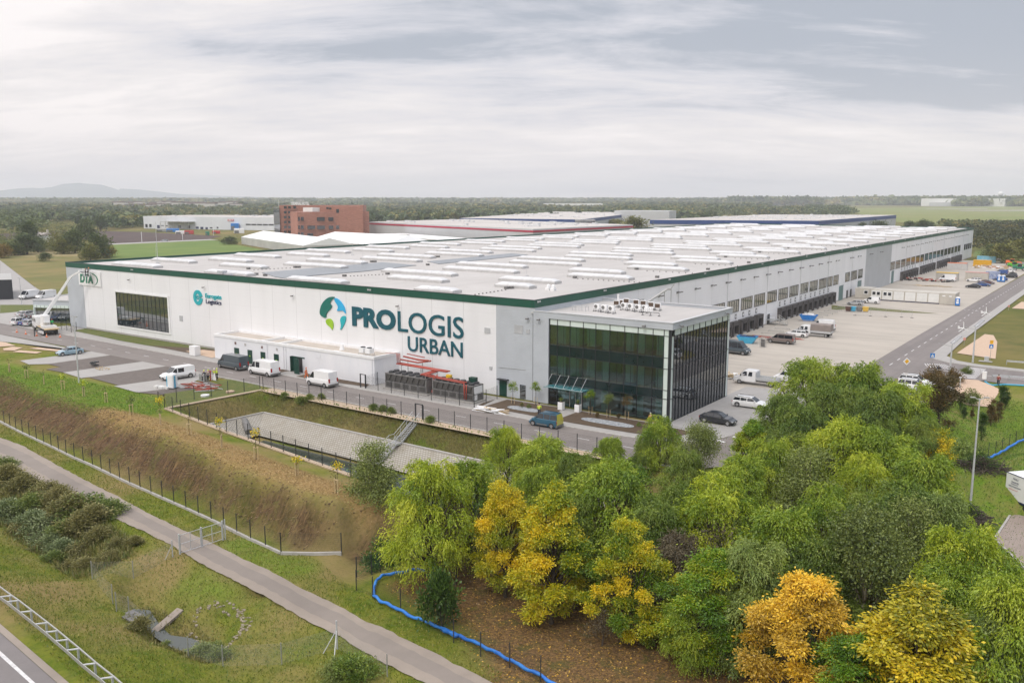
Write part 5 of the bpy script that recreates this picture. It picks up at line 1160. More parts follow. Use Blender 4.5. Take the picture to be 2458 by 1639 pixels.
# ================================================================ vehicles
def paint(name,c,coat=.6):return bpy.data.materials.get(name)or pm(name,c,tuple(x*.93 for x in c),1.2,.3,coat=coat)
P_BLACK=paint('paint_black',(.012,.014,.02));P_SILV=paint('paint_silver',(.42,.43,.44));P_ICE=paint('paint_ice_blue',(.26,.38,.45));P_GREY=paint('paint_slate',(.055,.075,.09))
P_BRZ=paint('paint_bronze',(.17,.13,.115));P_BLUE=paint('paint_blue',(.015,.06,.22));P_PET=paint('paint_petrol',(.02,.095,.155));P_WH=W['car_white']
W['lamp_red']=pm('tail_lamp',(.35,.02,.02),None,3,.2);W['lamp_clear']=pm('head_lamp',(.55,.58,.60),None,3,.1,spec=1)
def wheel(t,x,y,r=.33,w=.22):
    s_=1 if y>0 else-1
    b=MB();b.tube([(x,y-w/2,r),(x,y+w/2,r)],r,18);o=b.build('wheel',W['black'],t,False)
    b=MB();b.tube([(x,y+s_*(w/2-.01),r),(x,y+s_*(w/2+.012),r)],r*.64,12);b.build('rim',W['chrome'],o);return o
def car(loc,rz,label,cat,col,L_=4.5,w=1.8,h=1.45,belt=.92,hood=1.05,ws=.75,rear=.45,tail=.9,name='car',group=None,glassy=True,side=None,van=False,roofr=False,rearcol=None,wr=.33,bodyz=.20,panel=False,crew=False):
    """x forward; hood = hood length, ws = windscreen run, rear = rear screen run, tail = boot length"""
    t=thing(name,loc,label,cat,group,rz)
    hw=w/2;X0=L_/2;hb=belt
    nose=hb*.74 if not van else hb*.86
    # lower body lofted along the length
    st=[(X0,bodyz+.16,nose*.72,hw*.72),(X0-.12,bodyz+.05,nose*.88,hw*.90),(X0-.45,bodyz,nose*.97,hw*.985),(X0-hood*.55,bodyz,hb*.93 if not van else hb*.97,hw),(X0-hood,bodyz,hb,hw),(0,bodyz,hb,hw),(-X0+tail+.1,bodyz,hb*1.01,hw),(-X0+.35,bodyz,hb*1.01,hw*.99),(-X0+.08,bodyz+.05,hb*.97,hw*.94),(-X0,bodyz+.14,hb*.84,hw*.84)]
    vs=[];n=10
    for x,zb_,zt,yw in st:
        m_=(zb_+zt)/2
        vs+=[(x,-yw*.93,zb_),(x,-yw,m_*.85),(x,-yw,m_*1.15),(x,-yw*.96,zt-.05),(x,-yw*.88,zt),(x,yw*.88,zt),(x,yw*.96,zt-.05),(x,yw,m_*1.15),(x,yw,m_*.85),(x,yw*.93,zb_)]
    fs=[(i*n+k,i*n+(k+1)%n,(i+1)*n+(k+1)%n,(i+1)*n+k)for i in range(len(st)-1)for k in range(n)]
    fs+=[tuple(range(n-1,-1,-1)),tuple((len(st)-1)*n+k for k in range(n))]
    b=MB();b.add(vs,fs)
    # cabin
    xa,xb=X0-hood,X0-hood-ws;xd=-X0+tail;xc=xd+rear
    lean=.17 if not van else .07;yr=hw*.9-lean
    cab=[(xa,hb-.03,hw*.90),(xb,h-.05,yr+.02),((xb+xc)/2,h,yr),(xc,h-.04,yr),(xd,hb-.03,hw*.90)]
    vs=[]
    for x,z,yw in cab:vs+=[(x,-yw,z),(x,yw,z)]
    base=[(xa,-hw*.9,hb-.03),(xb,-hw*.9,hb-.03),((xb+xc)/2,-hw*.9,hb-.03),(xc,-hw*.9,hb-.03),(xd,-hw*.9,hb-.03)]
    o_=len(vs)
    vs+=base+[(x,-y,z)for x,y,z in base]
    fs=[(0,2,3,1),(2,4,5,3),(4,6,7,5),(6,8,9,7),(o_,o_+1,2),(o_,2,0),(o_+1,o_+2,4,2),(o_+2,o_+3,6,4),(o_+3,o_+4,8,6),(o_+5,3,o_+6),(o_+5,1,3),(o_+6,3,5,o_+7),(o_+7,5,7,o_+8),(o_+8,7,9,o_+9)]
    b.add(vs,fs);body=b.build('body',col,t,False,bevel=.045)
    # glass a little proud
    def lerp(p,q_,f):return tuple(p[i]+(q_[i]-p[i])*f for i in range(3))
    def pane(nm,q4,nrm,e=.02,m=None):
        c=tuple(sum(p[i]for p in q4)/4 for i in range(3));g=MB();g.quad(*[tuple(c[i]+(p[i]-c[i])*.93+nrm[i]*e for i in range(3))for p in q4]);return g.build(nm,m or W['car_glass'],t)
    pane('windscreen',[(xa,-hw*.87,hb),(xb,-yr,h-.05),(xb,yr,h-.05),(xa,hw*.87,hb)],(.6,0,.6),.035)
    if not(van and panel):pane('rear_window',[(xd,hw*.82,hb+.02),(xc,yr*.95,h-.08),(xc,-yr*.95,h-.08),(xd,-hw*.82,hb+.02)],(-.8,0,.3),.035)
    for s_ in(-1,1):
        def sd(x0,x1,frac0=0.0,frac1=1.0):
            def yy(z):f=(z-hb+.03)/(h-.05-hb+.03);return s_*(hw*.9+(yr-hw*.9)*f)
            zt=h-.14 if not van else hb+(h-hb)*.78;zl=hb+.03
            def clampx(x,z):
                f=(z-hb)/(h-hb);lo=xd+(xc-xd)*f+.06;hi=xa-(xa-xb)*f-.08;return max(lo,min(hi,x))
            q4=[(clampx(x1,zl),yy(zl),zl),(clampx(x1,zt),yy(zt),zt),(clampx(x0,zt),yy(zt),zt),(clampx(x0,zl),yy(zl),zl)]
            g=MB();e=.022*s_;g.quad(*[(p[0],p[1]+e,p[2])for p in(q4 if s_>0 else q4[::-1])]);g.build('side_window',W['car_glass'],t)
        m1=xb-.55 if not van else xb-.25
        sd(m1+.05,xa)
        if side is None:sd(xb-1.45,m1-.05);sd(xd,xb-1.53)
        elif side=='front':pass
        elif side=='crew':sd(m1-1.1,m1-.12)
    for x in(X0-.72 if not van else X0-.85,-X0+.78 if not van else-X0+.95):
        for s_ in(-1,1):wheel(t,x,s_*(hw-.10),wr)
    b=MB()
    for x in(X0-.72 if not van else X0-.85,-X0+.78 if not van else-X0+.95):
        for s_ in(-1,1):
            cyy=s_*(hw+.004);pts=[(x+(wr+.07)*math.cos(math.pi*k/10),cyy,wr+(wr+.07)*math.sin(math.pi*k/10))for k in range(11)];b.add(pts+[(x,cyy,wr)],[tuple(range(11))if s_<0 else tuple(range(10,-1,-1))])
    b.box(-X0+.5,-hw*.8,.16,X0-.5,hw*.8,bodyz+.05);b.build('wheel_arch',W['black'],t)
    b=MB();b.box(X0-.10,-hw*.75,bodyz+.08,X0+.02,hw*.75,bodyz+.34);b.build('grille',W['black']if col is not P_BLACK else W['dark'],t)
    for s_ in(-1,1):
        b=MB();y0_,y1_=sorted((s_*hw*.60,s_*hw*.90));b.box(X0-.30,y0_,nose*.70,X0-.055,y1_,nose*.87);b.build('headlight',W['lamp_clear'],t)
        b=MB();b.box(-X0-.005,y0_ if s_<0 else y0_+.06,hb*.66,-X0+.12,y1_ if s_>0 else y1_-.06,hb*(.88 if not van else 1.15));b.build('tail_light',W['lamp_red'],t)
        b=MB();b.cb((xa-.22,s_*(hw+.09),hb+.08),(.14,.2,.15));b.build('mirror',col if not van else W['black'],t)
    b=MB();b.box(-X0-.01,-.26,hb*.52,-X0+.06,.26,hb*.64);b.box(X0-.05,-.26,bodyz+.2,X0+.03,.26,bodyz+.31);b.build('number_plate',W['white'],t)
    if van or rearcol:
        b=MB();b.box(-X0-.04,-hw*.95,bodyz,-X0+.2,hw*.95,bodyz+.28);b.build('bumper',W['chiller'],t)
        for s_ in(-1,1):b=MB();b.cb((.05,s_*(hw+.005),bodyz+.17),(L_-2.7,.03,.15));b.build('side_trim',W['chiller'],t)
    if rearcol:
        b=MB();b.box(-X0-.03,-hw*.86,bodyz+.3,-X0+.05,hw*.86,hb+.02);b.build('rear_door',rearcol,t)
        b=MB();b.add([(xd-.06,hw*.86,hb),(xc-.06,yr*.98,h-.04),(xc-.06,-yr*.98,h-.04),(xd-.06,-hw*.86,hb)],[(0,3,2,1)]);b.build('rear_frame',rearcol,t)
    if roofr:
        for s_ in(-1,1):b=MB();b.bar((xb-.1,s_*(yr-.05),h+.02),(xc+.1,s_*(yr-.05),h+.02),.05,.05);b.build('roof_rail',W['dark'],t)
    return t
def mid(f,p,q_,z=0):a=G(*f(*p),z);b=G(*f(*q_),z);return((a[0]+b[0])/2,(a[1]+b[1])/2,z+.01)
SED=dict(L_=4.6,w=1.8,h=1.44,belt=.93,hood=1.25,ws=.85,rear=.85,tail=.35)
WAG=dict(L_=4.75,w=1.84,h=1.47,belt=.93,hood=1.3,ws=.8,rear=.42,tail=.05,roofr=True)
VAN=dict(L_=5.9,w=2.05,h=2.45,belt=1.25,hood=.75,ws=.95,rear=.12,tail=.03,van=True,panel=True,side='front',wr=.36,bodyz=.3)
PI=math.pi
car((26.2,3.6,.02),.02,'black saloon parked with its nose to the road beside the glass office','car',P_BLACK,**SED)
car((26.4,14.4,.02),.03,'white estate car parked on pavers right of the glass office','car',P_WH,**WAG)
car((9.1,-10.6,.02),PI+.02,'petrol blue people carrier with yellow rear doors on the front road','car',P_PET,L_=4.25,w=1.72,h=1.85,belt=1.08,hood=.95,ws=.75,rear=.15,tail=.04,rearcol=paint('paint_yellow',(.46,.43,.06)),roofr=True)
car((-54.8,-10.0,.02),PI-.03,'dark slate panel van parked first in the row on the front road','van',P_GREY,**dict(VAN,L_=6.4))
car((-46.3,-10.3,.02),PI-.02,'white high roof van with a dark side window, middle of the row','van',P_WH,**dict(VAN,L_=6.0,side='crew'))
car((-32.2,-10.6,.02),PI-.02,'white panel van without side windows beside the plant room door','van',P_WH,**dict(VAN,L_=5.3))
car((-55.0,-20.4,.02),-PI/2-.12,'white low van with crew window parked in the bay by the toilet cabin','van',P_WH,**dict(VAN,L_=5.3,h=1.95,belt=1.08,hood=1.15,ws=.85,side='crew',w=1.95))
car((-90.5,-19.2,.02),-PI/2-.12,'ice blue saloon parked alone in the left bay near the lamp post','car',P_ICE,**SED)
car((24.8,34.3,.02),PI+.05,'small white people carrier parked behind the flatbed truck','car',P_WH,L_=4.3,w=1.75,h=1.8,belt=1.08,hood=1.0,ws=.7,rear=.15,tail=.04)
a_=G(*a1(240,820));c_=G(*a1(490,800))
car((c_[0]-2.9,c_[1]+.6,.02),-.05,'dark grey minibus half hidden behind the glass office','van',P_GREY,**dict(VAN,side=None,L_=6.2))
x,y=mid(a1,(740,650),(1050,655))[:2];car((x,y+.8,.02),PI,'bronze minibus with dark windows parked beside the loading bays','van',P_BRZ,**dict(VAN,side=None,L_=5.3,h=1.95,belt=1.1,hood=1.1,w=2.0))
x,y=mid(a1,(960,560),(1225,575))[:2];car((x,y+.6,.02),PI,'white estate car parked in front of the tarpaulin truck','car',P_WH,**WAG)
x,y=mid(a1,(1400,525),(1480,515))[:2];car((x-1.2,y+3.6,.02),PI,'white van mostly hidden behind the tarpaulin truck','van',P_WH,**dict(VAN,L_=5.0))
x,y=mid(a2,(170,685),(350,685))[:2];car((x,y+.8,.02),PI,'silver hatchback parked by the portable cabins','car',P_SILV,**dict(SED,rear=.5,tail=.1,L_=4.2))
x,y=mid(a2,(340,660),(495,675))[:2];t_v=car((x+.4,y+2.6,.02),PI,'white small van with black and green swoosh by the portable cabins','van',P_WH,L_=4.4,w=1.8,h=1.85,belt=1.1,hood=1.1,ws=.8,rear=.12,tail=.03,side='front')
b=MB()
for k in range(8):a=1.2-k*.33;b.cb((.1+.75*math.cos(a),.925,1.02+.55*math.sin(a)),(.32,.02,.18))
b.build('swoosh',W['black'],t_v)
far_cars=[('white van with two rear windows near the steel containers',a2,(1330,395),(1470,385),P_WH,dict(VAN,L_=5.4),PI,'van'),('white estate car parked beside the beige containers',a2,(1640,395),(1815,392),P_WH,WAG,PI,'car'),('black saloon parked nearest the side road on the far yard',a2,(1610,470),(1830,470),P_BLACK,SED,PI,'car'),('bright blue saloon parked between two dark cars',a2,(1760,445),(1920,455),P_BLUE,SED,0,'car'),('dark red brown hatchback behind the blue saloon',a2,(1850,415),(1935,430),paint('paint_maroon',(.10,.03,.03)),SED,0,'car'),('dark off road car behind the twin blue toilets',a2,(2120,345),(2235,345),P_BLACK,dict(WAG,h=1.8),PI,'car'),('navy car peeking out left of twin blue toilets',a2,(1960,380),(2150,380),P_BLUE,SED,PI,'car'),('white pick up among the machinery by the far containers',a2,(2100,275),(2210,280),P_WH,WAG,PI,'car'),('navy van parked left of the white pick up',a2,(2030,310),(2095,305),P_BLUE,dict(VAN,L_=4.8,h=1.9),PI,'van')]
for lb_,f_,p_,q_,c_,kw,rz_,ct in far_cars:x,y,z=mid(f_,p_,q_);car((x,y+.8,.02),rz_,lb_,ct,c_,**kw)
# two SUVs, one dark car in the right hand bays
car((41.8,42.9,.02),-.02,'white off road car parked farther in the bay by the zebra crossing','car',P_WH,**dict(WAG,h=1.68,belt=1.0))
car((42.4,39.3,.02),-.02,'white off road car parked nearer in the bay beside the man in black','car',P_WH,**dict(WAG,h=1.68,belt=1.0))
x,y=mid(a3,(755,725),(870,725))[:2];car((x-1,y,.02),0,'dark grey car parked below the white awning','car',P_SILV,**SED)
# cars at the left office
Z5=_Z(0,730,10.69)
lc=[('white off road car parked outermost beside the small left office',(300,530),(480,540),P_WH,dict(WAG,h=1.7,belt=1.0)),('dark blue car parked between white and silver ones by left office',(500,540),(640,560),P_BLUE,SED),('silver brown estate parked behind the lift truck',(650,560),(760,570),P_SILV,WAG),('silver car in the back row by the small left office',(400,330),(600,330),P_SILV,SED),('pale car in the middle of the back row by left office',(560,320),(720,330),P_SILV,WAG),('black car in the back row nearest the left office glass',(700,370),(880,380),P_BLACK,SED)]
for lb_,p_,q_,c_,kw in lc:x,y,z=mid(Z5,p_,q_);car((x,y+1.5,.02),PI/2+.25,lb_,'car',c_,**kw)
x,y=G(*z1(1475,523),0);car((x,y,.05),-PI/2-.5,'silver car driving along the road between ploughed field and meadow','car',P_SILV,**WAG)
for p_,lb_ in(((200,1040),'white high roof van parked by the dark shed at left edge'),((350,1040),'white van partly hidden behind the small left office')):
    x,y=G(*z1(*p_),0);car((x,y+2,.02),-PI/2+.3,lb_,'van',P_WH,**dict(VAN,L_=6))
# pick up truck with crew cab
def truck(loc,rz,label,cat='truck',bed=3.3,tarp=None,cabc=None,bedc=None,cabL=2.6):
    t=thing('flatbed_truck' if tarp is None else 'tarpaulin_truck',loc,label,cat,None,rz);cabc=cabc or P_WH
    X0=(cabL+bed+.9)/2;w=1.0
    b=MB();prof=[(X0,.45),(X0,.85),(X0-.15,1.08),(X0-.95,1.28),(X0-1.55,2.1),(X0-1.8,2.2),(X0-.9-cabL+.05,2.2),(X0-.9-cabL,2.1),(X0-.9-cabL,.45)]
    n=len(prof);vs=[(x,-w*(.97 if z<1.4 else .88),z)for x,z in prof]+[(x,w*(.97 if z<1.4 else .88),z)for x,z in prof]
    b.add(vs,[tuple(range(n-1,-1,-1)),tuple(range(n,2*n))]+[(i,(i+1)%n,n+(i+1)%n,n+i)for i in range(n)]);b.build('cab',cabc,t,bevel=.05)
    b=MB();b.add([(X0-.98,-.82,1.36),(X0-.98,.82,1.36),(X0-1.5,.8,2.04),(X0-1.5,-.8,2.04)],[(0,1,2,3)]);b.v=[(x+.05,y,z+.03)for x,y,z in b.v];b.build('windscreen',W['car_glass'],t)
    for s_ in(-1,1):
        for x0,x1 in((X0-1.45,X0-2.1),(X0-2.3,X0-2.95)):
            if x1<X0-.85-cabL:continue
            b=MB();q4=[(x0+.25*(x0>X0-1.5),s_*.96,1.35),(x1,s_*.96,1.35),(x1,s_*.905,2.0),(x0-.15,s_*.905,2.0)];b.quad(*(q4 if s_<0 else q4[::-1]));b.build('side_window',W['car_glass'],t)
        b=MB();b.cb((X0-.06,s_*.72,.95),(.16,.36,.2));b.build('headlight',W['lamp_clear'],t)
        b=MB();b.cb((X0-1.2,s_*1.12,1.45),(.12,.24,.3));b.build('mirror',W['black'],t)
        for x in(X0-.95,-X0+.95):wheel(t,x,s_*.86,.36,.24)
    b=MB();b.box(-X0,-.45,.5,X0-.3,.45,.68);b.box(X0-.02,-.85,.35,X0+.05,.85,.6);b.build('chassis',W['black'],t)
    xb_=X0-.95-cabL;b=MB();b.box(-X0,-1.03,.78,xb_,1.03,.9);o=b.build('bed',W['galv'],t)
    b=MB();b.box(-X0,-1.05,.9,xb_,-1.02,1.28);b.box(-X0,1.02,.9,xb_,1.05,1.28);b.box(-X0-.02,-1.02,.9,-X0,1.02,1.28);b.box(xb_-.03,-1.02,.9,xb_,1.02,2.0 if not tarp else 1.28);b.build('drop_side',bedc or W['galv_lt'],t)
    if tarp:
        b=MB();pr=[(-1.06,1.25),(-1.06,2.55),(-.9,2.72),(.9,2.72),(1.06,2.55),(1.06,1.25)];vs=[(-X0+.02,y,z)for y,z in pr]+[(xb_-.02,y,z)for y,z in pr];b.add(vs,[tuple(range(6)),tuple(range(11,5,-1))]+[(i+1,i,i+6,i+7)for i in range(5)]);b.build('tarpaulin',tarp,t)
    return t
x,y=21.7,29.4;truck((x,y,.02),PI+.03,'white crew cab flatbed truck with low grey sides beside the office','truck')
x,y=mid(a1,(1040,570),(1420,560))[:2];truck((x+.8,y+1.8,.02),PI,'white truck with a grey brown tarpaulin cover in the loading yard','truck',4.2,pm('tarpaulin',(.26,.22,.20),(.21,.18,.165),.8,.7))
# lift truck with boom and basket at the far corner
LT=(-121.3,-8.2,.02);t=thing('lift_truck',LT,'white boom lift truck with flat deck parked by the far corner of facade','truck',None,math.radians(-14));t.scale=(1.2,)*3
b=MB();prof=[(-4.6,.7),(-4.6,1.7),(-4.3,2.75),(-1.6,2.75),(-1.5,.7)];n=5
vs=[(x,-1.15,z)for x,z in prof]+[(x,1.15,z)for x,z in prof];b.add(vs,[tuple(range(n-1,-1,-1)),tuple(range(n,2*n))]+[(i,(i+1)%n,n+(i+1)%n,n+i)for i in range(n)]);b.build('cab',P_WH,t,bevel=.08)
for x in(-3.9,-2.6):b=MB();b.box(x,-1.17,1.75,x+.75,-1.152,2.35);b.build('side_window',W['car_glass'],t)
b=MB();b.box(-4.64,-1,1.75,-4.602,1,2.5);b.v=[(x+(z-1.75)*.28-.03,y,z)for x,y,z in b.v];b.build('windscreen',W['car_glass'],t)
b=MB();b.box(-1.4,-1.2,.95,4.6,1.2,1.12);b.build('deck',W['wood'],t);b=MB();b.box(-4.4,-.5,.55,4.5,.5,.94);b.box(-1.4,-1.25,.8,4.6,-1.2,1.15);b.build('chassis',W['dark'],t)
b=MB();b.box(1.2,-1.5,.35,4.4,-1.26,.78);b.box(1.6,-1.1,1.12,3.6,1.1,1.5);b.build('side_skirt',P_WH,t)
for x in(-3.6,2.0,3.3):
    for s_ in(-1,1):wheel(t,x,s_*1.0,.48,.3)
b=MB();b.tube([(-.6,0,1.1),(-.6,0,1.9),(-.4,0,2.6)],[.7,.6,.5],12);b.box(-.9,-.5,1.9,1.6,.5,3.2);b.build('turret',P_WH,t,bevel=.06)
inv=Matrix.Scale(1/1.2,4)@Matrix.Rotation(math.radians(14),4,'Z')@Matrix.Translation((-LT[0],-LT[1],-LT[2]))
def LW(px,py,y):x_,z_=onY(px,py,y);return inv@Vector((x_,y,z_))
f0=LW(*z1(375,1215),-8.4);f1=LW(*z1(520,1010),-5.2);f2=LW(*z1(632,840),-3.4);f3=LW(*z1(715,790),-2.6)
b=MB();b.bar(f0,f1,.55,.55);b.build('boom',P_WH,t,bevel=.03);b=MB();b.bar(f1-(f1-f0)*.05,f2,.4,.4);b.build('boom',P_WH,t);b=MB();b.bar(f2,f3,.28,.28);b.build('boom',P_WH,t)
b=MB();g0=LW(*z1(432,1245),-7.0);g1=LW(*z1(460,1150),-6.2);b.cyl(g0,g1,.14,8);b.build('hydraulic_ram',W['galv_lt'],t)
b=MB();b.bar((3.8,-2.6,1.0),(3.8,1.2,1.0),.14);b.bar((3.8,-2.6,0),(3.8,-2.6,1.1),.14);b.build('outrigger',W['dark'],t)
bk=LW(*z1(775,830),-1.6)
b=MB();
for z in(0,.55,1.1):
    for p_,q_ in(((-.8,-.45),(.8,-.45)),((.8,-.45),(.8,.45)),((.8,.45),(-.8,.45)),((-.8,.45),(-.8,-.45))):b.bar(bk+Vector((*p_,z)),bk+Vector((*q_,z)),.06)
for p_ in((-.8,-.45),(.8,-.45),(.8,.45),(-.8,.45),(0,-.45),(0,.45)):b.bar(bk+Vector((*p_,0)),bk+Vector((*p_,1.1)),.06)
b.box(bk.x-.8,bk.y-.45,bk.z-.05,bk.x+.8,bk.y+.45,bk.z);b.bar(f3,bk+Vector((-.8,0,.5)),.2);b.build('basket',W['galv_lt'],t)
bkw=Matrix.Translation(LT)@Matrix.Rotation(math.radians(-14),4,'Z')@Matrix.Scale(1.2,4)@bk
# ================================================================ people: one skinned body, clothes as children
def skin_obj(name,joints,edges,mat,parent,sub=1):
    me=bpy.data.meshes.new(name);me.from_pydata([j[0]for j in joints],edges,[]);me.materials.append(mat)
    o=bpy.data.objects.new(name,me);COL.objects.link(o);o.parent=parent
    s_=o.modifiers.new('skin','SKIN');s_.use_smooth_shade=True;sv=me.skin_vertices[0]
    for i,j in enumerate(joints):sv.data[i].radius=(j[1],j[2]if len(j)>2 else j[1])
    sv.data[0].use_root=True
    u_=o.modifiers.new('sub','SUBSURF');u_.levels=sub;u_.render_levels=sub;return o
def person(loc,rz,label,top,legs,pose='stand',hat=None,hair=(.05,.03,.02),group=None,sleeve=True,vest=None):
    t=thing('person',loc,label,'person',group,rz)
    st_={'stand':(.0,.06,.0,.0),'walk':(.0,.28,.1,.0),'reach':(.08,.10,1.0,.0),'bend':(.35,.08,.7,.1),'talk':(.02,.08,.45,0)}[pose]
    ln_,sp_,arm,_=st_
    def F(x,z):return x+ln_*max(0,z-.9)*.9 # lean forward (x forward)
    J=[((0,0,.95),.15,.12),((F(0,1.15),0,1.15),.14,.11),((F(0,1.38),0,1.38),.17,.11),((F(0,1.5),0,1.5),.06,.06),((F(.02,1.64),0,1.64),.10,.095),((F(.01,1.74),0,1.74),.075,.08)]
    E_=[(0,1),(1,2),(2,3),(3,4),(4,5)]
    for s_ in(-1,1):
        k=len(J);sh=(F(0,1.42),s_*.2,1.42);el=(sh[0]+.10+.2*arm,s_*.26,1.15+.18*arm);wr_=(el[0]+.08+.20*arm,s_*.22,el[2]-.22+.30*arm);hd=(wr_[0]+.05,s_*.21,wr_[2]-.07+.08*arm)
        J+=[(sh,.062),(el,.045),(wr_,.032),(hd,.038)];E_+=[(2,k),(k,k+1),(k+1,k+2),(k+2,k+3)]
        f=len(J);J+=[((hd[0]+.05,s_*.205,hd[2]-.05),.012),((hd[0]+.03,s_*.18,hd[2]-.03),.012)];E_+=[(k+3,f),(k+3,f+1)]
        k=len(J);lx_=sp_*s_
        J+=[((0,s_*.10,.88),.10),((lx_*.5+.03,s_*.11,.5),.07),((lx_*1.0-.02,s_*.12,.10),.045),((lx_+.13,s_*.13,.04),.04)];E_+=[(0,k),(k,k+1),(k+1,k+2),(k+2,k+3)]
    skin_obj('body',J,E_,W['skin'],t)
    g=1.17
    T_=[((0,0,.86),.17,.14),((F(0,1.15),0,1.15),.165,.135),((F(0,1.38),0,1.38),.185,.13),((F(0,1.47),0,1.47),.09,.08)];TE=[(0,1),(1,2),(2,3)]
    for s_ in(-1,1):
        k=len(T_);b_i=6 if s_<0 else 16
        T_+=[(J[b_i][0],.078),(J[b_i+1][0],.06),(tuple(Vector(J[b_i+1][0]).lerp(Vector(J[b_i+2][0]),.85)),.05)];TE+=[(2,k),(k,k+1),(k+1,k+2)]
    skin_obj('jacket',T_,TE,top,t)
    Lg=[((0,0,.93),.165,.13)];LE=[]
    for s_ in(-1,1):
        k=len(Lg);b_i=12 if s_<0 else 22
        Lg+=[(J[b_i][0],.115),(J[b_i+1][0],.085),(tuple(Vector(J[b_i+2][0])+Vector((0,0,.02))),.065)];LE+=[(0,k),(k,k+1),(k+1,k+2)]
    skin_obj('trousers',Lg,LE,legs,t)
    sh_=MB()
    for b_i in(15,25):p_=J[b_i][0];sh_.box(p_[0]-.2,p_[1]-.055,0,p_[0]+.06,p_[1]+.055,.10)
    sh_.build('shoes',W['black'],t,bevel=.02)
    hx_=F(.01,1.7);b=MB();vs=[];n=10
    for k in range(4):
        a=k/3*PI/2;[vs.append((hx_-.01+.125*math.cos(2*PI*q_/n)*math.cos(a*.95),.115*math.sin(2*PI*q_/n)*math.cos(a*.95),1.70+.135*math.sin(a)))for q_ in range(n)]
    fs=[(k*n+q_,k*n+(q_+1)%n,(k+1)*n+(q_+1)%n,(k+1)*n+q_)for k in range(3)for q_ in range(n)]+[tuple(3*n+q_ for q_ in range(n))]
    b.add(vs,fs);b.build('helmet' if hat else 'hair',hat or pm('hair',hair,None,5,.8),t,True)
    # face: eyes, nose, mouth, ears
    b=MB();fx=F(.02,1.64)+.088
    for s_ in(-1,1):b.cb((fx,s_*.035,1.66),(.015,.022,.012))
    b.build('eyes',W['dark'],t);b=MB();b.cb((fx+.01,0,1.63),(.03,.022,.04));b.build('nose',W['skin'],t);b=MB();b.cb((fx-.004,0,1.59),(.012,.05,.01));b.build('mouth',paint('lip',(.30,.10,.08),0),t)
    return t
CD=W['cloth_dark'];W['jeans']=pm('jeans',(.03,.05,.12),None,6,.8);W['vest_green']=pm('green_vest',(.03,.55,.14),None,4,.7);W['white_cloth']=pm('white_cloth',(.55,.5,.45),None,4,.8);W['cloth_orange']=pm('work_orange',(.75,.16,.03),None,4,.7);W['cloth_yellow']=pm('mustard_cloth',(.60,.38,.05),None,4,.8)
person((bkw.x-.3,bkw.y,bkw.z),1.4,'person in dark jacket standing in the lift basket, left of the two',CD,CD,'reach')
person((bkw.x+.4,bkw.y+.1,bkw.z),1.2,'person with orange brown hat leaning over the lift basket rail',CD,CD,'bend',W['cloth_orange'])
x,y=G(*Z5(1345,600),1.1);person((x,y,1.14),-.8,'person in a bright green vest standing on the deck of the lift truck',W['vest_green'],W['jeans'],'stand',W['red'])
x,y=G(*z6(465,1200));person((x,y,.02),1.0,'worker with yellow helmet crouched over by gas bottles, left one',CD,CD,'bend',W['hivis'])
x,y=G(*z6(505,1200));person((x,y+.3,.02),2.2,'worker with yellow helmet and grey clothes beside the gas bottles',W['chiller'],CD,'bend',W['hivis'])
x,y=G(*z6(590,1180));person((x,y,.02),2.6,'worker in yellow vest facing left next to the white sheet',W['hivis'],W['jeans'],'talk',W['white'])
x,y=G(*z6(617,1180));person((x,y,.02),-2.2,'worker in yellow vest and dark trousers, right one of the pair',W['hivis'],CD,'stand',W['hivis'])
x,y=G(*z6(1550,1170));person((x,y,.02),-2.6,'worker in full orange clothes walking past the plant room door',W['cloth_orange'],W['cloth_orange'],'walk',W['cloth_orange'])
x,y=G(*z7(1935,1390));person((x,y,.02),2.0,'person in a yellow vest standing on brown bed behind the petrol blue car',W['hivis'],CD,'stand')
x,y=G(*z8(1283,1420));person((x,y,.04),2.6,'grey haired person in mustard top by the glass corner of the office',W['cloth_yellow'],CD,'stand',None,(.45,.42,.38))
x,y=G(*a3(790,645));person((x,y,.02),2.4,'person dressed in black standing beside the white off road car',CD,CD,'talk')
x,y=G(*a3(1765,545));person((x,y,gz(x,y)),1.4,'person in a dark red top beside the blue hose near the road',paint('dark_red_cloth',(.25,.03,.03),0),CD,'stand')
# ================================================================ street furniture and props
def lamp_post(p,z,h,label,heads=2,name='street_lamp',arm=.9,mat=None,rz=0):
    t=thing(name,(p[0],p[1],z),label,'street lamp',None,rz);m=mat or W['galv_lt']
    b=MB();b.tube([(0,0,-.3),(0,0,.9),(0,0,h)],[.14,.12,.06],10);b.box(-.22,-.22,-.05,.22,.22,.06);b.build('pole',m,t)
    for s_ in((-1,1)if heads==2 else(1,)):
        b=MB();b.bar((0,0,h-.1),(s_*arm*.6,0,h+.1),.06);b.build('arm',m,t);b=MB();b.box(min(s_*arm*.45,s_*arm),-.14,h+.08,max(s_*arm*.45,s_*arm),.14,h+.17);b.build('lamp_head',W['galv'],t)
    return t
lamp_post((-64.7,-31.3),-.1,10.4,'tall twin arm lamp post standing at the grass edge by the front bays')
x,y=G(*b2(1635,990),-3.5);lamp_post((x,y),gz(x,y),11.6,'tall galvanised lamp post at the right edge of willows',rz=.5)
x,y=G(*z1(195,1085));lamp_post((x,y),0,7.0,'twin arm lamp post near the white vans at left')
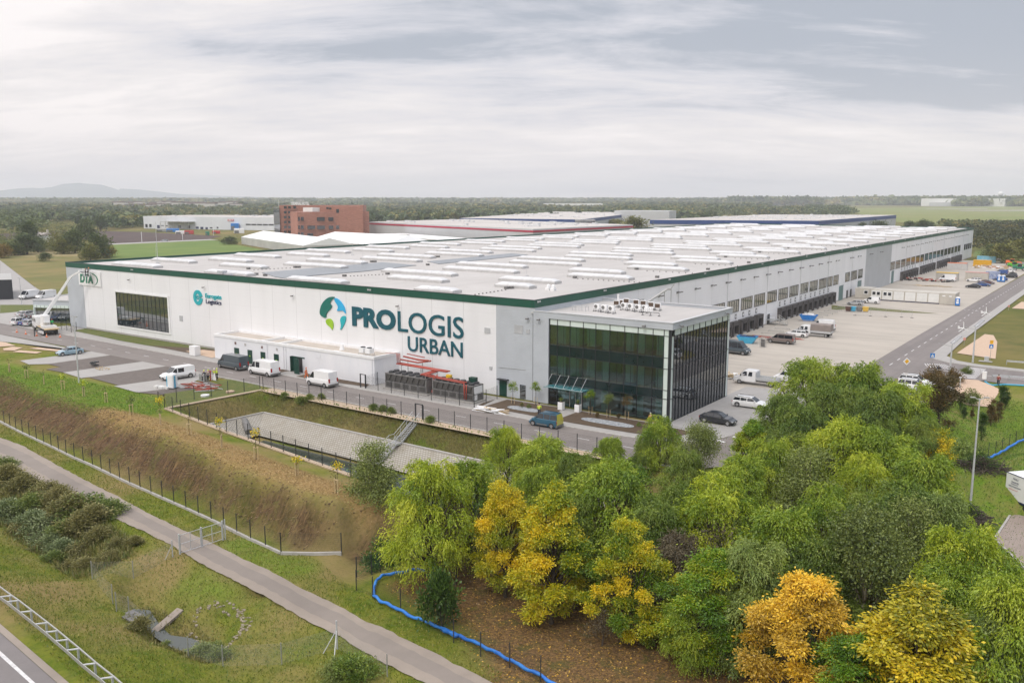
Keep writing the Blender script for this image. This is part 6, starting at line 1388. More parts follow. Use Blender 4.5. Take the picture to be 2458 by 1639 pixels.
def hybrid(px,base,top_py,label,turb):
    x,y=G(*base);t=thing('wind_solar_lamp',(x,y,0),label,'street lamp');h=hgt_(base,top_py)
    b=MB();b.tube([(0,0,-.2),(0,0,h*.4),(0,0,h)],[.17,.13,.09],10);b.build('pole',W['galv_lt'],t)
    b=MB();d_=Vector((.55,.75,0));b.bar((0,0,h),(.9,1.2,h+1.15),.9,.05);b.build('solar_panel',W['refl'],t)
    b=MB();b.bar((0,0,h-.5),(-1.5,-.6,h-.15),.05);b.bar((-1.2,-.5,h-.2),(-1.9,-.8,h-.1),.22,.06);b.build('lamp_arm',W['galv'],t)
    b=MB();b.tube([(0,0,h),(1.0,1.35,h+1.2),(1.15,1.5,h+2.3)],[.06,.04,.035],6);b.build('mast',W['galv_lt'],t)
    hub=Vector((1.15,1.5,h+2.4));b=MB();b.tube([hub+Vector((-.5,-.1,0)),hub+Vector((.15,0,0))],.09,8);b.box(hub.x-.75,hub.y-.02,hub.z-.15,hub.x-.5,hub.y+.02,hub.z+.3);b.build('turbine',W['white'],t)
    for k in range(3):
        a=PI/2+.08+k*2*PI/3;q_=hub+Vector((.1+math.cos(a)*.95*.8,math.cos(a)*.5,math.sin(a)*1.0));b=MB();b.bar(hub+Vector((.12,0,0)),q_,.05,.12);b.build('turbine_blade',W['white'],t)
def hgt_(base,top_py):
    x,y=G(*base);lo,hi=0,40
    for _ in range(40):
        m_=(lo+hi)/2;v=np.array([x,y,m_])-CAM;w_=v@_f;py=CY-FPX*(v@_u)/w_
        if py>top_py:lo=m_
        else:hi=m_
    return lo
hybrid(0,a2(1435,1540),a2(0,1150)[1],'wind and solar lamp post nearer the zebra crossing',1)
hybrid(0,a2(1720,1380),a2(0,945)[1],'wind and solar lamp post beside the sandy flower bed',1)
for p_,h,lb_ in((z1(1345,680),16,'very tall thin mast seen above the left roof edge'),):
    x,y=-113,14;t=thing('mast',(x,y,HT-.45),lb_,'mast');b=MB();b.tube([(0,0,0),(0,0,9.5)],[.06,.03],6);b.box(-.4,-.4,0,.4,.4,.15);b.build('pole',W['galv_lt'],t)
# traffic signs
def sign_post(p,label,kindz,h=2.6,rz=0.0):
    t=thing('traffic_sign',(p[0],p[1],0),label,'traffic sign',None,YAW+rz);b=MB();b.cyl((0,0,-.2),(0,0,h),.035,8);b.build('pole',W['galv'],t)
    if kindz=='priority':
        b=MB();r_=.55;q4=lambda r_,y:[(0,y,h-r_),(r_,y,h),(0,y,h+r_),(-r_,y,h)];b.quad(*q4(.62,-.04));b.add([(x,-.02,z)for x,_,z in q4(.62,0)],[(3,2,1,0)]);b.build('plate',W['white'],t);b=MB();b.quad(*q4(.38,-.055));b.build('plate_centre',W['orange_sign'],t)
    elif kindz=='crossing':
        b=MB();b.box(-.36,-.05,h-.36,.36,-.036,h+.36);b.build('plate',W['blue'],t);b=MB();b.add([(-.26,-.056,h-.24),(.26,-.056,h-.24),(0,-.056,h+.26)],[(0,1,2)]);o=b.build('triangle',W['white'],t)
        b=MB();b.cb((0,-.06,h+.08),(.05,.006,.06));b.bar((0,-.06,h+.05),(0,-.06,h-.06),.05,.006);b.bar((0,-.06,h-.05),(-.07,-.06,h-.19),.03,.006);b.bar((0,-.06,h-.05),(.07,-.06,h-.19),.03,.006);b.build('figure',W['black'],o)
    elif kindz=='double':
        b=MB();b.box(-.36,-.05,h-1.1,.36,-.036,h-.4);b.build('plate',W['blue'],t);b=MB();b.add([(-.26,-.056,h-1.0),(.26,-.056,h-1.0),(0,-.056,h-.5)],[(0,1,2)]);b.build('triangle',W['white'],t);b=MB();b.box(-.3,-.05,h-.3,.3,-.036,h+.35);b.build('yellow_plate',W['orange_sign'],t)
    elif kindz=='back':
        b=MB();b.box(-.3,.01,h-.3,.3,.03,h+.3);b.build('plate',W['galv_lt'],t)
    elif kindz=='small':b=MB();b.tube([(0,-.05,h),(0,-.03,h)],.3,14);b.build('plate',paint('sign_salmon',(.6,.3,.25),0),t)
W['orange_sign']=pm('sign_amber',(.80,.42,.02),None,2,.5)
sign_post(G(*a3(605,445)),'yellow and white diamond priority sign behind the parked white cars','priority',2.6)
sign_post(G(*a3(918,475)),'blue pedestrian crossing sign near the triangle markings','crossing',3.9)
sign_post(G(*a3(1663,245)),'amber sign above a blue crossing sign beside the sand bed','double',3.4)
sign_post(G(*a2(1612,1170)),'pale pinkish plate on a short post at the side road verge','small',1.2)
sign_post(G(*a2(2160,740)),'small reddish plate on the verge farther along the side road','small',1.0)
x,y=G(*a3(1285,570));t=thing('grey_post',(x,y,gz(x,y)),'short pale grey post with flat cap in front of the sand bed','post');b=MB();b.box(-.07,-.07,-.2,.07,.07,1.7);b.box(-.2,-.12,1.7,.2,.12,1.85);b.build('post',W['galv_lt'],t)
x,y=G(*a3(1018,478));t=thing('charging_post',(x,y,0),'two dark blue pillars with a pale stripe beside the kerb','pillar');b=MB();b.box(-.3,-.2,0,.25,.2,2.1);b.box(-.75,-.2,0,-.38,.2,.95);b.build('pillar',W['navy'],t);b=MB();b.box(-.31,-.21,1.6,.26,.21,1.72);b.build('stripe',W['white'],t)
x,y=G(*a3(1590,500));t=thing('water_cabinet',(x,y,gz(x,y)),'white cabinet on a metal frame with the blue hose running off','cabinet');b=MB();b.box(-.3,-.2,.5,.3,.2,1.7);b.build('case',W['white'],t);b=MB();[b.bar((s_*.28,u_*.18,-.2),(s_*.28,u_*.18,.5),.05)for s_ in(-1,1)for u_ in(-1,1)];b.bar((-.6,0,2.0),(-.6,0,-.1),.05);b.bar((-.6,0,2.0),(0,0,2.0),.05);b.build('frame',W['galv'],t)
hs=[(*G(*a3(*p)),0)for p in[(1600,500),(1640,530),(1700,545),(1850,540),(2030,548),(2091,552)]];t=thing('blue_hose',hs[0],'light blue hose lying on grass beside the crash barrier','hose');b=MB();b.tube([Vector((p[0]-hs[0][0],p[1]-hs[0][1],gz(p[0],p[1])+.12))for p in hs],.12,8);b.build('hose',W['blue_lt'],t)
for pts,lb_ in((GL(a3,[(1690,472),(1850,480),(2120,500)]),'steel crash barrier at the kerb above the conifers'),(GL(a3,[(1870,285),(2000,295),(2130,305)]),'steel crash barrier across the road near right edge')):
    t=thing('crash_barrier',(*pts[0],0),lb_,'barrier');b=MB();c=Vector((*pts[0],0))
    for a,d_ in zip(pts,pts[1:]):b.bar(Vector((*a,.62))-c,Vector((*d_,.62))-c,.05,.3)
    b.build('rail',W['galv_lt'],t)
    for p in spaced(pts,2.5):b=MB();b.box(p[0]-c.x-.05,p[1]-c.y-.05,-.2,p[0]-c.x+.05,p[1]-c.y+.05,.7);b.build('post',W['galv'],t)
x,y=G(*a3(1620,250));t=thing('utility_box',(x,y,0),'low grey utility box on a pale slab at the verge','utility box');b=MB();b.box(-.35,-.25,0,.35,.25,.9);b.build('case',W['galv_lt'],t);b=MB();b.box(-1.2,-.5,0,.9,.5,.06);b.build('slab',W['kerb'],t)
def box_thing(name,p,z,dim,m,label,cat,rz=0,group=None,bev=.02,cap=None):
    t=thing(name,(p[0],p[1],z),label,cat,group,rz);b=MB();b.box(-dim[0]/2,-dim[1]/2,0,dim[0]/2,dim[1]/2,dim[2]);b.build('body',m,t,bevel=bev)
    return t
def toilet(p,col,label,rz=0,roofc=None,txt=None):
    t=thing('portable_toilet',(p[0],p[1],.02),label,'toilet cabin',None,rz);b=MB();b.box(-.55,-.55,.1,.55,.55,2.05);b.build('cabin',col,t,bevel=.04)
    b=MB();b.tube([(0,0,2.0),(0,0,2.15),(0,0,2.35)],[.76,.74,.35],4);b.v=[(x*math.cos(PI/4)-y*math.sin(PI/4),x*math.sin(PI/4)+y*math.cos(PI/4),z)for x,y,z in b.v];b.build('roof',roofc or W['white'],t)
    b=MB();b.box(-.42,-.59,.15,.42,-.553,1.95);b.build('door',W['white']if col is W['blue_lt']else col,t);b=MB();b.box(-.25,-.60,1.3,.25,-.591,1.8);b.box(-.3,-.60,.6,.3,-.591,1.2);b.build('notice',W['white'],t);b=MB();b.box(-.6,-.6,0,.6,.6,.1);b.build('skid',W['dark'],t);return t
x,y=G(*z6(125,1275));t=toilet((x,y+.4),W['white'],'white portable toilet with turquoise stripe beside the white van',.35);b=MB();b.box(-.58,-.58,.15,-.33,-.56,1.95);b.box(.56,-.3,.15,.6,.0,1.95);b.build('stripe',W['blue_lt'],t)
x,y=G(*a2(1520,690));toilet((x+.1,y+.6),W['blue'],'single blue portable toilet at the end of the beige cabins',.1)
x,y=G(*a2(2040,395));toilet((x,y+.6),W['blue'],'left one of two blue portable toilets by the side road',0);toilet((x+1.25,y+.6),W['blue'],'right one of two blue portable toilets by the side road',0)
# cabins
xa,ya=G(*a2(500,625));xb2,yb2=G(*a2(1310,675));xe,ye=G(*a2(1475,690))
W['cabin_white']=pm('cabin_white',(.72,.72,.70),(.64,.64,.62),1,.55)
cw=(27.6-5.2)/7;CL=['office cabin with twin windows, leftmost in the white row','office cabin with twin windows, second in the white row','white cabin with closed shutters, third from the left','white cabin with closed shutters, fourth from the left','white cabin with closed shutters, fifth from the left','white cabin with closed shutters, sixth from the left']
for k in range(6):
    x0=6.6+k*2.98;y0=159.2;t=thing('site_cabin',(x0+1.45,y0+3,.25),CL[k],'cabin','white site cabins in a row')
    b=MB();b.box(-1.47,-3,0,1.47,3,2.7);b.build('shell',W['beige'],t);b=MB();b.box(-1.32,-3.04,.15,1.32,-3.003,2.5);fr_=b.build('front_panel',W['cabin_white'],t)
    if k<2:
        for s_ in(-.6,.6):b=MB();b.box(s_-.48,-3.09,1.2,s_+.48,-3.042,2.2);o=b.build('window',W['cabin_white'],t);b=MB();b.box(s_-.4,-3.11,1.28,s_+.4,-3.092,2.12);b.build('pane',W['car_glass'],o)
    b=MB();b.box(-1.47,-3.0,-.24,1.47,3,-.002);b.build('skid',W['navy'],t)
t=thing('site_cabin',(26.6,162.2,.1),'beige cabin with two tiny windows at the right end of row','cabin');b=MB();b.box(-2.1,-3.4,0,1.7,3,3.0);b.build('shell',W['beige'],t)
for s_ in(-1.1,.5):b=MB();b.box(s_-.35,-3.45,2.1,s_+.35,-3.402,2.4);b.build('window',W['white'],t)
t=thing('site_cabin',(3.9,164.5,.1),'beige cabin set back at the left end near the warehouse door','cabin');b=MB();b.box(-2.2,-3,0,2.2,3,2.8);b.build('shell',W['beige'],t);b=MB();b.box(.2,-3.06,1.2,1.4,-3.003,2.3);o=b.build('window',W['white'],t);b=MB();b.box(.35,-3.08,1.35,1.25,-3.062,2.15);b.build('pane',W['car_glass'],o)
def container(p,q_,label,col,h=2.6,d_=2.5,top=None,wide=None,rz=0):
    x0,y0=p;x1,y1=q_;L_=math.hypot(x1-x0,y1-y0);t=thing('container',((x0+x1)/2,(y0+y1)/2+d_/2,.02),label,'container',None,rz)
    b=MB();b.box(-L_/2,-d_/2,0,L_/2,d_/2,h);n=int(L_/.6)
    for k in range(n):x=-L_/2+.3+k*L_/n;b.box(x-.1,-d_/2-.05,.15,x+.1,-d_/2-.001,h-.15)
    b.build('shell',col,t);b=MB();b.box(-L_/2-.03,-d_/2-.07,h,L_/2+.03,d_/2+.03,h+.1);b.build('top_frame',top or col,t)
    b=MB();b.box(L_/2+.001,-d_/2+.1,.1,L_/2+.06,d_/2-.1,h-.1);b.build('door',col,t);return t
GA=lambda*p:G(*a2(*p));CB=W['beige']
container(GA(1265,375),GA(1525,378),'pale container with yellow top frame at the loading yard',pm('container_pale',(.45,.44,.40),None,1,.6),top=W['yellow'])
container(GA(1625,370),GA(1900,375),'beige container with pink top edge beside parked cars',CB,top=paint('pinkish',(.6,.25,.22),0))
container(GA(1725,205),GA(1935,208),'bright yellow orange container near the far end of yard',pm('container_yellow',(.70,.38,.01),None,1,.5))
container(GA(1770,150),GA(1995,160),'light blue open top container behind the yellow one',pm('container_cyan',(.12,.42,.55),(.3,.5,.6),1.2,.6))
container(GA(1400,240),GA(1640,250),'container with orange top frame farther up the yard',pm('container_white',(.55,.54,.52),None,1,.6),top=W['orange'])
container(GA(1900,365),GA(2010,360),'white blue container rack beside the beige container',pm('container_grey_blue',(.45,.50,.58),(.15,.2,.4),1.2,.6))
# skips
def skip(p,label,rz=0,load=False):
    t=thing('skip',(p[0],p[1],.02),label,'skip',None,rz);b=MB();vs=[(-1.1,-.75,0),(1.1,-.75,0),(1.1,.75,0),(-1.1,.75,0),(-2.0,-.95,1.35),(2.0,-.95,1.35),(2.0,.95,1.35),(-2.0,.95,1.35)];b.add(vs,[(0,3,2,1),(0,1,5,4),(1,2,6,5),(2,3,7,6),(3,0,4,7)]);b.build('hull',W['blue']if load else W['blue_lt'],t)
    b=MB();b.box(-1.9,-1.0,1.3,1.9,-.94,1.42);b.box(-1.9,.94,1.3,1.9,1.0,1.42);b.build('rim',W['blue'],t)
    b=MB();rs_=random.Random(3);[b.cb((rs_.uniform(-1.3,1.3),rs_.uniform(-.6,.6),1.25+rs_.uniform(0,.35 if load else .05)),(rs_.uniform(.4,1),rs_.uniform(.3,.8),rs_.uniform(.15,.4)),None)for k in range(14)];b.build('rubble',W['white']if load else W['dark'],t)
x,y=G(*a1(470,650));skip((x,y+.8),'empty light blue skip by the first loading bays',.1)
x,y=G(*a1(1245,370));skip((x,y+.8),'blue skip heaped with white rubbish by the loading bays',.1,True)
# wheelie bins
for(px_,py_),m,lb_ in(((180,760),paint('bin_brown',(.10,.05,.04),0),'brown wheeled bin, first of the four'),((243,760),W['blue_lt'],'light blue wheeled bin, second of the four'),((315,762),W['chiller'],'grey wheeled bin, third of the four'),((392,765),W['yellow'],'yellow wheeled bin, last of the four')):
    x,y=G(*a2(px_,py_));t=thing('wheeled_bin',(x,y+.5,.05),lb_,'bin','wheeled bins in a row');b=MB();b.add([(-.55,-.4,.1),(.55,-.4,.1),(.55,.4,.1),(-.55,.4,.1),(-.68,-.5,1.1),(.68,-.5,1.1),(.68,.5,1.1),(-.68,.5,1.1)],[(0,3,2,1),(4,5,6,7),(0,1,5,4),(1,2,6,5),(2,3,7,6),(3,0,4,7)]);b.build('body',m,t);b=MB();b.box(-.7,-.52,1.1,.7,.52,1.2);b.build('lid',m,t)
sheet('grass_bank',GL(a2,[(-20,680),(160,700),(430,705),(860,745),(1305,785),(860,770),(430,740),(150,735),(-20,738)]),.03,W['lawn_dk'])
# barriers of the yard: feet of mobile fence
W['rack']=W['galv']
mf=[G(*a2(x_,y_))for x_,y_ in((268,808),(457,815),(647,825),(842,830),(970,838))]
t=thing('mobile_fence',(*mf[2],0),'see through mobile fence panels on feet below the wheeled bins','fence');c=Vector((*mf[2],0))
for p in mf:b=MB();v_=Vector((*p,0))-c;b.bar(v_,v_+Vector((0,0,2.0)),.05);b.build('post',W['galv'],t);b=MB();b.cb((v_.x,v_.y,.06),(.7,.25,.12));b.build('foot',W['chiller'],t)
b=MB()
for a,d_ in zip(mf,mf[1:]):
    for z in(.2,1.95):b.bar(Vector((*a,z))-c,Vector((*d_,z))-c,.03)
b.build('rail',W['galv'],t);b=MB()
for a,d_ in zip(mf,mf[1:]):b.quad(Vector((*a,.2))-c,Vector((*d_,.2))-c,Vector((*d_,1.95))-c,Vector((*a,1.95))-c)
o=b.build('wire_mesh',W['wire_galv'],t);uvq(o.data)
# wheel guides lying in front of the docks
b0=None
for k,y in enumerate([71.3,75.5,80,84,88]+[104+4*k for k in range(10)]):
    lb_='bent steel wheel guide before the loading bays, '+'first second third fourth fifth sixth seventh eighth ninth tenth eleventh twelfth thirteenth fourteenth fifteenth'.split()[k]+' from the glass office'
    t=thing('wheel_guide',(5.6,y,.02),lb_,'wheel guide','wheel guides before the loading bays');b=MB();b.tube([(-1.6,0,.05),(-1.5,0,.28),(1.3,.05,.28),(1.6,.4,.28),(1.6,.45,.05)],.07,6);b.build('tube',W['galv'],t)
t=thing('dock_stairs',(1.6,95.2,0),'galvanised dock stairs with landing between two groups of loading bays','stairs')
b=MB();b.box(-1.5,-1.6,1.05,.6,1.2,1.15);b.build('landing',W['galv'],t);b=MB()
for k in range(6):b.cb((.9+k*.32,.0,.95-k*.17),(.3,1.3,.04))
b.build('tread',W['galv'],t);b=MB()
for y in(-.7,.7):b.tube([(.6,y,2.1),(.65,y,2.1),(2.6,y,1.0)],.03,6);b.tube([(.6,y,1.6),(2.6,y,.5)],.025,6);b.bar((2.6,y,0),(2.6,y,1.0),.05);b.bar((1.6,y,.6),(1.6,y,1.6),.05)
for p_,q_ in(((-1.5,-1.6),(.6,-1.6)),((.6,-1.6),(.6,-.7)),((.6,.7),(.6,1.2)),((.6,1.2),(-1.5,1.2))):b.bar((*p_,2.1),(*q_,2.1),.04);b.bar((*p_,1.1),(*p_,2.1),.05)
b.bar((.6,-1.6,0),(.6,-1.6,1.1),.06);b.bar((.6,1.2,0),(.6,1.2,1.1),.06);b.build('handrail',W['galv'],t)
t=thing('bottle_cage',(*G(*a1(685,695)),.02),'tall wire cage with grey barrels at the edge of parking bays','cage');b=MB();[b.bar((x_,y_,0),(x_,y_,1.9),.05)for x_ in(-.5,.5)for y_ in(-.4,.4)];[b.bar((-.5,y_,z_),(.5,y_,z_),.04)for y_ in(-.4,.4)for z_ in(.1,1.0,1.9)];b.build('frame',W['galv'],t);b=MB();[b.cyl((x_,0,.1),(x_,0,1.5),.16,10)for x_ in(-.3,0,.3)];b.build('barrel',W['chiller'],t)
rs=random.Random(11)
def heap(name,c,z,spread,n,dims,mats,label,cat,flat=.4,rzr=3.1):
    t=thing(name,(c[0],c[1],z),label,cat)
    for mi_,m in enumerate(mats):
        b=MB()
        for k in range(n//len(mats)):
            M_=Matrix.Translation((rs.uniform(-1,1)*spread[0],rs.uniform(-1,1)*spread[1],rs.uniform(.05,flat)))@Matrix.Rotation(rs.uniform(0,rzr),4,'Z')@Matrix.Rotation(rs.uniform(-.15,.15),4,'Y')
            d_=[u*rs.uniform(.5,1)for u in dims];b.box(-d_[0]/2,-d_[1]/2,-d_[2]/2,d_[0]/2,d_[1]/2,d_[2]/2,M_)
        b.build(['planks','sheets','bits'][mi_]if cat!='stones' else 'stones',m,t)
    return t
heap('timber_stack',G(*z7(1430,1345)),.02,(1.9,.8),34,(2.2,.35,.07),[W['wood'],W['white']],'stack of pale boards on pallets beside the front pavement','timber',.5,.35)
heap('pipe_scrap',G(*z6(430,1262)),.02,(3.6,1.6),36,(3.2,.14,.14),[W['red_pipe'],W['galv_lt']],'heap of red pipes and grey offcuts behind the toilet cabin','pipes',.35,.9)
heap('pallet_stack',G(*a1(255,1080)),.02,(1.0,.9),18,(1.2,.9,.15),[W['wood'],W['cabin_white']],'small stack of pallets close to the glass office wall','pallets',.7,.4)
heap('building_rubble',G(*a2(1130,375)),.02,(8,4),90,(1.6,.9,.5),[W['beige'],W['red_pipe'],W['dark']],'scattered building rubble and bundles before the far loading bays','rubble',.6)
heap('building_rubble',G(*a2(2050,225)),.02,(9,5),80,(1.8,1.0,.6),[W['wood'],paint('salmon',(.5,.28,.2),0),W['white']],'pinkish heaps of material among machinery at the far yard end','rubble',.8)
heap('steel_parts',G(*a1(690,575)),.02,(2.2,1.0),14,(2.4,.1,.1),[W['red_pipe']],'rusty red steel bars lying behind the bronze minibus','steel',.3,.5)
heap('steel_parts',G(*a1(1090,600)),.02,(1.2,.8),8,(1.8,.1,.1),[W['red_pipe']],'orange red bars lying right of the bronze minibus','steel',.3,.5)
heap('timber_planks',G(*a2(1190,448)),.02,(6,.6),12,(8,.25,.12),[W['wood'],W['beige']],'long pale planks lying flat in the far yard','timber',.15,.12)
heap('broken_pallet',G(*a4(985,345)),.02,(.5,.4),10,(.8,.6,.2),[W['dark']],'dark broken crate in the gravel bay near the lamp post','crate',.8,.5)
heap('earth_bits',G(*a4(1065,375)),.02,(1.8,.9),30,(.25,.2,.1),[W['wood']],'scattered tan debris on the middle paved bay','debris',.12)
box_thing('white_crate',G(*z6(385,925)),.02,(1.7,1.2,1.7),W['white'],'white box standing on the bed at the foot of facade','box',.0)
t=thing('gas_bottles',(*G(*z6(470,1195)),.02),'cluster of grey gas bottles in a low frame by the workers','gas bottles');b=MB();[b.tube([(rs.uniform(-.6,.6),rs.uniform(-.4,.4),0)]*1+[(0,0,0)],.1,8)if False else b.tube([(x_,y_,0),(x_,y_,1.1),(x_,y_,1.3)],[.14,.14,.06],8)for x_ in(-.5,-.15,.2,.55)for y_ in(-.25,.15)];b.build('bottle',W['galv'],t);b=MB();[b.bar((-.75,y_,z_),(.8,y_,z_),.05)for y_ in(-.45,.35)for z_ in(.1,.9)];b.build('frame',W['galv_lt'],t)
t=thing('hydrant',(*G(*z6(547,1190)),.02),'bright red upright standpipe beside the white sheet','standpipe');b=MB();b.tube([(0,0,0),(0,0,1.4)],.10,8);b.cb((.0,0,1.45),(.4,.2,.2));b.build('pipe',W['red'],t)
t=thing('white_sheet',(*G(*z6(562,1185)),.02),'white triangular sheet leaning between the workers','sheet');b=MB();b.add([(-.8,0,0),(1.0,0,0),(.3,.3,1.1),(-.8,.05,0),(1.0,.05,0),(.3,.35,1.1)],[(0,1,2),(5,4,3),(0,3,4,1),(1,4,5,2),(2,5,3,0)]);b.build('sheet',W['cabin_white'],t)
heap('concrete_blocks',G(*z6(45,1270)),.02,(1.2,.5),10,(.9,.5,.45),[W['cabin_white']],'white blocks at the foot of the portable toilet','blocks',.3,.3)
for k,(x_,y_)in enumerate(((435,725),(662,770),(945,815),(1200,845),(1545,850))):
    x,y=G(*Z5(x_,y_));t=thing('traffic_cone',(x,y,.02),('orange cone left of the lift truck cab','orange cone left of the truck front wheel','orange cone in front of lift truck axle','orange cone behind the lift truck rear wheel','rightmost orange cone on the road by lift truck')[k],'traffic cone','cones around the lift truck');b=MB();b.box(-.22,-.22,0,.22,.22,.04);b.tube([(0,0,.04),(0,0,.3),(0,0,.42),(0,0,.75)],[.17,.11,.085,.03],10);b.build('cone',W['orange'],t);b=MB();b.tube([(0,0,.32),(0,0,.46)],[.112,.08],10);b.build('band',W['white'],t)
# planters and little trees in front of the office are in the planting section
for(x_,y_),lb_ in(((2165,1320),'white square planter with a slim plant left of the entrance'),((None,None),'white square planter right of the entrance path')):
    x,y=G(*z7(x_,y_))if x_ else G(*z8(567,1275));t=thing('planter',(x,y,.03),lb_,'planter');b=MB();b.box(-.36,-.36,0,.36,.36,1.05);b.build('pot',W['white'],t,bevel=.03);b=MB();b.box(-.3,-.3,1.05,.3,.3,1.06);b.build('earth',W['mulch'],t)
# covers on the lawn, drain pipe in the basin
for p_,lb_,m in((z6(490,1355),'round white manhole cover on the lawn strip',W['white']),(z6(752,1315),'round sandy manhole cover on the lawn strip',W['sand'])):
    x,y=G(*p_);t=thing('manhole_cover',(x,y,.02),lb_,'cover');b=MB();b.tube([(0,0,0),(0,0,.22)],.62,20);b.build('cover',m,t)
x,y=G(*a6(725,505),-3.0);t=thing('drain_pipe',(-31.2,-26.3,-3.55),'thick dark drain pipe end lying on the grid pavers','pipe');b=MB();b.tube([(-1.6,1.6,.9),(1.4,0,.0)],.5,16);b.build('pipe',W['chiller'],t)
# articulated truck at right edge, only its end in view
tp=G(*b2(1950,925),-3.5);t=thing('box_truck',(tp[0]-.3,tp[1]-.2,-3.46),'white box trailer with red and black lettering at right edge','truck',None,R(-41))
b=MB();b.box(0,-.0,1.15,12,2.5,3.75);b.build('box',W['white'],t);b=MB();b.box(0,-.02,.95,12,2.52,1.15);b.box(.0,.3,.55,12,2.2,.95);b.box(-.03,-.03,3.72,12,-.005,3.8);b.build('chassis',W['navy'],t)
for x in(1.6,2.9,4.2):
    for y in(.15,2.35):wheel(t,x,y,.5,.3)
b=MB();b.box(-.06,.2,1.2,-.002,2.3,3.6);b.build('rear_door',W['cabin_white'],t)
for i,(s_,x0,z0,w_,h_,m)in enumerate((('MEBLE',.9,3.2,.7,.2,'navy'),('TRANSPORT',.7,2.85,1.0,.17,'navy'),('KRAJOWY',.7,2.62,.9,.16,'navy'),('MIEDZYNARODOWY',.4,2.38,1.6,.16,'navy'),('SPED',3.2,2.75,1.2,.35,'navy'),('TRANSPORT',2.6,2.15,2.6,.36,'red'),('SPECJALNY',.45,2.05,1.2,.14,'red'),('OK',3.2,1.72,.7,.34,'red'),('SPEDYCJA',2.6,1.3,2.0,.2,'red'))):text_mesh('lettering',s_,x0,z0,w_,h_,W[m],t,-.004,.01)
b=MB();b.box(.12,-.02,1.3,.32,-.003,2.05);b.build('mark',W['yellow'],t);b=MB();b.box(.34,-.02,1.3,.6,-.003,1.6);b.build('mark',W['blue_lt'],t)
# white awning, orange and green machinery
x,y=G(*a3(1000,740));t=thing('awning',(x,y,0),'white pointed awning roof behind the brown conifer','awning')
b=MB();b.add([(-1.9,-.9,1.9),(2.1,-1.0,1.9),(2.0,1.1,1.9),(-1.6,1.2,1.9),(.2,.2,2.7)],[(0,1,4),(1,2,4),(2,3,4),(3,0,4)]);b.build('canopy',W['cabin_white'],t);b=MB();[b.bar((x_,y_,0),(x_,y_,2.0),.07)for x_,y_ in((-1.8,-.8),(2.0,-.9),(1.9,1.0),(-1.5,1.1))];b.build('leg',W['galv'],t)
def loader(p,col,label,rz):
    t=thing('telehandler',(p[0],p[1],.02),label,'loader',None,rz);b=MB();b.box(-2.3,-1,.7,2.0,1,1.5);b.box(-2.4,-.8,1.5,-.9,.8,1.9);b.build('body',col,t,bevel=.08);b=MB();b.box(-.6,-.95,1.5,.8,.0,2.6);b.build('cab',W['car_glass'],t,bevel=.05);b=MB();b.box(-.7,-1.0,2.6,.9,.05,2.7);b.build('cab_roof',col,t);b=MB();b.bar((-2.2,.5,2.0),(3.4,.5,1.3),.35,.35);b.bar((3.4,.5,1.4),(3.6,.5,.4),.3);b.build('boom',col,t);b=MB();b.box(3.4,-.6,.3,3.5,1.3,.9);b.build('fork_carriage',W['dark'],t)
    for x in(-1.5,1.5):
        for s_ in(-1,1):wheel(t,x,s_*1.05,.62,.4)
loader(G(*a2(2200,190)),W['orange'],'orange telescopic loader at the far yard end',.1)
loader(G(*a2(2290,255)),W['sign_green'],'bright green loader nearest the right edge of yard',0.2)
loader(G(*a2(2230,225)),paint('machine_green',(.10,.45,.03),0),'bright green loader behind the pinkish heaps',-.2)
# ================================================================ planting
def leafmat(name,ca,cb,cc=None,trans=.16,rnd=.12):
    """leaves: colour runs ca -> cb (-> cc) by a per-leaf value stored on the mesh; a little light passes through"""
    m=bpy.data.materials.new(name);m.use_nodes=True;t=m.node_tree;t.nodes.clear();l=t.links
    o=t.nodes.new('ShaderNodeOutputMaterial');a=t.nodes.new('ShaderNodeAttribute');a.attribute_name='tone'
    r_=t.nodes.new('ShaderNodeValToRGB');e=r_.color_ramp.elements;e[0].color=(*ca,1);e[1].color=(*(cc or cb),1);e[0].position=.1;e[1].position=.9
    if cc:x=r_.color_ramp.elements.new(.5);x.color=(*cb,1)
    oi=t.nodes.new('ShaderNodeObjectInfo');v_=mathn(t,'ADD',a.outputs['Fac'],mathn(t,'MULTIPLY',mathn(t,'SUBTRACT',oi.outputs['Random'],.5),rnd*2));l.new(v_,r_.inputs[0])
    d_=t.nodes.new('ShaderNodeBsdfDiffuse');tr=t.nodes.new('ShaderNodeBsdfTranslucent');gl=t.nodes.new('ShaderNodeBsdfGlossy');gl.inputs['Roughness'].default_value=.45;gl.inputs[0].default_value=(.8,.85,.8,1)
    l.new(r_.outputs[0],d_.inputs[0]);l.new(r_.outputs[0],tr.inputs[0])
    x=t.nodes.new('ShaderNodeMixShader');x.inputs[0].default_value=trans;l.new(d_.outputs[0],x.inputs[1]);l.new(tr.outputs[0],x.inputs[2])
    y=t.nodes.new('ShaderNodeMixShader');y.inputs[0].default_value=.04;l.new(x.outputs[0],y.inputs[1]);l.new(gl.outputs[0],y.inputs[2]);l.new(y.outputs[0],o.inputs[0]);return m
def unit(v):return v/np.maximum(np.linalg.norm(v,axis=-1,keepdims=True),1e-6)
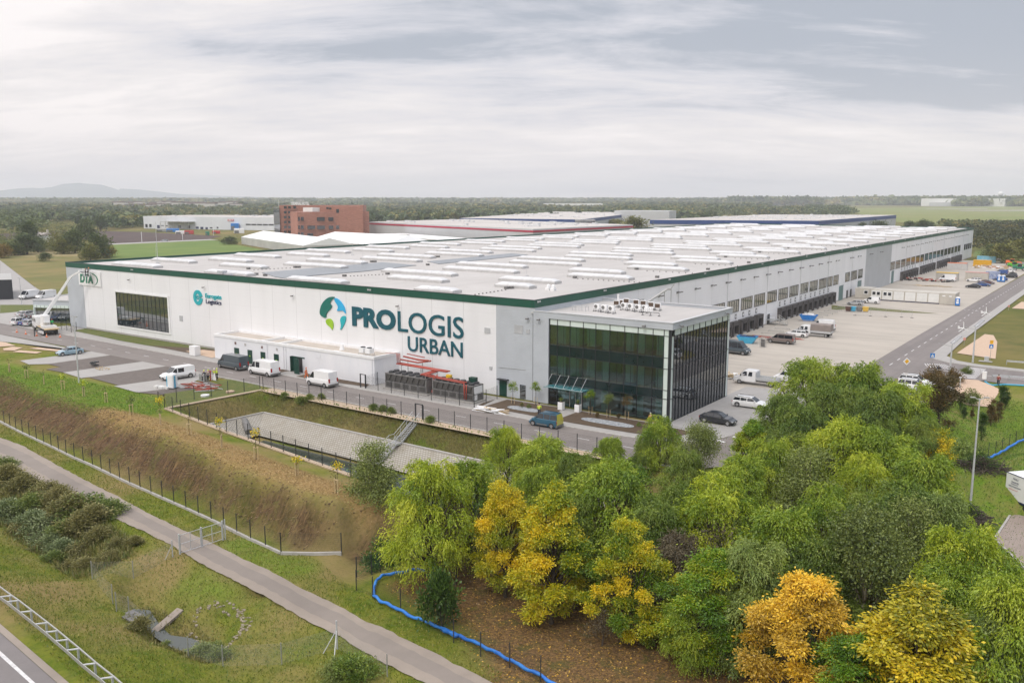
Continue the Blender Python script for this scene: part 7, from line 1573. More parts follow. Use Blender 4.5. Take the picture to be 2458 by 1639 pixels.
def leaves_mesh(name,c,a,ln,w,tone,rng_,hang=None):
    """one diamond shaped leaf or spray per row: centre c, long axis a"""
    n=len(c);r_=unit(rng_.normal(size=(n,3)));b=unit(np.cross(a,r_));ln=np.broadcast_to(ln,n)[:,None];w=np.broadcast_to(w,n)[:,None]
    V=np.stack([c-a*ln*.5,c+b*w*.5+a*ln*.05,c+a*ln*.5,c-b*w*.5+a*ln*.05],1).reshape(-1,3)
    me=bpy.data.meshes.new(name);me.vertices.add(n*4);me.vertices.foreach_set('co',V.ravel().astype(np.float32));me.loops.add(n*4);me.loops.foreach_set('vertex_index',np.arange(n*4));me.polygons.add(n);me.polygons.foreach_set('loop_start',np.arange(0,n*4,4));me.polygons.foreach_set('loop_total',np.full(n,4))
    me.update();at=me.attributes.new('tone','FLOAT','FACE');at.data.foreach_set('value',tone.astype(np.float32));return me
def lobes(rng_,h,r,n,z0=.3,flat=.9):
    out=[]
    for k in range(n):
        a=2*PI*(k*.618%1)+rng_.uniform(-.4,.4);f=rng_.uniform(.35,1)**.7 if k else 0;zf=rng_.uniform(0,1)if k else .95
        rr=r*.70*f*math.sqrt(max(.10,1-(zf*.95)**2));z=h*(z0+(1-z0)*(.10+.72*zf));out.append((rr*math.cos(a),rr*math.sin(a),z,r*rng_.uniform(.30,.46)))
    return np.array(out)
def lobes2(rng_,h,r,n,z0,f0=.17,f1=.27):
    """many small heaps spread over an uneven crown, a few shooting up"""
    out=[]
    for k in range(n):
        a=k*2.39996+rng_.uniform(-.3,.3);zf=((k+.5)/n)**.85;prof=math.sin(math.pi*min(1,.18+.80*zf))**.6*(1.0 if zf<.55 else 1.15-.3*zf);rr=r*.80*prof*rng_.uniform(.55,1.08)*(1+.22*math.sin(2*a+seed_[0]))
        z=h*(z0+(1-z0)*(.05+.80*zf))+rng_.uniform(-.4,.5);out.append((rr*math.cos(a),rr*math.sin(a),z,r*rng_.uniform(f0,f1)))
    for k in range(3):out.append((rng_.uniform(-.3,.3)*r,rng_.uniform(-.3,.3)*r,h*rng_.uniform(.86,.93),r*f0))
    return np.array(out)
seed_=[0]
def sample(rng_,L_,n,top=.0):
    k=rng_.integers(0,len(L_),n);d_=unit(rng_.normal(size=(n,3)));d_[:,2]=np.abs(d_[:,2])*np.where(rng_.random(n)<.72+top,1,-1)
    rad=L_[k,3][:,None]*(rng_.random((n,1))**.3);return L_[k,:3]+d_*rad*[1,1,.85],d_,k
def willow(seed,h=11.0,r=4.2,n=1000,per=9):
    g=np.random.default_rng(seed);seed_[0]=seed;L_=lobes2(g,h,r,36,.10);P_,d_,k=sample(g,L_,n,.12)
    out_=unit(P_*[1,1,0]+g.normal(size=P_.shape)*.4);ns=6
    # plumes: a cluster of arching, hanging twigs round every point
    P2=np.repeat(P_,ns,0)+g.normal(size=(n*ns,3))*.18;dd=unit(np.repeat(d_,ns,0)*.7+np.repeat(out_,ns,0)*.5+g.normal(size=(n*ns,3))*.45+[0,0,.25]);le=g.uniform(.25,.75,n*ns);droop=g.uniform(.2,1.15,n*ns)**1.2
    ct,at_,tn=[],[],[];base=np.clip(.5+g.normal(size=len(L_))*.13,.1,.9)[k]+g.normal(size=n)*.09;pass
    for j in range(per):
        t_=(j+.5)/per;c=P2+dd*le[:,None]*t_*1.1;c[:,2]-=droop*t_**2*1.15;tg=dd*le[:,None]*1.1;tg[:,2]-=2*droop*t_*1.15
        ct.append(c+g.normal(size=c.shape)*.04);at_.append(unit(tg));tn.append(np.repeat(base,ns)+g.normal(size=n*ns)*.10)
    c=np.concatenate(ct);a=np.concatenate(at_);tn=np.clip(np.concatenate(tn),0,1);m_=len(c);return leaves_mesh('crown',c,a,g.uniform(.13,.24,m_),g.uniform(.05,.085,m_),tn,g),L_
def ash(seed,h=9.5,r=3.2,n=850,per=62,z0=.06,size=1.0):
    g=np.random.default_rng(seed);seed_[0]=seed;L_=lobes2(g,h,r,46,z0,.13,.21);P_,d_,k=sample(g,L_,n);base=np.clip(g.normal(.5,.10,n)+(g.normal(size=len(L_))*.14)[k]+(vn3(P_,g)-.5)*.8,0,1)
    P2=np.repeat(P_,per,0);s_=g.normal(size=P2.shape)*[.22,.22,.14]*size;c=P2+s_;a=unit(s_*[1,1,.6]+np.repeat(d_,per,0)*.5+[0,0,-.30]+g.normal(size=P2.shape)*.25)
    tn=np.clip(np.repeat(base,per)+g.normal(size=len(c))*.12,0,1);m_=len(c);return leaves_mesh('crown',c,a,g.uniform(.11,.21,m_)*size,g.uniform(.055,.10,m_)*size,tn,g),L_
def vn3(P_,g):
    ph=g.uniform(0,6,6);return .5+.25*(np.sin(P_[:,0]*1.1+ph[0])*np.sin(P_[:,1]*1.2+ph[1])+np.sin(P_[:,2]*1.3+ph[2])*np.sin(P_[:,0]*.7+P_[:,1]*.6+ph[3]))
def birch(seed,h=11.0,r=2.4,n=420,per=40,z0=.26):
    g=np.random.default_rng(seed);L_=lobes(g,h,r,13,z0);L_[:,3]*=1.2;P_,d_,k=sample(g,L_,n);P2=np.repeat(P_,per,0);s_=g.normal(size=P2.shape)*[.34,.34,.42];c=P2+s_;a=unit(s_*.4+[0,0,-1]+g.normal(size=P2.shape)*.5)
    tn=np.clip(np.repeat(g.normal(.45,.15,n),per)+g.normal(size=len(c))*.15,0,1);m_=len(c);return leaves_mesh('crown',c,a,g.uniform(.10,.19,m_),g.uniform(.06,.10,m_),tn,g),L_
def bushy(seed,h,r,nl,n,per,ls,z0=.05):
    g=np.random.default_rng(seed);L_=lobes(g,h,r,nl,z0);P_,d_,k=sample(g,L_,n);P2=np.repeat(P_,per,0);s_=g.normal(size=P2.shape)*ls*1.3;c=P2+s_;a=unit(s_+np.repeat(d_,per,0)*ls+[0,0,.1])
    tn=np.clip(np.repeat(g.normal(.5,.2,n),per)+g.normal(size=len(c))*.1,0,1);m_=len(c);return leaves_mesh('crown',c,a,g.uniform(.8,1.5,m_)*ls,g.uniform(.4,.8,m_)*ls,tn,g),L_
def trunk_mesh(L_,h,r0=.22,seed=0,lean=0,n=8):
    rs_=random.Random(seed);b=MB();top=Vector((lean+rs_.uniform(-.3,.3),rs_.uniform(-.3,.3),h*.8));pts=[Vector((0,0,-.4)),Vector((0,0,.3))]+[Vector((top.x*f+rs_.uniform(-.15,.15),top.y*f+rs_.uniform(-.15,.15),h*.8*f))for f in(.2,.4,.6,.8,1)]
    b.tube(pts,[r0*1.35,r0*1.05,r0*.9,r0*.72,r0*.5,r0*.3,r0*.12],n)
    for lx_,ly_,lz_,lr in L_:
        f=min(.8,max(.15,lz_/(h*.8)*.55));s_=Vector((top.x*f,top.y*f,h*.8*f));e=Vector((lx_,ly_,lz_));m_=s_.lerp(e,.5)+Vector((0,0,-.25));b.tube([s_,m_,e],[r0*.42,r0*.26,r0*.07],6)
        for q_ in range(3):e2=e+Vector((rs_.uniform(-1,1),rs_.uniform(-1,1),rs_.uniform(-.2,.8)))*lr*.8;b.tube([m_.lerp(e,.6),e2],[r0*.12,r0*.03],4)
    return b
PROTO={}
def proto(kind,i,fn,h,r0,bark,lean=0,**kw):
    me,L_=fn(100+i*7,h=h,**kw);tm=trunk_mesh(L_,h,r0,i,lean);o=tm.build('trunk',bark,None,True);tme=o.data;bpy.data.objects.remove(o);PROTO[(kind,i)]=(me,tme,h)
for i in range(4):proto('willow',i,willow,11.0,.24,W['bark'],r=(4.3,3.9,4.6,3.6)[i])
for i in range(3):proto('ash',i,ash,9.5,.17,W['bark'],r=(3.3,2.9,3.7)[i])
for i in range(2):proto('birch',i,birch,11.0,.13,W['birch_bark'],r=(2.4,2.0)[i])
for i in range(2):proto('bare',i,birch,9.0,.12,W['bark'],r=2.3,n=150,per=22)
for i in range(3):proto('small',i,ash,5.0,.07,W['bark'],r=1.7,n=150,per=34,z0=.15,size=.85)
for i in range(3):proto('shrub',i,bushy,2.0,.04,W['bark'],r=1.5,nl=9,n=120,per=26,ls=.15)
for i in range(2):proto('cone',i,bushy,3.4,.06,W['bark'],r=.62,nl=12,n=130,per=26,ls=.11)
for i in range(2):proto('larch',i,bushy,8.0,.12,W['bark'],r=2.6,nl=22,n=360,per=34,ls=.16)
for i in range(5):proto('wood',i,bushy,9.0,.3,W['bark'],r=4.2,nl=14,n=170,per=15,ls=.55)
LM={
 'willow':leafmat('willow_leaves',(.08,.155,.010),(.23,.32,.02),(.44,.50,.045)),
 'willow_y':leafmat('willow_leaves_lime',(.12,.20,.010),(.33,.41,.02),(.57,.59,.05)),
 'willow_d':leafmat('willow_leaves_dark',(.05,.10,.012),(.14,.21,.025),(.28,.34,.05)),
 'willow_g':leafmat('willow_leaves_grey',(.08,.125,.025),(.19,.26,.055),(.34,.41,.10)),
 'ash_y':leafmat('ash_leaves_yellow',(.22,.27,.012),(.62,.50,.014),(.82,.55,.018)),
 'ash_m':leafmat('ash_leaves_turning',(.10,.19,.01),(.42,.42,.012),(.74,.52,.012)),
 'ash_o':leafmat('ash_leaves_amber',(.42,.27,.03),(.84,.53,.03),(.95,.68,.09)),
 'ash_g':leafmat('ash_leaves_olive_gold',(.15,.17,.010),(.50,.42,.016),(.76,.53,.018)),
 'maple':leafmat('maple_leaves_green',(.045,.11,.006),(.13,.25,.010),(.36,.38,.012)),
 'birch':leafmat('birch_leaves',(.07,.10,.022),(.165,.205,.042),(.29,.33,.08)),
 'dark':leafmat('dark_leaves',(.02,.048,.009),(.05,.10,.014),(.10,.17,.028)),
 'bare':leafmat('brown_twigs',(.06,.05,.03),(.13,.10,.06),(.20,.17,.09)),
 'larch':leafmat('larch_needles',(.05,.04,.012),(.13,.09,.03),(.24,.14,.04)),
 'reed':leafmat('reed_leaves',(.06,.09,.03),(.15,.19,.075),(.28,.32,.15)),
 'weed':leafmat('weed_leaves',(.065,.11,.02),(.15,.20,.04),(.27,.30,.08)),
 'weed_b':leafmat('brown_weeds',(.08,.085,.025),(.18,.17,.05),(.32,.28,.11)),
 'far_g':leafmat('woodland_green',(.03,.055,.018),(.075,.11,.035),(.15,.18,.055)),
 'far_o':leafmat('woodland_olive',(.06,.08,.02),(.15,.165,.038),(.26,.23,.055)),
 'far_y':leafmat('woodland_rust',(.09,.06,.015),(.20,.13,.025),(.30,.20,.03))}
CNT={}
def tree(kind,i,loc,h,r=None,leaf='willow',label=None,cat='tree',name='tree',group=None,rz=None,trunk=True):
    me,tme,h0=PROTO[(kind,i)];s_=h/h0;sr=s_ if r is None else r/{'willow':(4.3,3.9,4.6,3.6),'ash':(3.3,2.9,3.7),'birch':(2.4,2.0),'bare':(2.3,2.3),'small':(1.7,)*3,'shrub':(1.5,)*3,'cone':(.62,)*2,'larch':(2.6,)*2,'wood':(4.2,)*5}[kind][i]
    CNT[name]=CNT.get(name,0)+1
    if trunk:
        t=thing(name,loc,label,cat,group,(CNT[name]*2.1)%6.28 if rz is None else rz);t.scale=(sr,sr,s_)
        o=bpy.data.objects.new('trunk',tme);COL.objects.link(o);o.parent=t
        c=bpy.data.objects.new('crown',me);COL.objects.link(c);c.parent=t
    else:
        c=bpy.data.objects.new(name,me);COL.objects.link(c);c.location=loc;c.rotation_euler=(0,0,(CNT[name]*2.1)%6.28 if rz is None else rz);c.scale=(sr,sr,s_);tag(c,label,cat,group);t=c
    if not me.materials:me.materials.append(LM[leaf])
    c.material_slots[0].link='OBJECT';c.material_slots[0].material=LM[leaf];return t
def top_at(px,py,h,zg): # ground point of a tree whose top shows at that spot of the photograph
    x,y=G(px,py,zg+h*.97);return x,y
# the grove, one by one: (kind, proto, px, py of the top in the 2352 wide view, height, radius, ground, leaf, label)
GR=[
('willow',0,985,1062,11.5,3.7,-4.2,'willow_y','bright lime willow with blue sheeted fence at its foot, leftmost big tree of grove','willow_tree'),
('willow',1,1075,1060,10.0,3.2,-4.2,'willow','fresh green willow just right of the leftmost lime willow','willow_tree'),
('bare',0,1045,1150,8.0,1.9,-4.2,'bare','grey brown half bare tree between lime willow and yellow ash','bare_tree'),
('ash',0,1160,1102,10.6,2.6,-4.2,'ash_y','golden yellow ash, left one of the two standing side by side','ash_tree'),
('ash',1,1268,1118,11.6,2.9,-4.2,'ash_m','yellow green ash touching the right side of the golden one','ash_tree'),
('willow',2,1162,975,8.8,2.7,-4.2,'willow_y','pale lime willow sticking up in front of the petrol blue car','willow_tree'),
('willow',3,1245,1006,9.2,3.3,-4.2,'willow','mid green weeping willow behind the two ash trees','willow_tree'),
('willow',1,1318,1040,8.4,2.4,-4.2,'willow_d','dark green willow between weeping willow and road fence','willow_tree'),
('willow',3,1402,1002,7.6,2.0,-4.0,'willow','small willow in front of the road left of pointed crown','willow_tree'),
('willow',2,1405,1062,11.5,4.9,-4.2,'willow','broad billowing willow in the middle of the grove','willow_tree'),
('ash',2,1450,1197,10.0,2.9,-4.2,'ash_m','columnar ash half yellow half green above the leaf litter','ash_tree'),
('willow',0,1515,962,9.2,2.8,-4.0,'willow','tall green willow hiding the foot of the glass office corner','willow_tree'),
('birch',0,1612,975,10.0,2.2,-4.0,'birch','slim dark birch with pale trunk in front of the road bend','birch_tree'),
('willow',1,1575,1035,8.0,2.3,-4.0,'willow_d','dull green willow left of the slim birch','willow_tree'),
('small',0,1470,1075,5.5,2.2,-4.0,'maple','low round green tree below the pointed willow crown','maple_tree'),
('ash',1,1728,968,8.6,2.5,-4.0,'maple','rounded dark green tree in front of the access road','maple_tree'),
('willow',3,1700,1050,9.2,3.4,-4.0,'willow','green willow below the rounded dark tree','willow_tree'),
('willow',0,1655,1105,11.4,4.0,-4.1,'willow_y','lime willow with twin pointed heads at the centre right','willow_tree'),
('bare',1,1640,1200,9.2,2.6,-4.1,'bare','brown twiggy bare tree with twisted stems below lime willow','bare_tree'),
('willow',2,1868,826,13.0,4.9,-3.8,'willow','huge willow rising over the yard, left half','willow_tree'),
('willow',0,1975,836,12.8,4.6,-3.8,'willow','huge willow rising over the yard, middle crown','willow_tree'),
('willow',1,2070,880,12.0,4.2,-3.8,'willow','weeping willow at right flank of the huge crown','willow_tree'),
('willow',3,1800,905,9.0,2.8,-3.6,'willow_d','drooping olive willow skirt left of the huge crown','willow_tree'),
('willow',2,1945,965,11.0,4.6,-3.8,'willow_y','sunny lime willow below the huge crown, left dome','willow_tree'),
('willow',3,2035,985,10.8,4.0,-3.8,'willow','bright green dome right of the sunny lime willow','willow_tree'),
('willow',1,2125,1045,10.2,3.8,-3.8,'willow','green willow dome beside the small golden tree','willow_tree'),
('willow',0,1775,1010,9.6,3.2,-3.9,'willow','willow between road bend and olive birch','willow_tree'),
('birch',1,1855,1025,11.0,2.9,-4.0,'birch','olive birch with forked pale trunk in the heart of grove','birch_tree'),
('willow',0,1905,1125,10.6,3.1,-4.1,'willow','slender bright willow right of the forked birch','willow_tree'),
('willow',3,1795,1165,10.4,3.5,-4.1,'willow','willow dome left of the slender bright willow','willow_tree'),
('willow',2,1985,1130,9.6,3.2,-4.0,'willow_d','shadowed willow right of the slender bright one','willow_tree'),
('willow',1,1725,1245,10.0,3.0,-4.1,'willow_g','bluish green weeping willow above the amber ash','willow_tree'),
('birch',0,1990,1175,11.6,3.2,-4.1,'birch','tall grey green birch above the amber and olive crowns','birch_tree'),
('birch',1,2095,1140,10.4,2.4,-4.0,'birch','thin birch with bright bent trunk near the lamp post','birch_tree'),
('willow',3,2160,1130,9.4,3.0,-3.9,'willow_g','soft willow beside the brush pile near the lamp post','willow_tree'),
('willow',0,2225,1215,11.2,3.5,-4.1,'willow_y','lime willow in front of the block paved lot','willow_tree'),
('willow',2,2330,1320,12.0,4.0,-4.2,'willow','big willow cut by the right edge of the picture','willow_tree'),
('ash',0,1640,1262,9.4,3.2,-4.2,'maple','dark green maple with yellow sprigs by the leaf litter','maple_tree'),
('ash',2,1860,1318,11.0,4.0,-4.3,'ash_o','large amber orange ash at the bottom edge','ash_tree'),
('ash',1,2120,1375,11.2,4.6,-4.3,'ash_g','wide olive yellow ash at the bottom right','ash_tree'),
('larch',0,2165,858,8.0,3.2,-1.6,'larch','brown dying larch in front of the sand bed','larch_tree'),
('small',1,2158,985,7.2,1.9,-2.8,'ash_y','small golden tree near the brown larch','ash_tree'),
('birch',1,850,1012,9.6,2.5,-3.9,'birch','thin leaning olive tree at the end of berm','birch_tree'),
('shrub',0,1012,1338,4.3,1.9,-4.2,'dark','dark green round shrub at the foot of lime willow','shrub'),
('shrub',1,880,1245,2.8,2.0,-4.5,'dark','very dark shrub in the hollow behind the green netting','shrub'),
('bare',0,1385,1400,3.2,1.4,-4.2,'bare','low grey bramble between the two yellow trees','shrub'),
('willow',1,1320,1135,9.4,2.7,-4.2,'willow_d','deep green willow right behind the yellow green ash','willow_tree'),
('willow',2,1560,1110,9.6,3.0,-4.1,'willow_d','shaded willow between broad willow and twin headed one','willow_tree'),
('small',2,2075,1290,5.5,2.0,-4.2,'willow_g','small willow in shade of the thin birches','willow_tree'),
('willow',1,2360,1180,9.0,2.4,-4.2,'willow_d','hidden willow behind the right edge crown','willow_tree')if False else None,
('willow',0,2290,1420,9.5,3.0,-4.3,'willow_g','grey green willow at the lower right corner','willow_tree'),
('birch',0,1480,1290,6.5,2.0,-4.2,'maple','low green tree behind the columnar ash','maple_tree'),
('willow',3,1555,1230,8.0,2.6,-4.2,'bare','brownish sparse willow right of columnar ash','willow_tree'),
('ash',0,1965,1445,9.0,3.0,-4.3,'maple','green tree filling the gap between amber and olive crowns','maple_tree'),
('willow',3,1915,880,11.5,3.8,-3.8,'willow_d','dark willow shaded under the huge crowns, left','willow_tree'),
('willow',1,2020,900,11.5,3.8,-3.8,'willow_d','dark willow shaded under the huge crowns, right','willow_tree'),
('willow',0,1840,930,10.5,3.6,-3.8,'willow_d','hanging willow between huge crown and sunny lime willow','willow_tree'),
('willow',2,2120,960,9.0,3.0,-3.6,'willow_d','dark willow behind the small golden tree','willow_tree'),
('willow',3,1240,1070,8.6,2.6,-4.2,'willow','leafy willow wedge between golden ash and weeping willow','willow_tree'),
('willow',1,1505,1150,9.5,3.0,-4.2,'willow_d','dark willow under the right half of the broad one','willow_tree'),
('willow',2,1610,1320,7.5,2.4,-4.2,'willow','lime tuft above the dark green maple','willow_tree'),
('willow',1,1880,1230,9.0,3.2,-4.1,'willow_d','dark hanging willow behind the amber ash','willow_tree'),
('birch',0,2040,1240,9.5,2.6,-4.1,'birch','dark slender tree between the two thin birches','birch_tree'),
('willow',3,2180,1300,9.5,3.0,-4.2,'willow','light willow above the olive yellow ash','willow_tree'),
('willow',0,2000,1050,9.8,3.0,-3.9,'willow_y','lime willow in the gap below the bright green dome','willow_tree'),
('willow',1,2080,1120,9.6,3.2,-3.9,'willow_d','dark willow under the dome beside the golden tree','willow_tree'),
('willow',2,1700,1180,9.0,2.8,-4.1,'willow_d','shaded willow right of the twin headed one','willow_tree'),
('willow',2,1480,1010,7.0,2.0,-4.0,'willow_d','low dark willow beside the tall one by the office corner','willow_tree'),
]
K_=2458/2352
for g_ in[g_ for g_ in GR if g_]:
    kind,i,px,py,h,r,zg,leaf,lb_,nm=g_
    r*=1.2 if kind in('willow','ash')else 1.1;x,y=top_at(px*K_,py*K_,h,zg);tree(kind,i,(x,y,min(zg,gz(x,y))),h,r,leaf,lb_,'shrub' if nm=='shrub' else 'tree',nm)
# conifers on the slope at right
for n_,(px,py,h,lb_)in enumerate(((1600,720,3.9,'darkest blue green conifer behind the lamp post head'),(1715,590,4.0,'brown green slim conifer right of the sand bed'),(1835,500,3.6,'slim conifer, left of the top pair by the barrier'),(1880,515,3.4,'slim conifer, right of the top pair by the barrier'),(1805,640,3.0,'short dark conifer below the top pair'),(1355,725,2.2,'low dark conifer at the lower edge of sand bed'),(1310,640,2.6,'thin green conifer at left side of the sand bed'),(1455,760,1.6,'tiny grey conifer below the sand bed'))):
    x,y=G(*a3(px,py),-1.0+h*.95);z=gz(x,y);tree('cone',n_%2,(x,y,z),h,None,'dark' if n_%3!=1 else 'larch',lb_,'conifer','conifer')
for px,py,h,lb_,lf in((930,600,2.6,'small rusty bush beside the white awning','larch'),(1190,600,2.2,'rusty spray of twigs at left of sand bed','larch'),(1370,490,1.3,'small green bush near the zebra crossing','weed'),(1400,800,2.2,'green bush below the brown larch','weed'),(1330,1380,3.2,'grey green bush beside the small golden tree','willow_g'),(1480,1250,1.8,'low bush on the slope above the lamp post','weed')):
    x,y=G(*a3(px,py),-1.2);tree('shrub',0 if px%2 else 1,(x,y,gz(x,y)),h,None,lf,lb_,'shrub','shrub')
# brush pile of cut branches
for k,(px,py,rr)in enumerate(((1730,820,3.0),(1620,1040,2.0))):
    x,y=G(*b2(px,py),-3.4);t=thing('brush_pile',(x,y,gz(x,y)),('large','smaller')[k]+' heap of cut dark branches on grass by the lamp post','brush pile');b=MB();rs_=random.Random(k)
    for q_ in range(240):a=rs_.uniform(0,6.28);d_=rr*rs_.random()**.6;hh=1.5*(1-d_/rr)+.1;p_=Vector((d_*math.cos(a),d_*.7*math.sin(a),hh*rs_.random()+.05));v_=Vector((rs_.uniform(-1,1),rs_.uniform(-1,1),rs_.uniform(-.35,.25))).normalized()*rs_.uniform(.4,1.1);b.bar(p_-v_,p_+v_,rs_.uniform(.03,.08))
    b.build('branches',pm('cut_branches',(.045,.035,.028),(.09,.07,.05),2,.9),t);me,L_=bushy(60+k,1.4,rr*.8,8,120,16,.14);me.materials.append(LM['dark']);c=bpy.data.objects.new('twigs',me);COL.objects.link(c);c.parent=t
# young trees with stakes on the berm and lawn
SAP=[(a4,(100,400),0),(a4,(280,470),1),(a4,(462,540),0),(a4,(660,595),2),(a4,(878,670),2),(a4,(1113,740),0),(a4,(1375,840),1),(a4,(1680,965),0),(a4,(1982,1080),0),(a6,(520,672),0),(a6,(803,778),0),(a6,(1135,905),3),(a6,(1458,1045),0),(a4,(1675,790),3),(a6,(500,530),3),(a6,(795,620),3),(a6,(1465,920),3)]
for k,(f_,p_,kd)in enumerate(SAP):
    x,y=G(*f_(*p_),.4 if k>5 else-.3);z=gz(x,y)
    where='first second third fourth fifth sixth seventh eighth ninth tenth eleventh twelfth thirteenth'.split()
    lb_=('staked sapling on the berm, '+where[k]+' from the left')if k<13 else['yellow leaved sapling at the fence corner by the lawn','yellow sapling behind the fence left of the drain pipe','small yellow sapling at the fence by the drain pipe','lime yellow sapling at the fence near the stairs'][k-13]
    t=thing('sapling',(x,y,z),lb_,'young tree','staked young trees on the berm' if k<13 else None,k*1.3)
    hh=1.9 if kd!=3 else 1.6
    if k<13:
        for s_ in(-1,1):b=MB();b.cyl((s_*.22,0,-.3),(s_*.22,0,1.45),.05,6);b.build('stake',W['wood'],t)
        b=MB();b.box(-.3,-.04,1.3,.3,.04,1.4);b.build('crossbar',W['wood'],t)
    b=MB();b.cyl((0,0,0),(.03,0,hh),.025,5);b.build('trunk',W['bark'],t)
    g=np.random.default_rng(k);n=26 if kd==0 else 130;cc_=g.normal(size=(n,3))*[.28,.28,.22]+[0,0,hh+.1];me=leaves_mesh('crown',cc_,unit(g.normal(size=(n,3))+[0,0,-.4]),.22,.12,g.random(n),g);me.materials.append(LM[('weed_b','weed','willow_y','ash_y')[kd]]);c=bpy.data.objects.new('crown',me);COL.objects.link(c);c.parent=t
for k,(p_,f_,lf,lb_,s_)in enumerate((((1660,1260),z7,'maple','young green tree, first from the left at the office front',1),((1900,1270),z7,'maple','young green tree beside the dark corner strip of office',1),((690,1300),z8,'maple','young round tree right of the white planters',1.05),((868,1330),z8,'weed','young weeping light green tree on second gravel bed',1),((1050,1350),z8,'larch','young reddish brown tree at right end of gravel bed',1),)):
    x,y=G(*f_(*p_));t=thing('young_tree',(x,y,.03),lb_,'young tree');b=MB();b.cyl((0,0,0),(0,0,2.2),.035,6);b.build('trunk',W['bark'],t)
    for q_ in(-.25,.25):b=MB();b.cyl((q_,0,0),(q_,0,1.1),.03,5);b.build('stake',W['wood'],t)
    me,L_=bushy(80+k,1.7,.75,7,70,14,.11);me.materials.append(LM[lf]);c=bpy.data.objects.new('crown',me);COL.objects.link(c);c.parent=t;c.location=(0,0,1.6)
for k,(p_,f_)in enumerate((((1755,1300),z7),((1825,1305),z7),((760,1330),z8),((970,1345),z8),((1170,1420),z8))):
    x,y=G(*f_(*p_));tree('shrub',k%3,(x,y,.04),.6,.35,('weed_b','weed','larch','larch','weed')[k],('tiny bush on left gravel bed, left one','tiny bush on left gravel bed, right one','reddish little bush on right gravel bed, left','reddish little bush on right gravel bed, middle','little bush past the right gravel bed')[k],'shrub','shrub')
for k in range(2):
    x,y=(G(*z7(2165,1320)),G(*z8(567,1275)))[k];t=thing('potted_plant',(x,y,1.09),('slim spiky plant in the left white planter','slim spiky plant in the right white planter')[k],'plant');g=np.random.default_rng(k);n=40;a=unit(g.normal(size=(n,3))*[.4,.4,.2]+[0,0,1]);me=leaves_mesh('leaves',a*.35,a,.7,.06,g.random(n),g);me.materials.append(LM['weed']);c=bpy.data.objects.new('leaves',me);COL.objects.link(c);c.parent=t
# reeds, willow scrub and weeds of the ditch, countable clumps
rs=random.Random(21)
cl_=[(60,330,2.2,'weed_b'),(20,250,1.6,'weed'),(150,380,2.0,'weed_b'),(60,480,2.2,'reed'),(130,500,2.0,'reed'),(200,480,2.0,'weed'),(220,560,1.9,'reed'),(300,600,2.3,'reed'),(330,680,1.9,'reed'),(400,720,1.7,'reed'),(300,420,1.7,'weed_b'),(380,470,1.8,'weed_b'),(470,560,2.4,'weed_b'),(560,560,2.4,'weed'),(520,640,2.2,'weed_b'),(610,610,2.0,'weed_b'),(690,570,1.8,'weed'),(640,700,1.5,'weed_b'),(420,640,1.8,'weed'),(500,740,1.5,'weed_b'),(450,820,1.3,'weed_b'),(550,850,1.2,'weed_b'),(700,830,1.2,'weed_b'),(760,760,1.1,'weed_b'),(870,760,1.0,'weed_b'),(120,600,1.5,'weed_b'),(260,700,1.2,'weed_b'),(350,770,1.3,'weed'),(840,1150,1.0,'weed_b'),(900,1230,1.1,'weed_b'),(1290,1330,1.3,'weed'),(1360,1300,1.1,'weed'),(1400,1390,1.0,'weed'),(1060,1240,.7,'weed')]
ORD=lambda n:{1:'first',2:'second',3:'third',4:'fourth',5:'fifth',6:'sixth',7:'seventh'}.get(n,'%dth'%n)
def rank(k,same):return ORD(1+sum(1 for c in same if c[0]<cl_[k][0]))
for k,(px,py,h,lf)in enumerate(cl_):
    same=[c for c in cl_ if c[3]==lf and(c[1]<900)==(py<900)]
    x,y=G(*a5(px,py),ZP-1.3);kd={'reed':'pale blue green reed clump','dark':'dark green scrub clump','weed_b':'brownish weed clump','weed':'green weed clump'}[lf]
    tree('shrub',k%3,(x,y,gz(x,y)-.1),h*.9,h*1.15,lf,kd+', '+rank(k,same)+' from the left,'+(' in the ditch at lower left' if py<900 else ' by the stream and culvert'),'shrub','ditch_shrub',kd+('s in the ditch' if py<900 else 's by the stream'),trunk=True)
for px,py,h,lb_ in((1270,1480,1.7,'dark green bush beside the path at the bottom edge'),(1080,1440,1.1,'lighter weed bush left of the dark bush at the bottom edge'),(1060,1540,.9,'low weeds at the bottom edge below path fence')):x,y=G(*a7(px,py),ZP);tree('shrub',1,(x,y,gz(x,y)-.05),h,h,'willow_d' if h>1.5 else 'weed',lb_,'shrub','shrub')
for nth,(px,py,h)in enumerate(((1040,310,1.0),(1160,345,1.2),(1240,345,1.1),(1340,340,.9),(1760,440,1.1),(1840,450,1.0),(1910,465,1.0))):
    x,y=G(*a6(px,py),-1.4);tree('shrub',2,(x,y,gz(x,y)-.1),h,h*.9,'weed','fresh green weed tuft on the dark bank of the basin, '+ORD(nth+1)+' from the left','shrub','weed_tuft','weed tufts on the basin bank')
x,y=G(*a8(450,270),-1.4);tree('shrub',2,(x,y,gz(x,y)-.1),1.2,1.0,'weed','fresh green weed tuft right of the metal stairs','shrub','weed_tuft','weed tufts on the basin bank')
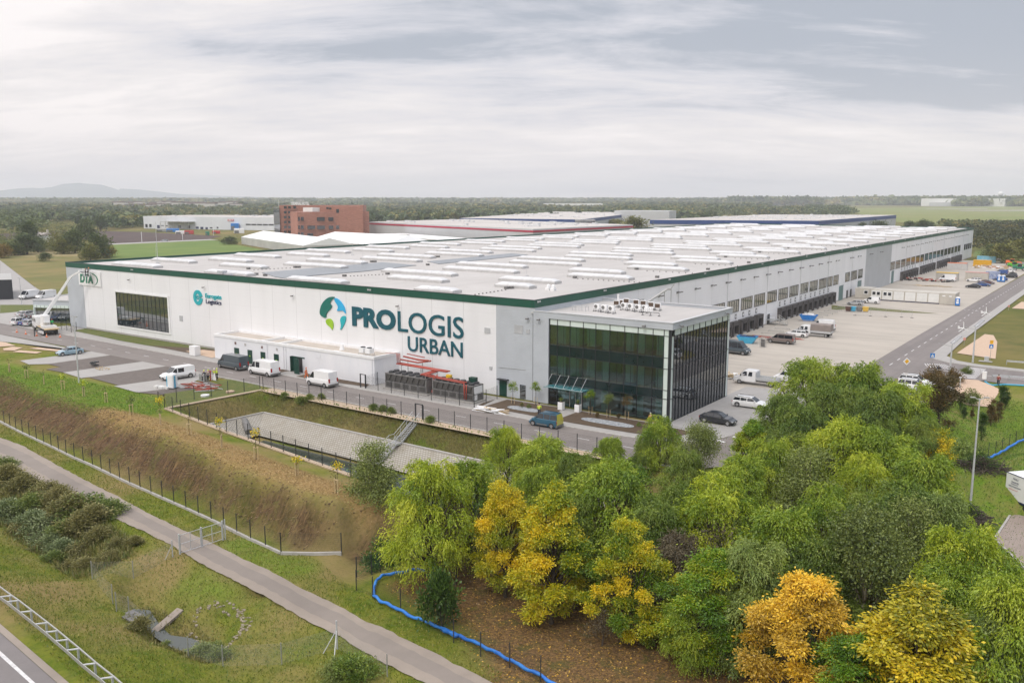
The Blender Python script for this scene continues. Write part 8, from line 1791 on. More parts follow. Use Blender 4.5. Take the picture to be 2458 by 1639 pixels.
# short growth nobody could count
def blades(name,pts,ln,w,mat,label,cat,seed,lean=None,up=1.0,jit=.5):
    g=np.random.default_rng(seed);P_=np.array(pts);n=len(P_);a=g.normal(size=(n,3))*jit;a[:,2]=np.abs(a[:,2])*.3+up
    if lean is not None:a+=np.array(lean)
    a=unit(a);l_=g.uniform(*ln,n);c=P_+a*l_[:,None]*.45;me=leaves_mesh(name,c,a,l_,g.uniform(*w,n),g.random(n),g);me.materials.append(LM[mat]);o=bpy.data.objects.new(name,me);COL.objects.link(o);tag(o,label,cat,kind='stuff');return o
LM['straw']=leafmat('straw',(.20,.13,.055),(.38,.26,.11),(.55,.40,.19),.15);LM['straw_d']=leafmat('dull_straw',(.10,.065,.035),(.22,.145,.07),(.42,.29,.14),.1);LM['grass']=leafmat('grass_blades',(.08,.13,.012),(.18,.22,.025),(.32,.28,.07));LM['grass_l']=leafmat('lush_blades',(.05,.12,.008),(.10,.20,.015),(.18,.26,.03));LM['slope']=leafmat('slope_blades',(.07,.14,.018),(.14,.22,.03),(.22,.28,.07));LM['litter']=leafmat('fallen_leaves',(.13,.08,.03),(.34,.20,.05),(.60,.36,.05),.1)
def scatter(poly,n,seed,cond=None):
    g=np.random.default_rng(seed);P_=np.array([p[:2]for p in poly]);lo,hi=P_.min(0),P_.max(0);q_=lo+(hi-lo)*g.random((n*4,2));m_=inpoly(q_[:,0],q_[:,1],[tuple(p)for p in P_]);q_=q_[m_]
    if cond is not None:q_=q_[cond(q_[:,0],q_[:,1])]
    q_=q_[:n];return[(x,y,gz(x,y))for x,y in q_]
slope_poly=[(x,y+.6)for x,y in c2[1:]]+[(11.5,-43)]+[(9.5,-47.5)]+t2[::-1]
blades('dry_grass',scatter(slope_poly,5000,1,lambda x,y:vnoise(x,y,3.0,9)>.38),(.3,.7),(.02,.05),'straw_d','dry straw hanging down the brown berm slope','dry grass',1,lean=(0,-1.1,-1.3))
cb_=MB();rs=random.Random(77)
for x,y,z in scatter(slope_poly,2200,31):s_=rs.uniform(.03,.13);M_=Matrix.Translation((x,y,z))@Matrix.Rotation(rs.uniform(0,6),4,'Z')@Matrix.Rotation(rs.uniform(-.8,.8),4,'X');cb_.add([(-s_,-s_*.7,0),(s_,-s_*.6,0),(s_*.7,s_,0),(-s_*.8,s_*.7,0),(0,0,s_*.9)],[(0,3,2,1),(0,1,4),(1,2,4),(2,3,4),(3,0,4)],M_)
tag(cb_.build('soil_clods',pm('soil_clod',(.13,.082,.046),(.07,.045,.026),1.5,.95)),'clods of brown earth strewn over the berm slope','earth',kind='stuff')
blades('dry_grass',scatter([(-46,-37.8),(-36,-37.6),(-20,-39.2),(4,-42.2),(12,-42.2),(12,-45.4),(5,-46.5),(-8,-45.5),(-30,-42.5),(-45,-41)],9000,2),(.15,.35),(.03,.06),'straw','straw covering the flat top of berm','dry grass',2,up=.3,jit=1.0)
blades('lush_grass',scatter([(-110,-31.5),(-45,-29.6),(-39,-33.4),(-36,-37),(-50,-40),(-66,-39),(-110,-38.5)],14000,3),(.10,.26),(.05,.09),'grass_l','lush bright green grass between parking bays and berm','grass',3)
mway=[G(*a5(*p),ZP)for p in[(-300,930),(0,1150),(450,1568),(760,1850),(-300,1900)]]
offp=lambda x,y:~inpoly(x,y,path_poly)&~inpoly(x,y,mway)
blades('rough_grass',scatter([(x,y-.2)for x,y,z in fence_low]+[(9,-50),(36,-56),(40,-75),(20,-76),(0,-72),(-30,-70),(-75,-62)],90000,4,offp),(.08,.24),(.04,.08),'grass','rough mixed grass round the lower path and the motorway bank','grass',4)
dp=GL(a5,[(-100,100),(0,200),(200,330),(420,430),(640,560),(850,720),(850,800),(600,880),(480,900),(250,720),(0,540),(-100,470)],ZP-1)
blades('ditch_weeds',scatter(dp,9000,15),(.4,1.1),(.04,.09),'weed_b','tall brownish weeds filling the ditch at lower left','weeds',15)
blades('ditch_weeds',scatter(dp,5000,16),(.3,.9),(.05,.10),'weed','tall green weeds filling the ditch at lower left','weeds',16)
blades('stream_weeds',scatter(GL(a5,[(800,1100),(900,1000),(1100,1080),(1400,1280),(1500,1430),(1300,1470),(1000,1340)],ZP-1.5),2600,17),(.2,.6),(.04,.08),'weed_b','brown weeds on the steep banks of the stream','weeds',17)
blades('bank_weeds',scatter([(-37,-18.2),(25,-18.2),(25,-21.2),(-32.6,-21.0),(-33.4,-29.5),(-38,-32.5)],12000,7),(.15,.45),(.03,.06),'weed_b','brownish weeds on the upper banks of the basin','weeds',7)
blades('fallen_leaves',scatter([(19,-50.5),(22,-44),(26,-34),(38,-30),(60,-40),(70,-60),(60,-75),(40,-70),(34,-56)],14000,8),(.12,.22),(.08,.14),'litter','fallen yellow and brown leaves under the grove','fallen leaves',8,up=.05,jit=1.5)
blades('slope_grass',scatter([(40,-15),(46,20),(47,44),(58,46),(66,40),(66,-15)],34000,9),(.12,.32),(.05,.09),'slope','long green grass on the slope below the conifers','grass',9)
blades('bed_plants',[(x,y+rs.uniform(-.3,.3),0.0)for x,y in[(-36.5+k*.22,-18.3)for k in range(290)]if rs.random()<.8],(.2,.45),(.10,.2),'weed','row of small bedding plants along the basin fence','plants',10)
# ================================================================ country beyond
def fieldmat(name,c1,c2,rot=0,sc=.05,stripes=None):
    m,t,p=newmat(name);v,s=objxyz(t);p.inputs['Roughness'].default_value=.95;c=mixc(t,mr(t,noi(t,v,sc,6,.62),.38,.62),c1,c2)
    mp=t.nodes.new('ShaderNodeMapping');mp.inputs['Rotation'].default_value=(0,0,rot);mp.inputs['Scale'].default_value=(.4,.01,1);t.links.new(v,mp.inputs[0]);c=mixc(t,mathn(t,'MULTIPLY',mr(t,noi(t,mp.outputs[0],1,4),.45,.6),.5),c,tuple(x*.7 for x in c1));t.links.new(c,p.inputs['Base Color']);return m
def P5(*pts):return[G(*b5(*p))for p in pts]
sheet('field',[G(*z1(940,550)),G(*z1(1870,505)),G(*z1(2080,545)),G(*z1(2315,590)),G(*z1(2500,640)),G(*z1(1000,680)),G(*z1(940,620))],.10,fieldmat('winter_green',(.095,.165,.018),(.15,.20,.03),.6,.03))
sheet('field',[G(*z1(920,430)),G(*z1(1270,438)),G(*z1(1990,475)),G(*z1(1870,500)),G(*z1(960,545))],.10,fieldmat('ploughed',(.055,.033,.030),(.08,.05,.042),.3,.08))
sheet('field',[G(*z1(0,455)),G(*z1(180,440)),G(*z1(640,425)),G(*z1(930,430)),G(*z1(940,500)),G(*z1(600,500)),G(*z1(0,500))],.09,fieldmat('ploughed_left',(.055,.033,.030),(.075,.048,.04),.3,.08))
sheet('country_road',[G(*z1(940,545)),G(*z1(1880,502)),G(*z1(1960,512)),G(*z1(1880,512)),G(*z1(940,556))],.14,W['pavers_lt'])
sheet('meadow',[G(*z1(0,650)),G(*z1(730,640)),G(*z1(1010,680)),G(*z1(600,720)),G(*z1(610,1030)),G(*z1(420,1010)),G(*z1(0,690))],.05,fieldmat('rough_meadow',(.12,.125,.02),(.22,.165,.05),.9,.045))
sheet('meadow',[G(*z1(0,610)),G(*z1(730,615)),G(*z1(730,650)),G(*z1(300,660)),G(*z1(0,650))],.08,fieldmat('straw_meadow',(.30,.24,.11),(.20,.17,.06),.2,.05))
sheet('left_yard',[G(*z1(0,690)),G(*z1(420,1015)),G(*z1(330,1090)),G(*z1(0,1090))],.04,W['pavers'])
sheet('lawn_strip',[G(*z1(0,1085)),G(*z1(300,1075)),G(*z1(300,1140)),G(*z1(0,1165))],.03,W['lawn'])
sheet('airfield',[G(*z5(340,278)),G(*z5(2310,252)),G(*z5(4000,240)),G(*z5(4000,480)),G(*z5(1500,470)),G(*z5(880,430)),G(*z5(500,345))],.12,fieldmat('airfield_grass',(.15,.19,.035),(.21,.20,.055),.2,.006))
sheet('runway',[G(*z5(1220,286)),G(*z5(1900,284)),G(*z5(1900,289)),G(*z5(1220,290))],.5,W['pavers_lt']);sheet('runway',[G(*z5(1580,303)),G(*z5(2500,297)),G(*z5(2500,309)),G(*z5(1600,308))],.5,W['pavers_lt'])
sheet('field',[G(*z5(1770,740)),G(*z5(2400,745)),G(*z5(2400,870)),G(*z5(1990,830)),G(*z5(1740,810))],.06,fieldmat('verge_green',(.09,.14,.02),(.14,.17,.035),.2,.04))
sheet('far_road',[G(*z5(1970,830)),G(*z5(2070,840)),G(*z5(2400,890)),G(*z5(2400,925)),G(*z5(1990,850))],.09,W['asphalt_y'])
sheet('field',[G(*z4(870,300)),G(*z4(1340,290)),G(*z4(1340,305)),G(*z4(880,325))],.3,fieldmat('far_green',(.20,.24,.05),(.24,.25,.07),.2,.01))
sheet('field',[G(*b6(1120*1,138)),G(*b6(1100,132)),G(*b6(1270,130)),G(*b6(1270,140))],.3,fieldmat('far_green2',(.20,.24,.05),(.24,.25,.07),.2,.01))
def hall(name,corners,h,label,wall,roofm,band=None,bz=None,cat='warehouse',clutter=0,roofz=0):
    """building on a surveyed footprint"""
    cx_=sum(p[0]for p in corners)/len(corners);cy_=sum(p[1]for p in corners)/len(corners);t=thing(name,(cx_,cy_,0),label,cat);pts=[(x-cx_,y-cy_)for x,y in corners]
    b=MB();b.prism(pts,0,h);b.build('wall',wall,t);ins=[(x*.994,y*.994)for x,y in pts];b=MB();b.prism(ins,h,h+.05);b.build('roof',roofm,t)
    if band:
        b=MB();o2=[(x*1.001,y*1.001)for x,y in pts];n=len(pts)
        for i in range(n):p_,q_=o2[i],o2[(i+1)%n];b.bar((*p_,h-bz[0]-bz[1]/2),(*q_,h-bz[0]-bz[1]/2),.3,bz[1])
        b.build('band',band,t)
    if clutter:
        rs_=random.Random(int(h*10));b=MB()
        for k in range(clutter):
            u_,v_=rs_.uniform(.08,.92),rs_.uniform(.08,.92);a=Vector((*pts[0],0)).lerp(Vector((*pts[1],0)),u_);c=Vector((*pts[3],0)).lerp(Vector((*pts[2],0)),u_);p_=a.lerp(c,v_);s_=rs_.uniform(1,3.5);b.box(p_.x-s_,p_.y-1,h+.05,p_.x+s_,p_.y+1,h+rs_.uniform(.5,1.2))
        tag(b.build('rooflight',W['skylight'],t),kind='stuff')
    return t,pts,(cx_,cy_)
roofp=pm('far_roof',(.42,.39,.36),(.50,.47,.44),.02,.8);grey_f=pm('far_grey_wall',(.50,.51,.52),(.45,.46,.47),.05,.6)
# white industrial building left of the hotel
p0_=G(*b5(808,330));
def aim(px,py_top,h):return G(px,py_top,h)
A1=aim(*b5(808,233),11.5);A2=aim(*b5(1548,240),11.5);dvx=(A2[0]-A1[0],A2[1]-A1[1]);nrm=(-dvx[1],dvx[0]);ln_=math.hypot(*nrm);nrm=(nrm[0]/ln_,nrm[1]/ln_)
if nrm[0]*A1[0]+nrm[1]*A1[1]<0:nrm=(-nrm[0],-nrm[1])
A3=(A2[0]+nrm[0]*70,A2[1]+nrm[1]*70);A4=(A1[0]+nrm[0]*70,A1[1]+nrm[1]*70)
ws_,wp,wc=hall('industrial_building',[A1,A2,A3,A4],11.5,'long white industrial building with red sign left of the brick hotel',pm('far_white_wall',(.66,.68,.71),(.60,.62,.65),.08,.5),roofp,clutter=14)
MW=Matrix.Translation((A1[0]-wc[0],A1[1]-wc[1],0))@Matrix.Rotation(math.atan2(dvx[1],dvx[0]),4,'Z');LW_=math.hypot(*dvx)
def fx(px): # position along this facade
    return LW_*(px-20)/(2185-20)
def wall_part(nm,px0,px1,z0,z1_,m,d0=-.15,d1=-.02):b=MB();b.box(fx(px0),d0,z0,fx(px1),d1,z1_,MW);return b.build(nm,m,ws_)
sc_h=11.5/285
for a,c,u_,v_ in((50,88,305,378),(118,158,305,375),(255,300,325,395),(625,662,325,380),(778,820,325,385),(915,962,345,390),(993,1040,350,400),(1075,1115,355,405),(1150,1190,355,380),(1262,1290,345,380),(325,372,326,340),(398,440,330,345)):wall_part('dock_door',a,c,max(.1,(405-v_)*.042),(405-u_)*.042,W['navy']if a%2 else W['mullion'])
for k in range(5):wall_part('window',1735+k*90,1812+k*90,4.4,5.6,W['mullion'])
b=MB();[b.bar(tuple(MW@Vector((fx(x_),-9,0))),tuple(MW@Vector((fx(x_),-9,6.8))),.25)for x_ in(440,520,600,680,760,830,910)];b.box(fx(440),-9,6.8,fx(910),-.2,7.1,MW);b.build('canopy',W['galv'],ws_)
rsn=thing('company_sign',tuple(MW@Vector((0,0,0)))[:2]+(0,),'small red signboard with white letters on the far white building','sign');rsn.location=(wc[0]+(MW@Vector((fx(1500),-.2,8.6))).x,wc[1]+(MW@Vector((fx(1500),-.2,8.6))).y,8.6);rsn.rotation_euler=(0,0,math.atan2(dvx[1],dvx[0]))
b=MB();b.box(-3.4,-.2,-.9,3.4,0,.9);b.build('board',W['red'],rsn);text_mesh('lettering','HILTI',-2.9,-.6,5.8,1.2,W['white'],rsn,-.21,.05,.04)
Z9=_Z(340,500,6.918)
for(x_,y_),m,lb_,dim in(((345,372),W['galv'],'blue grey van row by the far docks',(9,3,2.6)),((520,378),W['blue'],'blue and grey trucks by the far canopy',(10,3,3)),((655,410),W['white'],'white lorry below the far canopy',(8,3,2.6)),((790,412),W['red'],'red container before the far white building',(7,3,3)),((1095,432),W['sign_green'],'small green silo before the far white building',(3,3,3)),((1550,345),W['blue'],'blue waste press against the far white building',(7,5,6)),((1240,405),W['red'],'red skip beside the flag pole far away',(6,3,2.4)),((1620,400),W['white'],'white silo block beside the blue press',(8,4,4))):
    x,y=G(*Z9(x_,y_+18));t=box_thing('far_container',(x,y),0,dim,m,lb_,'container',YAW+.3,None,.3);b=MB();b.box(-dim[0]/2+.3,-dim[1]/2-.1,.3,-.2,-dim[1]/2-.01,dim[2]*.6);b.build('door',W['chiller'],t)
# brick hotel
W['brick']=None
def brick():
    m,t,p=newmat('brick');v,s=objxyz(t);br=t.nodes.new('ShaderNodeTexBrick');br.inputs['Scale'].default_value=1;br.inputs['Brick Width'].default_value=1.1;br.inputs['Row Height'].default_value=.4;br.inputs['Mortar Size'].default_value=.04
    mp=t.nodes.new('ShaderNodeMapping');mp.inputs['Rotation'].default_value=(R(90),0,0);t.links.new(v,mp.inputs[0]);t.links.new(mp.outputs[0],br.inputs['Vector'])
    br.inputs['Color1'].default_value=(.40,.18,.125,1);br.inputs['Color2'].default_value=(.24,.10,.07,1);br.inputs['Mortar'].default_value=(.42,.22,.16,1);c=mixc(t,mr(t,noi(t,v,.6,5),.4,.7),br.outputs['Color'],(.33,.145,.105));t.links.new(c,p.inputs['Base Color']);p.inputs['Roughness'].default_value=.9;return m
W['brick']=brick()
HD=400.0
def hp(px,py,depth):
    """point at a ground distance from the camera on that line of sight"""
    d_=ray(px,py);k=depth/math.hypot(d_[0],d_[1]);p=CAM+d_*k;return p
ht_=thing('hotel',(0,0,0),'red brick hotel with dark glass stair tower behind the white tents','hotel')
hq=lambda px,py,d_:hp(px,py,d_*1.46)
F1a,F1b=hq(*z2(795,255),392),hq(*z2(1440,255),402);F0a,F0b=hq(*z2(635,190),432),hq(*z2(1385,200),425)
hc=((F1a[0]+F1b[0])/2,(F1a[1]+F1b[1])/2);ht_.location=(*hc,0)
def block(pa,pb,depth,z0,z1_,nm='wall',m=None):
    a=Vector((pa[0]-hc[0],pa[1]-hc[1],0));c=Vector((pb[0]-hc[0],pb[1]-hc[1],0));d_=(c-a).normalized();n_=Vector((-d_.y,d_.x,0))
    if n_.dot(Vector((CAM[0]-hc[0],CAM[1]-hc[1],0)))>0:n_=-n_
    b=MB();b.prism([(a.x,a.y),(c.x,c.y),(c.x+n_.x*depth,c.y+n_.y*depth),(a.x+n_.x*depth,a.y+n_.y*depth)],z0,z1_);o=b.build(nm,m or W['brick'],ht_);return a,d_,n_,(c-a).length
zt1=hq(*z2(1100,255),397)[2];zt0=hq(*z2(1000,198),428)[2]
a_,d_,n_,l1=block(F1a,F1b,16,0,zt1);a0_,d0_,n0_,l0=block(F0a,F0b,18,0,zt0)
block(hq(*z2(1010,200),397),hq(*z2(1385,200),397),14,0,zt0-.3)
block(hq(*z2(583,215),431),hq(*z2(636,215),431),14,0,zt0-1.5,'glass_tower',W['refl'])
def hwin(nm,px0,px1,py0,py1,dist,m,e=.12):
    p_=hq(*z2(px0,py1),dist);q_=hq(*z2(px1,py0),dist);a=Vector((p_[0]-hc[0],p_[1]-hc[1],p_[2]));c=Vector((q_[0]-hc[0],q_[1]-hc[1],q_[2]));n2=-n_*e
    b=MB();L2=[a,Vector((c.x,c.y,a.z)),Vector((c.x,c.y,c.z)),Vector((a.x,a.y,c.z))];b.add([v_+n2*.1 for v_ in L2]+[v_-n2*1.5 for v_ in L2],[(0,1,2,3),(7,6,5,4),(0,4,5,1),(1,5,6,2),(2,6,7,3),(3,7,4,0)]);return b.build(nm,m,ht_)
WF=W['car_glass']
for px0,px1,py0,py1 in((832,855,303,337),(832,855,378,410),(832,855,442,475),(832,862,507,535),(806,820,303,337),(806,820,378,410),(806,820,442,475),(806,820,507,535),(890,957,380,412),(975,1043,305,338),(978,1045,380,412),(1077,1120,305,337),(1080,1120,380,412),(1187,1212,303,336),(1147,1172,378,410),(1190,1212,378,410),(1322,1342,283,312),(1322,1342,358,387),(890,940,448,478),(1148,1170,232,265),(1186,1210,230,263),(1058,1078,215,233),(1083,1103,218,235)):
    f_=(px0-795)/(1440-795);hwin('window',px0,px1,py0,py1,391.6+10*f_-(0 if py0>270 else 0)-.35,WF)
for r_ in range(6):
    for c_ in(678,716,763):hwin('window',c_,c_+24,205+r_*44,228+r_*44,431-.4-(c_-635)*.01,WF)
p_=hq(*z2(860,250),400);b=MB();q_=hq(*z2(965,250),400);b.box(p_[0]-hc[0],p_[1]-hc[1]-1,zt1,p_[0]-hc[0]+9,p_[1]-hc[1]+5,zt1+2.6);b.build('roof_plant',W['cabin_white'],ht_)
for px in(632,797,815,828,840,852):p_=hq(*z2(px,190),436);b=MB();b.cyl((p_[0]-hc[0],p_[1]-hc[1],zt0-1),(p_[0]-hc[0],p_[1]-hc[1],zt0+4.0),.13,6);b.build('antenna',W['cabin_white'],ht_)
hs_=thing('hotel_sign',(0,0,0),'white rooftop letters on the red brick hotel','sign');p_=hq(*z2(740,208),430);q_=hq(*z2(905,208),430);hs_.location=(p_[0],p_[1],zt0);hs_.rotation_euler=(0,0,math.atan2(q_[1]-p_[1],q_[0]-p_[0]));text_mesh('lettering','TERMINAL HOTEL',0,.1,math.hypot(q_[0]-p_[0],q_[1]-p_[1]),2.2,W['white'],hs_,0,.3,.04)
# white marquee tents
def tent(pts_eave,ridge,h_e,label,near,bars=True):
    """eave line in view from p to q at height h_e, ridge line behind"""
    a=Vector((*G(*pts_eave[0],h_e),0));c=Vector((*G(*pts_eave[1],h_e),0));d_=(c-a).normalized();n_=Vector((-d_.y,d_.x,0));n_=n_ if n_.dot(a-Vector((CAM[0],CAM[1],0)))>0 else-n_;W2=ridge[0];hr=ridge[1];m_=(a+c)/2
    t=thing('marquee',tuple(m_),label,'tent');b=MB();P_=[a-m_,c-m_];L2=[]
    for p in P_:L2+=[p,p+n_*W2*2]
    b.box(0,0,0,0.01,.01,.01);b.v=[];b.f=[];b.m=[]
    E1=[Vector((v_.x,v_.y,0))for v_ in L2];E2_=[Vector((v_.x,v_.y,h_e))for v_ in L2];Rg=[P_[0]+n_*W2+d_*W2*.25*ridge[2]+Vector((0,0,hr)),P_[1]+n_*W2-d_*W2*.25*ridge[2]+Vector((0,0,hr))]
    b.add(E1+E2_,[(0,2,6,4),(2,3,7,6),(3,1,5,7),(1,0,4,5)]);b.build('wall',W['tent_wall'],t);b=MB();b.add(E2_+Rg,[(0,2,5,4),(3,1,4,5),(0,4,1),(2,3,5)]);b.build('roof',W['tent'],t)
    if bars:
        b=MB();n=14
        for k in range(n):q_=P_[0].lerp(P_[1],k/n)-n_*1.5;b.bar(q_,q_+Vector((0,0,h_e+1.6)),.14)
        b.build('scaffold_pole',W['galv_lt'],t)
W['tent']=pm('tent_canvas',(.80,.80,.79),(.72,.72,.71),.06,.5);W['tent_wall']=pm('tent_wall',(.50,.50,.47),(.42,.42,.40),.1,.6)
tent((z2(295,480),z2(850,560)),(14,8,0),4.5,'left white marquee with ridged roof beside the brick hotel',0,False)
tent((z2(865,512),z2(1590,560)),(17,9.5,1),5.0,'right white marquee with hipped roof in front of the brick hotel',0)
tent((z2(1450,455),z2(2200,520)),(12,4,1),5.0,'low flat white marquee right of the hipped one',0,False)
x,y=G(*z2(1700,545));t=box_thing('tent_cabin',(x,y),0,(14,6,6),W['tent_wall'],'grey panelled cabin at the right end of the marquees','cabin',YAW,None,.1);b=MB();b.box(-3,-3.2,.5,2,-3.01,4);b.build('opening',W['chiller'],t)
# red striped and blue striped halls
W['red_band']=pm('red_band',(.42,.015,.05),None,.1,.5);W['blue_band']=pm('blue_band',(.012,.05,.20),None,.1,.5)
ra,rb2,rc=G(*z2(1440,352),11),G(*z3(1045,420),11),G(*z3(1940,378),11)
rd=(ra[0]+rc[0]-rb2[0],ra[1]+rc[1]-rb2[1]);hall('distribution_hall',[ra,rb2,rc,rd],11.5,'low wide hall with a dark red stripe behind the skylights',grey_f,roofp,W['red_band'],(.8,1.0),clutter=40)
ba,bb2=G(*z3(388,312),12),G(*z3(1480,325),12);bc_=(bb2[0]-120,bb2[1]+330);bd_=(ba[0]-120,ba[1]+330)
hall('distribution_hall',[ba,bb2,bc_,bd_],12,'long hall with a dark blue stripe and white name letters far behind',grey_f,roofp,W['blue_band'],(.1,2.6),clutter=30)
ca_,cb_=G(*z4(280,405),12),G(*z4(2150,415),12);cc2,ce_=G(*z5(890,352),12),None;cdv=(ca_[0]+cc2[0]-cb_[0],ca_[1]+cc2[1]-cb_[1])
hall('distribution_hall',[ca_,cb_,cc2,cdv],12,'huge hall with dark blue stripe at right behind the skylights',grey_f,roofp,W['blue_band'],(.1,3.0),clutter=60)
def far_text(s_,pa,pb,z,hgt_l,label,m,h=12):
    a=G(*pa,h);c=G(*pb,h);t=thing('name_sign',(a[0],a[1],z),label,'sign',None,math.atan2(c[1]-a[1],c[0]-a[0]));text_mesh('lettering',s_,0,0,math.hypot(c[0]-a[0],c[1]-a[1]),hgt_l,m,t,-1.2,.3,.03);return t
far_text('PANATTONI EUROPE',z3(440,320),z3(605,322),9.6,2.2,'white name letters on the blue stripe of the left far hall',W['white'])
far_text('PANATTONI EUROPE',z4(1520,420),z4(2040,423),5.6,3.0,'pinkish name letters under the blue stripe of right far hall',pm('pale_pink_letters',(.62,.45,.42),None,1,.6))
x,y=G(*z3(1505,420),6);t=box_thing('dark_cube',(x,y),0,(14,10,13.4),W['refl'],'dark glazed box at the corner of the red striped hall','building',YAW,None,.1);b=MB();[b.box(-7+k*3.5-.1,-5.1,0,-7+k*3.5+.1,-5.01,13.4)for k in range(5)];b.build('mullion',W['galv'],t)
x,y=G(*z3(2050,300),10);box_thing('grey_block',(x,y),0,(55,30,16),grey_f,'plain pale grey block above the trees behind the halls','building',YAW-.4,None,.1)
x,y=G(*z5(1640,235),6);t,_,_=hall('airport_hangar',[(x-130,y-30),(x+130,y-60),(x+150,y+20),(x-110,y+50)],26,'pale long hangar at the edge of the airfield',W['cabin_white'],roofp,clutter=0,cat='hangar')
x,y=G(*z5(1400,245),3);box_thing('hangar_annex',(x,y),0,(80,30,13),grey_f,'lower annex left of the airfield hangar','building',.2,None,.1)
for px,py,w_,lb_ in((1400,208,150,'white long shed in the woods straight behind the halls'),):x,y=G(*z3(px,py+6),5);box_thing('far_shed',(x,y),0,(w_,30,14),W['cabin_white'],lb_,'building',YAW,None,.1)
# radar ball on a mast at the horizon
x,y=G(*z5(2047,165),0);p_=hp(*z5(2047,118),3800);t=thing('radar_tower',(p_[0],p_[1],0),'tiny white radar ball on a tower at the right horizon','tower');zb2=p_[2];b=MB();b.tube([(0,0,0),(0,0,zb2)],[3,2],8);b.build('shaft',W['cabin_white'],t);b=MB();n=10;pr=[(math.sin(PI*k/8)*9,-math.cos(PI*k/8)*9+zb2)for k in range(9)];b.tube([(0,0,z)for r_,z in pr],[max(r_,.1)for r_,z in pr],14);b.build('radome',W['white'],t,True)
# left: dark shed, little grey office, its glass, far masts
L1,L2_=G(*z1(-60,1045)),G(*z1(122,1040));t,_,_=hall('dark_shed',[L1,L2_,(L2_[0]-22,L2_[1]+10),(L1[0]-22,L1[1]+10)],5.6,'dark metal shed cut by the left edge of the picture',ribbed('dark_sheet',(.018,.02,.026),0,.8),W['galv'],cat='shed')
lo_h=5.0;c0,c1=G(*z1(310,1240)),G(*z1(570,1248));t=thing('small_office',(c0[0],c0[1],0),'low grey office with glass front attached at the far left corner','office')
V0=Vector((0,0,0));V1=Vector((-126.55-c0[0],.6-c0[1]+2.2,0));V1=Vector((c1[0]-c0[0],c1[1]-c0[1],0)).normalized()*13.0;nn=Vector((-V1.y,V1.x,0)).normalized()*14
b=MB();q4=[V0,V1,V1+nn,V0+nn];b.prism([(v_.x,v_.y)for v_ in q4],0,lo_h);b.build('wall',W['grey_clad'],t);b=MB();b.prism([(v_.x*.97+.15,v_.y*.97+.15)for v_ in q4],lo_h,lo_h+.03);b.build('roof',W['roof'],t)
b=MB();[b.bar(q4[i]+Vector((0,0,lo_h+.1)),q4[(i+1)%4]+Vector((0,0,lo_h+.1)),.3,.25)for i in range(4)];b.build('parapet',W['galv_lt'],t)
dn=V1.normalized();b=MB();b.bar(dn*.6+Vector((0,0,1.75))-nn.normalized()*.02,dn*10.5+Vector((0,0,1.75))-nn.normalized()*.02,.2,3.2);b.build('glass_front',W['refl'],t);b=MB();b.bar(dn*.2+Vector((0,0,3.65))-nn.normalized()*.02,dn*10.6+Vector((0,0,3.65))-nn.normalized()*.02,.24,.6);b.bar(dn*.25-nn.normalized()*.02,dn*.25-nn.normalized()*.02+Vector((0,0,3.4)),.4,.24);b.build('pale_panel',W['pale_panel'],t)
b=MB();[b.bar(dn*(1+1.05*k)-nn.normalized()*.13,dn*(1+1.05*k)-nn.normalized()*.13+Vector((0,0,3.9)),.06)for k in range(10)];b.build('mullion',W['mullion'],t)
for(px,pyb,pyt,lb_)in((1272,528,435,'slim white lamp post left of the silver car on the far road'),(1638,510,440,'slim white lamp post right of the silver car on the far road'),(1915,470,330,'tall flag pole before the far white building')):
    x,y=G(*z1(px,pyb));t=thing('far_pole',(x,y,0),lb_,'pole');b=MB();b.cyl((0,0,0),(0,0,hgt_(z1(px,pyb),z1(px,pyt)[1])),.16,6);b.build('pole',W['white'],t)
x,y=G(*z1(395,545));t=thing('ruined_house',(x,y,0),'small white roofless house hidden among trees left of the meadow','house');b=MB();b.box(-6,-5,0,6,5,5.5);b.build('wall',W['cabin_white'],t);b=MB();b.add([(-6.5,-5.5,5.5),(6.5,-5.5,5.5),(6.5,5.5,5.5),(-6.5,5.5,5.5),(-6,0,7.2),(6,0,7.2)],[(0,1,5,4),(2,3,4,5),(1,2,5),(3,0,4)]);b.build('roof',pm('old_roof',(.30,.27,.24),None,.5,.9),t);b=MB();b.box(4,0,6,5,1,9);b.build('chimney',W['beige'],t)
x,y=G(*z1(910,275));box_thing('blue_shed',(x,y),0,(22,12,7),W['blue_lt'],'blue shed roof in the woods at upper left','shed',.5,None,.2)
